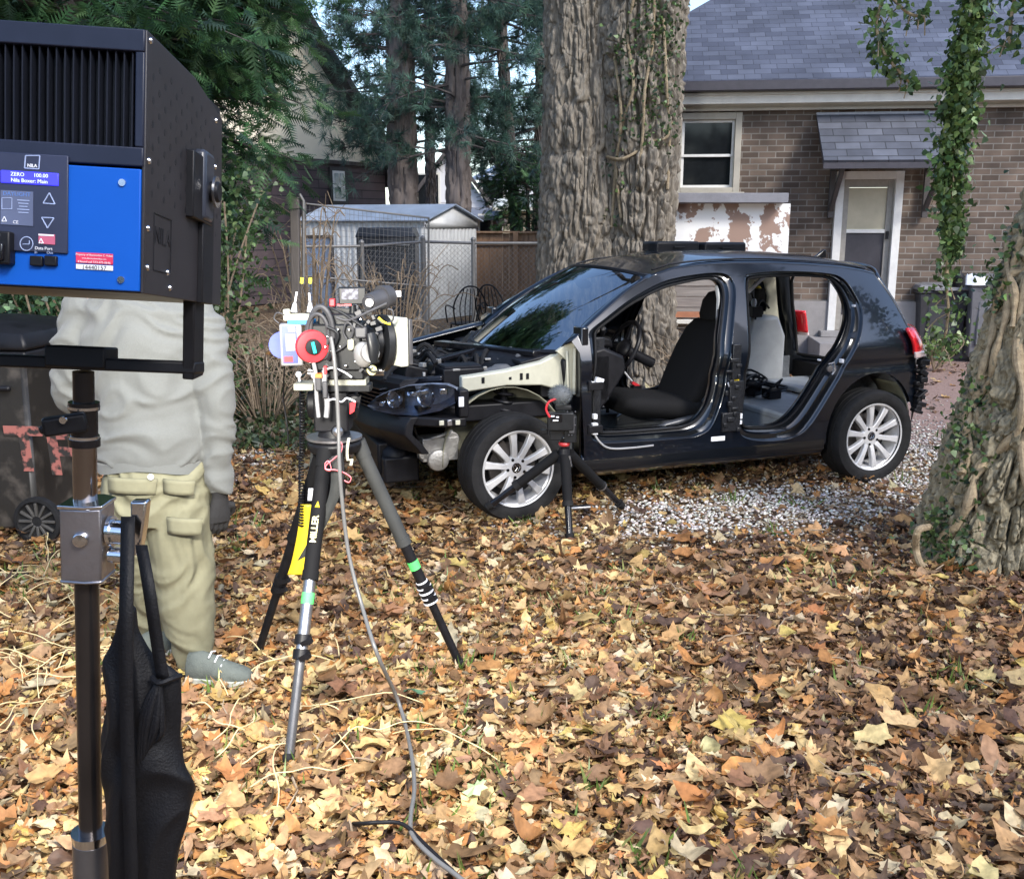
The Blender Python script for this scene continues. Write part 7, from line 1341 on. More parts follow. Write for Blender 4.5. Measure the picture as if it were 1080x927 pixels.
# body, one continuous skin (mostly under the clothes)
b = MB(); hipc = P_(160, 500); chest = P_(150, 375); neckb = P_(142, 303); headc = P_(139, 243, 0.03)
b.ell([(hipc + Vector((0, 0, -0.10)), 0.15, 0.10), (hipc, 0.16, 0.11), (P_(157, 450), 0.14, 0.095), (P_(152, 400), 0.15, 0.10), (chest + Vector((0, 0, 0.03)), 0.17, 0.11), (P_(146, 330), 0.17, 0.10), (P_(144, 310), 0.10, 0.08), (neckb, 0.06, 0.06), (P_(141, 282), 0.056, 0.058)], 24)
b.ball(headc + Vector((0, 0, 0.01)), 0.098, 20, (0.80, 0.98, 1.15)); b.ball(headc + Vector((0.0, 0.06, -0.06)), 0.055, 14, (1, 1, 0.8)); b.ball(headc + Vector((0, 0.10, -0.015)), 0.018, 8, (0.8, 1, 1.4))
for sx in (-1, 1): b.ball(headc + Vector((sx * 0.078, 0.0, -0.01)), 0.026, 10, (0.4, 0.8, 1.2))
rs_, re_, rw_ = P_(208, 338, 0.02), P_(226, 425, 0.0), P_(233, 512, 0.02)
ls_, le_, lw_ = P_(86, 338, 0.02), P_(82, 408, 0.03), P_(96, 420, 0.26)
seg(b, [rs_, re_, rw_], [0.05, 0.042, 0.030]); seg(b, [ls_, le_, lw_], [0.045, 0.032, 0.026])
hipR, kneeR, ankR = P_(185, 505), P_(198, 610, 0.02), P_(207, 698, 0.04); hipL, kneeL, ankL = P_(136, 505, 0.02), P_(148, 610, 0.14), P_(156, 688, 0.24)
seg(b, [hipR, kneeR, ankR], [0.085, 0.055, 0.038]); seg(b, [hipL, kneeL, ankL], [0.085, 0.055, 0.038]); seg(b, [neckb, P_(180, 318), rs_], [0.06, 0.06, 0.05]); seg(b, [neckb, P_(110, 318), ls_], [0.06, 0.06, 0.05])
body = person.w('body', fused(b, 0.009, 4), M['skin'], smooth=80)
for sx in (-1, 1):
    e = MB(); e.ball(headc + Vector((sx * 0.03, 0.083, 0.012)), 0.012, 10); person.w('eye', e, M['print_white'], body)
e = MB(); e.ball(headc + Vector((0, 0.083, -0.055)), 0.02, 10, (1.2, 0.4, 0.3)); person.w('mouth', e, mat('lips', (0.40, 0.16, 0.14), 0.5), body)
e = MB(); e.ball(headc + Vector((0, -0.014, 0.03)), 0.107, 22, (0.82, 0.93, 1.10)); 
for k in range(120): a_, c_ = rng.uniform(-2.9, -0.2), rng.uniform(0.1, 1.4); n_ = Vector((math.cos(a_) * math.cos(c_) * 0.84, math.sin(a_) * math.cos(c_), math.sin(c_))); e.tube([headc + Vector((0, -0.01, 0.02)) + n_ * 0.09, headc + Vector((0, -0.01, 0.02)) + n_ * 0.112 + Vector((0, 0, -0.02))], [0.008, 0.002], 5)
person.w('hair', e, mat('brown_hair', (0.06, 0.04, 0.028), 0.6, vs_=60, bump=0.5))
# sweatshirt
b = MB(); b.ell([(P_(160, 486), 0.192, 0.135), (P_(160, 476), 0.200, 0.145), (P_(159, 455), 0.203, 0.150), (P_(156, 420), 0.190, 0.145), (P_(152, 385), 0.200, 0.145), (P_(149, 350), 0.220, 0.140), (P_(147, 328), 0.21, 0.125), (P_(144, 312), 0.16, 0.105), (P_(143, 303), 0.095, 0.085), (P_(142, 298), 0.08, 0.075)], 32)
seg(b, [P_(196, 324), P_(214, 345, 0.01), P_(224, 400, -0.01), P_(229, 440, -0.01), P_(230, 480, 0.0), P_(231, 512, 0.01), P_(232, 521, 0.012)], [0.070, 0.078, 0.070, 0.062, 0.056, 0.047, 0.041]); b.ball(P_(198, 328, 0.01), 0.078, 16)
seg(b, [P_(100, 324), P_(84, 345, 0.02), P_(80, 385, 0.03), P_(80, 410, 0.06), P_(84, 420, 0.16), P_(96, 422, 0.26)], [0.080, 0.088, 0.085, 0.080, 0.066, 0.050]); b.ball(P_(88, 328, 0.01), 0.082, 16)
person.w('sweatshirt', fused(b, 0.0085, 2, 0.016, (2.2, 2.2, 11)), M['sweat'], smooth=85)
b = MB(); c = P_(160, 487); b.loft([[c + Vector((0.193 * math.cos(a), 0.138 * math.sin(a), h + 0.012 * math.sin(3 * a))) for a in np.linspace(0, 2 * math.pi, 41)[:-1]] for h in (0.018, 0.012, -0.012, -0.016)]); person.w('sweatshirt_hem', b, M['sweat'], smooth=80)
b = MB(); c = P_(142, 303); b.tube([c + Vector((0.085 * math.cos(a), 0.078 * math.sin(a), -0.012 - 0.022 * math.sin(a) * -1 * -1)) for a in np.linspace(0, 2 * math.pi, 33)], 0.010, 8, caps=False); person.w('collar', b, M['sweat'], smooth=80)
# trousers
b = MB(); b.ell([(P_(163, 478), 0.185, 0.128), (P_(163, 500), 0.195, 0.140), (P_(162, 530), 0.198, 0.145), (P_(161, 548), 0.175, 0.13)], 32)
seg(b, [P_(186, 515), P_(189, 560, 0.0), P_(194, 610, 0.01), P_(199, 655, 0.02), P_(205, 690, 0.035), P_(207, 703, 0.04)], [0.125, 0.122, 0.108, 0.095, 0.066, 0.058])
seg(b, [P_(140, 515, 0.02), P_(146, 560, 0.07), P_(154, 610, 0.14), P_(160, 655, 0.20), P_(163, 690, 0.25)], [0.120, 0.100, 0.082, 0.075, 0.065])
tr_ = person.w('trousers', fused(b, 0.0085, 2, 0.014, (5, 5, 7)), M['khaki'], smooth=85)
M['khaki_dark'] = mat('lower_cuff', (0.15, 0.135, 0.095), 0.9, vs_=40)
def pocket(px0, py0, px1, py1, dy, name='pocket'):
    b = MB(); a, c, d_, e_ = P_(px0, py0, dy), P_(px1, py0 + 2, dy), P_(px1 - 2, py1 + 2, dy), P_(px0 + 1, py1, dy); rows = []
    for i in range(5):
        u = i / 4; rows.append([a.lerp(e_, u).lerp(c.lerp(d_, u), j / 5) + Vector((0, -0.012 * math.sin(math.pi * j / 5) + 0.0, 0)) for j in range(6)])
    b.grid(rows); person.w(name, b, M['khaki'], tr_, smooth=80, solid=0.007)
pocket(114, 503, 166, 519, -0.150, 'pocket_flap'); pocket(172, 505, 206, 520, -0.135, 'pocket_flap'); pocket(176, 545, 214, 562, -0.135, 'pocket_flap')
b = MB(); b.lathe(P_(159, 503, -0.168), (0, -1, 0), [(0, 0), (0.011, 0), (0.010, 0.003), (0, 0.004)], 14); person.w('button', b, M['print_white'], tr_)
b = MB(); c = P_(206, 704, 0.04); b.ell([(c + Vector((0, 0, 0.02)), 0.062, 0.062), (c, 0.056, 0.058), (P_(210, 716, 0.03) , 0.048, 0.05)], 20); person.w('trouser_cuff', b, M['khaki_dark'], tr_, smooth=80)
def shoe(heel, d, L=0.285):
    d = Vector(d).normalized(); s_ = Vector((-d.y, d.x, 0)); up, sol = MB(), MB(); rg, rs2 = [], []
    for (u, w_, h_) in ((0.0, 0.024, 0.055), (0.04, 0.034, 0.085), (0.25, 0.036, 0.095), (0.45, 0.040, 0.078), (0.65, 0.046, 0.055), (0.85, 0.044, 0.040), (0.96, 0.030, 0.030), (1.0, 0.016, 0.02)):
        c = Vector(heel) + d * (u * L); rg.append([c + s_ * (w_ * math.cos(a)) + Vector((0, 0, 0.028 + h_ * max(0, math.sin(a)) ** 0.8 + 0.004 * math.sin(a))) for a in np.linspace(0, 2 * math.pi, 17)[:-1]]); rs2.append([c + s_ * (x_ * (w_ + 0.004)) + Vector((0, 0, z_)) for x_, z_ in ((-1, 0.004), (1, 0.004), (1.02, 0.03), (-1.02, 0.03))])
    S2 = person.w('shoe', up.loft(rg), M['sole'], smooth=70); person.w('sole', sol.loft(rs2), mat('pale_sole', (0.32, 0.33, 0.30), 0.7), S2, bevel=0.004)
    lc = MB()
    for k in range(4): c = Vector(heel) + d * (L * (0.40 + 0.09 * k)) + Vector((0, 0, 0.125 - 0.016 * k)); lc.tube([c - s_ * 0.03 - Vector((0, 0, 0.012)), c, c + s_ * 0.03 - Vector((0, 0, 0.012))], 0.003, 5)
    person.w('laces', lc, M['print_white'], S2)
hh_ = G(196, 722, 0.03); shoe(hh_ + Vector((0, 0.03, 0)), (1, -0.12, 0), 0.25); hl_ = G(150, 700, 0.03); shoe(hl_, (0.5, 0.8, 0))
# gloved hands, five fingers each, slightly curled
M['glove'] = mat('dark_glove', (0.015, 0.015, 0.017), 0.85, vs_=40, bump=0.3, bs=200)
def hand(wr, dirv, palm_n, sgn):
    wr = Vector(wr); d = Vector(dirv).normalized(); n = Vector(palm_n); n = (n - d * n.dot(d)).normalized(); s_ = d.cross(n) * sgn; b = MB()
    b.tube([wr - d * 0.03, wr, wr + d * 0.03, wr + d * 0.07, wr + d * 0.10], [0.031, 0.032, 0.042, 0.046, 0.040], 16, 0.6) if False else None
    rg = []
    for (u, w_, t_) in ((-0.04, 0.032, 0.030), (0.0, 0.030, 0.024), (0.03, 0.038, 0.023), (0.07, 0.045, 0.021), (0.098, 0.043, 0.016)): rg.append([wr + d * u + s_ * (w_ * math.cos(a)) + n * (t_ * math.sin(a)) for a in np.linspace(0, 2 * math.pi, 17)[:-1]])
    b.loft(rg)
    for k, L in enumerate((0.070, 0.080, 0.075, 0.058)):
        p0 = wr + d * 0.092 + s_ * (0.031 - 0.0205 * k); p1 = p0 + (d + n * 0.25) .normalized() * L * 0.45; p2 = p1 + (d + n * 0.8).normalized() * L * 0.33; p3 = p2 + (d + n * 1.5).normalized() * L * 0.25; b.tube([p0 - d * 0.02, p0, p1, p2, p3], [0.0105, 0.0108, 0.0098, 0.009, 0.006], 9)
    t0 = wr + d * 0.03 + s_ * 0.032; b.tube([t0 - s_ * 0.01, t0 + (d * 0.5 + s_) .normalized() * 0.022, t0 + (d * 0.9 + s_ * 0.7 + n * 0.4).normalized() * 0.055, t0 + (d * 1.2 + s_ * 0.3 + n * 0.6).normalized() * 0.08], [0.014, 0.0135, 0.0115, 0.008], 9)
    return fused(b, 0.0035, 2)
person.w('glove', hand(P_(232, 524, 0.015), (-0.10, 0.05, -1), (-0.7, 0.7, 0), 1), M['glove'], smooth=80)
person.w('glove', hand(lw_ + Vector((0.02, 0.04, 0)), (0.3, 1, 0.0), (0.5, 0, -1), -1), M['glove'], smooth=80)
# ================================================================== BIG BLACK BIN AT LEFT
q = G(30, 570); binM = Matrix.Translation((q.x - 0.22, q.y + 0.32, 0)) @ Matrix.Rotation(R(-6), 4, 'Z'); bn = Thing('black_wheelie_bin', 'large scuffed black bin with worn red lettering at the left edge', 'bin', M=binM)
W2, D2, H2 = 0.36, 0.33, 1.22
def sq_(s, z, a=W2, b_=D2): return [(-a * s, -b_ * s, z), (a * s, -b_ * s, z), (a * s, b_ * s, z), (-a * s, b_ * s, z)]
b = MB(); b.loft([sq_(0.82, 0.05), sq_(0.84, 0.10), sq_(0.97, 0.98), sq_(1.0, 1.0)]); M['scuffed'] = mat_patch('scuffed_black', (0.020, 0.019, 0.018), (0.085, 0.075, 0.066), 7, 0.60, soft=0.10, rough=0.5, detail=9); bn.p('body', b, M['scuffed'], bevel=0.03)
b = MB(); b.loft([sq_(1.04, 1.0), sq_(1.05, 1.03), sq_(1.04, 1.06)]); b.box((0, -D2 * 1.02, 0.86), (W2 * 1.5, 0.03, 0.03)); bn.p('rim', b, M['black'], bevel=0.012)
b = MB(); b.loft([sq_(1.08, 1.065), sq_(1.08, 1.10), sq_(1.0, 1.15), sq_(0.75, 1.19), sq_(0.3, H2)]); bn.p('lid', b, M['black'], bevel=0.015)
for sx in (1, -1):
    xw = (bn.inv @ G(47, 572)).x if sx > 0 else -W2 * 0.8; b = MB(); c = Vector((xw, -D2 * 0.98 - 0.03, 0.135)); b.lathe(c, (0, -1, 0), [(0.02, -0.03), (0.105, -0.03), (0.132, -0.02), (0.135, 0.0), (0.132, 0.018), (0.112, 0.022), (0.106, 0.008), (0.10, 0.004), (0.03, 0.004), (0.03, 0.014), (0.0, 0.014)], 36); wh_ = bn.p('wheel', b, M['rubber'], smooth=40); b = MB()
    for k in range(12): a = k * math.pi / 6; b.bar(c + Vector((0.028 * math.cos(a), -0.010, 0.028 * math.sin(a))), c + Vector((0.104 * math.cos(a), -0.012, 0.104 * math.sin(a))), 0.014, 0.016, up=(0, 1, 0))
    bn.p('spokes', b, mat('grey_spokes', (0.06, 0.058, 0.055), 0.5), wh_, bevel=0.002)
m_, t_, p_ = nodes_of('worn_red_print'); tc = t_.nodes.new('ShaderNodeTexCoord'); nn_ = t_.nodes.new('ShaderNodeTexNoise'); nn_.inputs['Scale'].default_value = 13; nn_.inputs['Detail'].default_value = 8; t_.links.new(tc.outputs['Object'], nn_.inputs[0]); rp = t_.nodes.new('ShaderNodeValToRGB'); rp.color_ramp.elements[0].position = 0.47; rp.color_ramp.elements[0].color = (0.03, 0.026, 0.024, 1); rp.color_ramp.elements[1].position = 0.53; rp.color_ramp.elements[1].color = (0.34, 0.12, 0.10, 1); t_.links.new(nn_.outputs['Fac'], rp.inputs[0]); t_.links.new(rp.outputs[0], p_.inputs['Base Color']); p_.inputs['Roughness'].default_value = 0.7
for ch_, px, py in (('S', -20, 478), ('T', 27, 476), ('F', 64, 480)):
    r = bn.inv.to_3x3() @ ray(px, py); c = bn.inv @ CAM; yl = -D2 * 0.925; k = (yl - c.y) / r.y; qq = c + r * k; bn.p('lettering', text_mb(ch_, 0.34, Matrix.Translation((qq.x, yl + 0.002, qq.z)) @ Matrix.Rotation(R(4.5), 4, 'X') @ TXZ, 0.002, bold=0.012), m_)
# ================================================================== CINE TRIPOD
apx_ = D(353, 470, 3.42); cap = Vector((apx_.x, 3.42, apx_.z))
tri = Thing('cine_tripod', 'tall black tripod with silver lower front leg holding the cine camera', 'tripod', (cap.x, cap.y, 0))
M['carbon'] = mat('carbon_grey', (0.10, 0.10, 0.105), 0.3, vs_=50, metal=0.4, stretch=(1, 1, 0.3))
M['foam'] = mat('foam_sleeve', (0.007, 0.007, 0.008), 0.8, spec=0.2)
fl, ff, frt = G(271, 692, 0.02), G(303, 812, 0.02), G(488, 707, 0.02)
tops = [cap + Vector((-0.045, 0.05, 0.0)), cap + Vector((-0.02, -0.07, 0.0)), cap + Vector((0.075, 0.03, 0.01))]
for i, (tp, ft) in enumerate(((tops[0], fl), (tops[1], ff), (tops[2], frt))):
    d = ft - tp; b = MB(); b.cyl(tp, tp + d * 0.06, 0.030, 0.028); b.cyl(tp + d * 0.05, tp + d * 0.40, 0.0255); b.cyl(tp + d * 0.40, tp + d * 0.43, 0.028)
    L_ = tri.w('leg', b, M['foam'] if i != 2 else mat('grey_foam', (0.035, 0.037, 0.037), 0.75), smooth=40)
    lo = MB(); lo.cyl(tp + d * 0.42, tp + d * 0.66, 0.0205); tri.w('middle_tube', lo, M['steel'] if i == 1 else M['black_matte'], L_, smooth=40)
    lo = MB(); lo.cyl(tp + d * 0.64, tp + d * 0.965, 0.016); tri.w('lower_tube', lo, M['carbon'] if i == 1 else M['black_matte'], L_, smooth=40)
    lo = MB(); sd_ = d.cross(Vector((0, 1, 0))).normalized()
    for f_ in (0.60, 0.645): lo.cyl(tp + d * f_, tp + d * (f_ + 0.03), 0.027); lo.bar(tp + d * (f_ + 0.02) + Vector((0, -0.02, 0)), tp + d * (f_ + 0.005) + Vector((0.035, -0.03, 0)), 0.018, 0.016)
    tri.w('leg_lock', lo, M['black'], L_, smooth=40)
    lo = MB(); lo.cyl(tp + d * 0.96, ft + Vector((0, 0, -0.01)), 0.018, 0.006); lo.ball(tp + d * 0.965, 0.022, 10); tri.w('foot', lo, M['rubber'], L_, smooth=40)
    if i == 2:
        for k in range(5):
            lo = MB(); f_ = 0.59 + 0.022 * k; lo.cyl(tp + d * f_, tp + d * (f_ + 0.006), 0.0285 if f_ > 0.6 else 0.0225); tri.w('ring_mark', lo, M['print_white'], L_)
    if i > 0:
        lo = MB(); f_ = 0.50 if i == 2 else 0.47; lo.cyl(tp + d * f_, tp + d * (f_ + 0.035), 0.0212); tri.w('tape', lo, M['green_tape'], L_)
    if i == 1:
        f_ = 0.27; z_ax = -d.normalized(); y_ax = Vector((0, -1, 0)); y_ax = (y_ax - z_ax * y_ax.dot(z_ax)).normalized(); x_ax = z_ax  # lettering runs up the leg
        up_ = y_ax.cross(x_ax); Mt = Matrix((( x_ax.x, -up_.x * -1, y_ax.x, 0), (x_ax.y, -up_.y * -1, y_ax.y, 0), (x_ax.z, -up_.z * -1, y_ax.z, 0), (0, 0, 0, 1)))
        c = tp + d * f_ + y_ax * 0.0265; lo = MB(); a1 = x_ax * 0.075; a2 = up_ * 0.014; lo.add([c + a1 - a2 * 0.6, c + a1 + a2 * 0.6, c + a1 * 1.3], [(0, 1, 2)]); tri.w('arrow_mark', lo, M['yellow'], L_, solid=0.001, recalc=False)
        Mt = Matrix.Translation(c + y_ax * 0.0012) @ Mt; tri.w('lettering', text_mb('MILLER', 0.030, Mt, 0.0004, bold=0.0006), mat('cream_print', (0.75, 0.70, 0.35), 0.6), L_)
b = MB(); b.lathe(cap + Vector((0, 0, -0.02)), (0, 0, 1), [(0, 0), (0.085, 0), (0.095, 0.02), (0.095, 0.035), (0.075, 0.05), (0, 0.05)], 28); b.box(cap + Vector((-0.0, -0.06, -0.10)), (0.075, 0.07, 0.17)); tri.w('spider', b, M['black'], bevel=0.005)
b = MB(); b.lathe(cap + Vector((0, 0, 0.028)), (0, 0, 1), [(0.07, 0), (0.098, 0), (0.098, 0.008), (0.07, 0.010)], 28); tri.w('bowl_ring', b, M['steel'], smooth=40)
hz = cap.z
b = MB(); b.cyl(cap + Vector((0, 0, 0.03)), cap + Vector((0, 0, 0.07)), 0.06, 0.05); b.box(cap + Vector((0.0, 0, 0.13)), (0.12, 0.11, 0.14)); b.cyl(cap + Vector((-0.085, 0, 0.15)), cap + Vector((0.085, 0, 0.15)), 0.05, n=24); b.cyl(cap + Vector((0.02, -0.09, 0.07)), cap + Vector((0.02, -0.03, 0.07)), 0.016); fh = tri.w('fluid_head', b, M['black_matte'], bevel=0.006)
b = MB(); b.tube([cap + Vector((-0.05, -0.04, 0.2)), cap + Vector((-0.09, -0.12, 0.0)), cap + Vector((-0.115, -0.16, -0.10))], 0.011, 8) if False else b.ball(cap + Vector((0.03, -0.095, 0.07)), 0.02, 10); tri.w('silver_knob', b, M['steel'], fh)
b = MB(); b.cyl(D(374, 424, 3.37), D(374, 424, 3.42), 0.02); b.add([D(374, 421, 3.36), D(381, 417, 3.36), D(378, 431, 3.36)], [(0, 1, 2)]); tri.w('pan_block', b, M['black'], fh)
b = MB(); b.prism([(0, 0), (0.022, 0.006), (0.014, -0.03), (-0.002, -0.04)], 0.002, Matrix.Translation(D(369, 425, 3.33))); tri.w('red_mark', b, M['red'], fh)
def ribbon(T, name, pts, Y_, w_, m, parent=None, up=(1, 0, 0)):
    P = cat_rom([D(x_, y_, Y_) for x_, y_ in pts], 6); b = MB(); u = Vector(up).normalized() * (w_ / 2); b.grid([[p - u, p + u] for p in P]); return T.w(name, b, m, parent, solid=0.002)
M['strap_grey'] = mat('grey_strap', (0.035, 0.037, 0.036), 0.9, vs_=40)
ribbon(tri, 'leg_strap', [(354, 480), (356, 505), (350, 530), (336, 560), (320, 588)], 3.25, 0.052, M['strap_grey'], up=(0.9, 0, 0.5)); ribbon(tri, 'leg_strap', [(333, 468), (330, 500), (331, 520)], 3.5, 0.03, M['strap_grey'])
ribbon(tri, 'yellow_pouch', [(325, 532), (322, 560), (316, 590), (311, 606)], 3.42, 0.055, M['yellow']); ribbon(tri, 'label_tag', [(329, 515), (328, 528)], 3.41, 0.025, M['print_white'])
M['pink'] = mat('pink_ribbon', (0.85, 0.22, 0.26), 0.6, var=0.05)
ribbon(tri, 'pink_ribbon', [(358, 465), (361, 470), (359, 478), (351, 485), (345, 490), (343, 495), (349, 496), (347, 487), (343, 489), (344, 495), (354, 496), (363, 499), (370, 504), (368, 509), (363, 507)], 3.22, 0.016, M['pink'], up=(0.2, -1, 0.6))
ribbon(tri, 'white_cord', [(368, 462), (366, 475), (367, 486), (371, 484), (370, 491)], 3.28, 0.010, M['cream'])
# ================================================================== CINE CAMERA on the tripod
cc = D(365, 365, 3.40); cine = Thing('cine_camera', 'cine camera rig with matte box, monitor, antennas and battery on the tripod', 'film camera', (cap.x, cap.y, cap.z + 0.2))
Yc = 3.38
def Q(px, py, dy=0.0): return D(px, py, Yc + dy)
def bx(px0, py0, px1, py1, dep, dy=0.0, rz=0.0):
    a, c = Q(px0, py0, dy), Q(px1, py1, dy); m2 = (a + c) / 2; b = MB(); b.box((0, 0, 0), (abs(c.x - a.x), dep, abs(a.z - c.z))); b.tf(Matrix.Translation(m2) @ Matrix.Rotation(rz, 4, 'Z')); return b
M['cam_black'] = mat('camera_black', (0.010, 0.011, 0.013), 0.4, vs_=30, spec=0.35); M['cam_dark'] = mat('camera_grey', (0.045, 0.045, 0.05), 0.45, vs_=20)
b = bx(330, 340, 385, 388, 0.15); b.merge(bx(338, 330, 378, 342, 0.10)); bdy = cine.w('camera_body', b, M['cam_black'], bevel=0.006)
b = MB(); lens0, lens1 = Q(378, 362), Q(404, 362, 0.03); b.cyl(lens0, lens1, 0.052, 0.056, 28); b.cyl(Q(384, 362, 0.005), Q(388, 362, 0.01), 0.062, n=28); b.cyl(Q(393, 362, 0.015), Q(398, 362, 0.022), 0.072, n=28); b.cyl(Q(400, 362, 0.02), Q(406, 362, 0.03), 0.098, n=28); cine.w('lens', b, M['cam_black'], smooth=40)
b = MB(); b.box((0, 0, 0), (0.030, 0.17, 0.165)); b.tf(Matrix.Translation(Q(413, 359, 0.02)) @ Matrix.Rotation(R(38), 4, 'Z')); mbx = cine.w('matte_box', b, mat('pale_filter_tray', (0.55, 0.56, 0.48), 0.5, vs_=12), bevel=0.004)
b = MB(); b.box((0.022, 0, 0), (0.014, 0.185, 0.155)); b.tf(Matrix.Translation(Q(413, 359, 0.02)) @ Matrix.Rotation(R(38), 4, 'Z')); cine.w('matte_frame', b, M['cam_dark'], mbx, bevel=0.003)
b = MB(); b.box((-0.0165, 0.0, 0.0), (0.002, 0.01, 0.04)); b.box((-0.0165, 0.05, -0.045), (0.002, 0.014, 0.02)); b.tf(Matrix.Translation(Q(413, 359, 0.02)) @ Matrix.Rotation(R(38), 4, 'Z')); cine.w('slot', b, M['black'], mbx)
b = MB(); b.cyl(Q(384, 372, -0.07), Q(391, 372, -0.12), 0.032, n=22); b.ball(Q(383, 374, -0.10), 0.034, 14, (1, 0.7, 1.3)); ff_ = cine.w('follow_focus', b, mat('focus_grey', (0.33, 0.33, 0.33), 0.35, metal=0.5), smooth=50)
b = MB(); b.tube([Q(391, 352, -0.11), Q(394, 365, -0.12), Q(394, 382, -0.11)], [0.018, 0.024, 0.016], 12, 0.7); cine.w('hand_grip', b, M['cam_black'], ff_, smooth=50)
b = bx(367, 357, 374, 369, 0.05, -0.08); cine.w('focus_motor', b, M['cream'], ff_, bevel=0.008)
b = bx(375, 344, 388, 356, 0.06, -0.07); cine.w('motor_unit', b, M['cam_dark'], bevel=0.006)
b = bx(357, 303, 386, 321, 0.035, 0.0, R(8)); mon = cine.w('monitor', b, M['cam_black'], bevel=0.004)
m_, t_, p_ = nodes_of('monitor_picture'); vz = t_.nodes.new('ShaderNodeTexVoronoi'); vz.inputs['Scale'].default_value = 65; tc = t_.nodes.new('ShaderNodeTexCoord'); t_.links.new(tc.outputs['Object'], vz.inputs['Vector']); rp = t_.nodes.new('ShaderNodeValToRGB'); rp.color_ramp.elements[0].position = 0.3; rp.color_ramp.elements[0].color = (0.65, 0.66, 0.78, 1); rp.color_ramp.elements[1].position = 0.62; rp.color_ramp.elements[1].color = (0.04, 0.03, 0.07, 1)
t_.links.new(vz.outputs['Distance'], rp.inputs[0]); t_.links.new(rp.outputs[0], p_.inputs['Emission Color']); p_.inputs['Emission Strength'].default_value = 0.35; p_.inputs['Base Color'].default_value = (0.02, 0.02, 0.03, 1)
b = bx(360, 305, 378, 316, 0.002, -0.022, R(8)); cine.w('screen', b, m_, mon)
b = bx(356, 320.5, 371, 322.5, 0.02, -0.01); cine.w('red_strip', b, M['red'], mon); b = bx(348, 315, 354, 323, 0.03, 0.0); cine.w('red_box', b, M['red'], bevel=0.003)
b = MB(); b.cyl(Q(372, 322), Q(372, 342), 0.012); b.cyl(Q(378, 333), Q(360, 333), 0.009); b.bar(Q(345, 327, 0.01), Q(392, 330, 0.03), 0.025, 0.018); cine.w('top_handle', b, M['cam_black'])
b = MB(); b.cyl(Q(389, 319, -0.02), Q(404, 315, 0.04), 0.030, 0.034, 24); b.cyl(Q(387, 320, -0.03), Q(392, 318, -0.01), 0.022, 0.028, 24); b.cyl(Q(402, 314, 0.04), Q(411, 312, 0.07), 0.042, 0.036, 24); evf = cine.w('viewfinder', b, M['cam_dark'], smooth=40); b = MB(); b.cyl(Q(389.5, 319.5, -0.052), Q(390.5, 319, -0.03), 0.014, n=16); cine.w('eyepiece', b, M['chrome'], evf)
b = bx(415, 307, 423, 313, 0.004, 0.06); cine.w('white_card', b, M['print_white'])
b = bx(295, 341, 320, 385, 0.055, -0.02, R(10)); bat = cine.w('battery', b, M['grey_plastic'], bevel=0.006)
b = bx(297, 344, 314, 383, 0.004, -0.052, R(10)); cine.w('battery_label', b, mat('blue_label', (0.04, 0.06, 0.34), 0.4, vs_=6, c2=(0.10, 0.13, 0.42)), bat)
b = bx(299.5, 376, 309, 382, 0.002, -0.056, R(10)); cine.w('label_strip', b, M['red'], bat); b = bx(304, 345, 311, 350, 0.002, -0.057, R(10)); cine.w('label_strip', b, M['print_white'], bat); b = bx(301, 352, 312, 370, 0.002, -0.0555, R(10)); cine.w('label_strip', b, mat('grey_label', (0.30, 0.31, 0.36), 0.4), bat)
b = MB(); b.cyl(Q(298, 364, 0.0), Q(298, 364, -0.02), 0.046, n=26); cine.w('blue_dial', b, mat('blue_dial', (0.02, 0.05, 0.42), 0.5), bat, smooth=40)
b = MB(); c = Q(328, 365, -0.09); b.lathe(c, (0.45, -1, 0), [(0.022, 0), (0.052, 0), (0.056, 0.012), (0.052, 0.026), (0.026, 0.03)], 32); rd = cine.w('red_dial', b, M['red'], smooth=40); b = MB(); b.lathe(c + Vector((0.012, -0.025, 0)), (0.45, -1, 0), [(0, -0.01), (0.028, 0), (0.026, 0.012), (0, 0.014)], 24); cine.w('dial_knob', b, M['cam_black'], rd, smooth=40); b = MB(); b.tube([c + Vector((0.015, -0.045, 0.018)), c + Vector((0.022, -0.045, -0.018))], 0.006, 8); cine.w('cyan_mark', b, mat('cyan', (0.03, 0.55, 0.50), 0.4), rd)
b = MB(); c = Q(340, 350, -0.06); b.tube([c + Vector((0.055 * math.cos(a) * 0.7, -0.02, 0.085 * math.sin(a))) for a in np.linspace(0, 6.28, 30)], 0.010, 8, caps=False); b.tube([c + Vector((-0.01 + 0.05 * math.cos(a) * 0.7, -0.03, 0.062 * math.sin(a))) for a in np.linspace(0, 6.28, 30)], 0.007, 8, caps=False); cine.w('gear_ring', b, M['cam_dark'])
b = bx(300, 331, 330, 338, 0.05, -0.02); b.merge(bx(299, 326, 306, 332, 0.03, -0.02)); tx_ = cine.w('transmitter', b, M['cream'], bevel=0.004); b = bx(305, 337, 332, 341.5, 0.05, -0.02); cine.w('blue_strip', b, mat('bright_blue', (0.02, 0.30, 0.75), 0.4), tx_)
for (x0_, y0_, x1_, y1_, x2_, y2_) in ((310, 329, 311, 320, 313, 308), (327, 329, 327, 320, 326, 309)):
    b = MB(); b.cyl(Q(x0_, y0_, -0.02), Q(x1_, y1_, -0.02), 0.011, 0.006); b.tube([Q(x1_, y1_, -0.02), Q(x2_, y2_, -0.02)], 0.0035, 7); cine.w('antenna', b, M['print_white'], tx_)
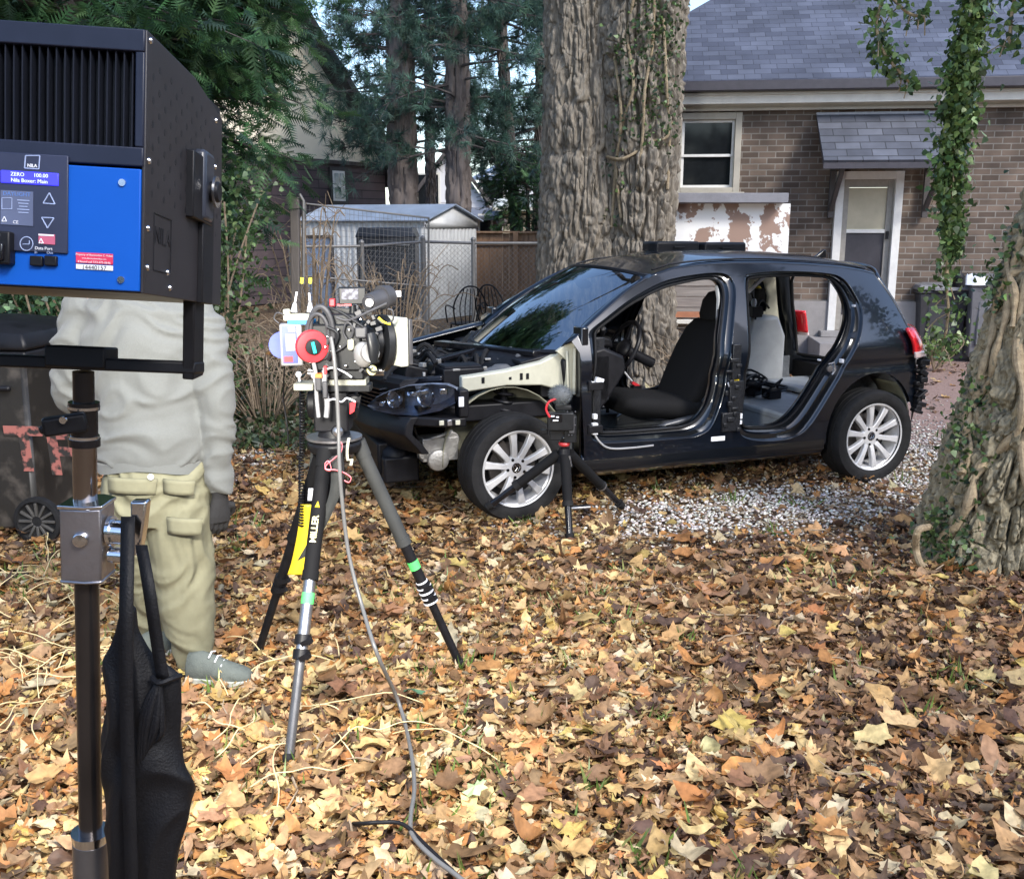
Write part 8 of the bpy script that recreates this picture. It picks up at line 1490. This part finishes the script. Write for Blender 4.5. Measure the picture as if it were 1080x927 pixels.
for (x0_, y0_, x1_, y1_) in ((322, 313, 318, 299), (326, 322, 327, 299)):
    b = MB(); b.tube([Q(x0_, y0_, 0.02), Q(x1_, y1_, 0.02)], 0.002, 5); an = cine.w('whip_antenna', b, M['black'], tx_); b = MB(); b.cyl(Q(x1_, y1_, 0.02), Q(x1_ + 0.5, y1_ - 6, 0.02), 0.0055, n=8); cine.w('antenna_tip', b, mat('yellow_tip', (0.85, 0.80, 0.05), 0.5), an)
b = bx(312, 403, 333, 410, 0.09, -0.02); b.merge(bx(333, 398, 388, 405, 0.08, 0.0)); cine.w('base_plate', b, mat('pale_plate', (0.30, 0.30, 0.25), 0.5), bevel=0.003); b = bx(334, 388, 386, 398, 0.11); b.merge(bx(345, 404, 392, 412, 0.07)); cine.w('sliding_base', b, M['cam_black'], bevel=0.004)
b = MB()
for zz in (391, 394): b.cyl(Q(325, zz, 0.03 * (zz - 392)), Q(405, zz, 0.03 * (zz - 392) + 0.03), 0.0075, n=10)
cine.w('rod', b, M['steel'])
for (a_, c_) in ((315, 395), (331, 396)): b = MB(); b.ball(Q(a_, c_, -0.05), 0.011, 10); b.cyl(Q(a_, c_, -0.05), Q(a_ + 1, c_ + 7, -0.04), 0.004); cine.w('ball_lever', b, M['print_white'])
b = MB(); b.lathe(Q(392, 390, -0.06), (0.2, -1, 0), [(0, 0), (0.018, 0), (0.016, 0.02), (0, 0.02)], 14); cine.w('yellow_knob', b, mat('pale_yellow', (0.62, 0.60, 0.30), 0.5))
CB = [([(330, 380), (333, 395), (334, 420), (336, 440)], 0.009, 'grey_plastic'), ([(343, 388), (342, 405), (345, 425), (344, 440)], 0.012, 'grey_plastic'), ([(355, 335), (366, 338), (380, 333), (395, 326), (408, 320)], 0.006, 'cam_dark'), ([(409, 326), (414, 328), (414, 338), (404, 341), (398, 336)], 0.004, 'cam_dark'), ([(352, 372), (362, 366), (370, 356), (372, 346), (366, 340), (362, 350), (366, 358)], 0.004, 'cam_dark'), ([(340, 392), (350, 388), (362, 392), (371, 398)], 0.004, 'print_white'), ([(345, 423), (352, 421), (360, 424), (366, 420), (375, 424)], 0.004, 'print_white'), ([(300, 332), (292, 330), (289, 336), (294, 341)], 0.003, 'cam_dark'), ([(350, 325), (362, 331), (372, 338), (383, 345)], 0.006, 'cam_black'), ([(387, 386), (392, 392), (400, 391)], 0.005, 'cam_black'), ([(345, 345), (356, 352), (352, 366), (346, 380)], 0.008, 'cam_black'), ([(399, 335), (405, 340), (412, 342)], 0.005, 'yellow')]
for pts, r_, mm in CB:
    b = MB(); b.tube(cat_rom([Q(x_, y_, -0.10) for x_, y_ in pts], 6), r_ * 0.75, 8); cine.w('cable', b, M[mm])
b = MB(); c = MB(); 
for (x_, y_, w_) in ((336, 402, 7), (343, 410, 6)): b.merge(bx(x_ - w_ / 2, y_ - 8, x_ + w_ / 2, y_ + 10, 0.02, -0.11))
cine.w('connector', b, M['cam_dark'], bevel=0.004); b = bx(333, 394, 340, 398, 0.022, -0.112); cine.w('orange_ring', b, mat('orange_ring', (0.8, 0.18, 0.03), 0.5)); b = bx(342, 386, 345, 394, 0.02, -0.11); cine.w('red_connector', b, M['red'])
b = MB()
for k in range(26): a = Q(rng.uniform(332, 400), rng.uniform(330, 396), rng.uniform(-0.09, -0.05)); b.box(a, (rng.uniform(0.006, 0.025), 0.02, rng.uniform(0.006, 0.02)), Matrix.Rotation(rng.uniform(0, 3), 3, 'Y'))
cine.w('small_fittings', b, M['cam_dark'], bevel=0.001)
b = MB()
for k in range(14): a = Q(rng.uniform(335, 398), rng.uniform(330, 392), -0.105); b.ball(a, rng.uniform(0.003, 0.006), 8)
cine.w('bright_screws', b, M['chrome'])
# cables to the ground
b = MB(); gpts = [Q(349, 356, -0.12), Q(352, 375, -0.14), Q(355, 410, -0.15), Q(357, 450, -0.16), D(358, 490, 3.2), D(361, 530, 3.2), D(368, 585, 3.18), D(382, 640, 3.12), D(398, 690, 2.98), G(421, 742, 0.10), G(433, 790, 0.085), G(437, 830, 0.085), G(433, 862, 0.085), G(436, 882, 0.09), G(458, 905, 0.085), G(490, 930, 0.085), G(540, 980, 0.05)]
b.tube(cat_rom(gpts, 6), 0.0068, 9); cb = obj('video_cable', b, mat('grey_cable', (0.13, 0.13, 0.13), 0.35), smooth=60); tag(cb, 'grey cable running from the cine camera down across the leaves', 'cable')
b = MB(); b.tube(cat_rom([G(370, 868, 0.03), G(385, 868, 0.08), G(400, 867, 0.09), G(425, 869, 0.095), G(450, 892, 0.085), G(486, 926, 0.085), G(530, 960, 0.06)], 6), 0.006, 8); tag(obj('ground_cable', b, M['black'], smooth=60), 'short black cable emerging from the leaves at the bottom', 'cable')
b = MB(); n = 420; pts = []
for k in range(n):
    u = k / n; c = D(317 + (1.5 if u < .5 else 0.5), 405 + 150 * u, 3.42); pts.append(c + Vector((0.008 * math.cos(k * 0.75), 0.008 * math.sin(k * 0.75), 0)))
b.tube(pts, 0.0035, 5); b.tube(cat_rom([Q(300, 385, 0.0), D(299, 420, 3.5), D(303, 450, 3.5), D(304, 470, 3.5)], 6), 0.003, 5); tag(obj('coiled_cable', b, M['black'], smooth=60), 'black coiled cable dangling beside the tripod under the battery', 'cable')
# ================================================================== SMALL TRIPOD AND ACTION CAMERA
f1, f2, f3 = G(601, 569, 0.02), G(656, 534, 0.03), D(514, 535, 5.46); Ym = 5.40; mc = D(595, 478, Ym)
mt = Thing('mini_tripod', 'small black tripod by the front wheel holding a little camera', 'tripod', (mc.x, mc.y, 0))
b = MB(); b.cyl(mc + Vector((0, 0, -0.05)), mc + Vector((0, 0, 0.03)), 0.045, 0.03); b.cyl(mc + Vector((0, 0, 0.02)), mc + Vector((0, 0, 0.055)), 0.012); mt.w('centre_post', b, M['black'], smooth=40)
b = MB(); b.lathe(mc + Vector((0, 0, 0.045)), (0, 0, 1), [(0, 0), (0.03, 0), (0.034, 0.01), (0.03, 0.02), (0, 0.02)], 20); mt.w('red_ring', b, mat('dark_red', (0.42, 0.03, 0.03), 0.35), smooth=40)
b = MB(); b.ball(mc + Vector((0, 0, 0.085)), 0.032, 14); b.cyl(mc + Vector((0, 0, 0.09)), mc + Vector((0, 0, 0.125)), 0.018, 0.03); b.box(mc + Vector((0.045, -0.02, 0.08)), (0.05, 0.025, 0.02)); mt.w('ball_head', b, M['black_gloss'], smooth=40)
for i, (ft, off) in enumerate(((f1, (0.004, -0.025)), (f2, (0.03, 0.01)), (f3, (-0.03, 0.008)))):
    tp = mc + Vector((off[0], off[1], -0.005)); d = ft - tp; b = MB(); b.cyl(tp, tp + d * 0.58, 0.031, 0.027); L_ = mt.w('leg', b, M['foam'], smooth=40); b = MB(); b.cyl(tp + d * 0.56, tp + d * 0.97, 0.020); mt.w('lower_tube', b, M['black_gloss'], L_, smooth=40); b = MB(); b.cyl(tp + d * 0.55, tp + d * 0.61, 0.0310); b.cyl(tp + d * 0.93, ft, 0.028, 0.022); mt.w('leg_lock', b, M['rubber'], L_, smooth=40)
    if i == 1: b = MB(); b.cyl(tp + d * 0.585, tp + d * 0.60, 0.0320); mt.w('grey_band', b, M['steel'], L_)
    if i == 0: b = MB(); b.tube([tp + Vector((0.02, -0.02, 0.0)), tp + Vector((0.03, -0.02, -0.06))], 0.009, 8); mt.w('silver_catch', b, M['steel'], L_)
b = MB(); c = D(611, 549, 5.75); c.z = 0.045; b.box(c, (0.17, 0.05, 0.02), Matrix.Rotation(R(12), 3, 'Z')); tag(obj('metal_bracket', b, M['steel'], bevel=0.006), 'flat grey metal bracket lying on leaves beside the mini tripod', 'bracket')
ac = Thing('action_camera', 'small camera with grey furry microphone and red cable on the mini tripod', 'camera', mc + Vector((0, 0, 0.125)))
b = MB(); a0 = D(591, 444, Ym - 0.03); b.box(a0, (0.145, 0.06, 0.10)); b.box(D(601, 452, Ym), (0.07, 0.07, 0.15)); b.box(D(594, 430, Ym), (0.09, 0.04, 0.025)); b.box(D(588, 458, Ym), (0.09, 0.05, 0.06)); b.box(D(574, 455, Ym), (0.04, 0.03, 0.03)); A_ = ac.w('camera_body', b, M['cam_black'], bevel=0.005)
b = MB(); b.box(D(587, 441, Ym - 0.062), (0.062, 0.004, 0.045)); ac.w('screen', b, M['black_gloss'], A_); 
for (x_, y_, w_) in ((583, 439, 0.02), (588, 440, 0.016), (586, 443.5, 0.03)): b = MB(); b.box(D(x_, y_, Ym - 0.066), (w_, 0.002, 0.008)); ac.w('screen_digit', b, M['print_white'], A_)
b = MB(); b.box(D(603, 448, Ym - 0.04), (0.03, 0.03, 0.09)); 
for k in range(8): b.ball(D(rng.uniform(596, 608), rng.uniform(434, 462), Ym - 0.05), 0.006, 8)
ac.w('cage_knobs', b, M['cam_dark'], A_, bevel=0.003)
b = MB(); c = D(591, 416, Ym - 0.02); b.ball(c, 0.050, 14, (1.1, 1.2, 0.95)); MI = ac.w('microphone', b, mat('fur_core', (0.13, 0.14, 0.15), 0.95)); n = 2600; dr_ = rand_dirs(n)
fu = [(-0.03, 0, 0), (0.03, 0, 0), (0.015, 1, 0.1)]; Pn = np.array([[*c]]) + dr_ * np.array([0.055, 0.058, 0.048]); scatter('fur', fu, [(0, 1, 2)], Pn, basis(dr_ + rng.normal(0, 0.35, (n, 3)), rng.uniform(0, 6, n)), rng.uniform(0.010, 0.022, n), pick([(0.16, 0.18, 0.19), (0.28, 0.30, 0.31)], [2, 1], n), M['needle'], MI, ac.inv)
b = MB(); b.tube(cat_rom([D(588, 420, Ym - 0.06), D(579, 424, Ym - 0.06), D(576, 432, Ym - 0.06), D(580, 440, Ym - 0.06)], 6), 0.0065, 8); ac.w('red_cable', b, M['red'])
bpy.context.view_layer.update()
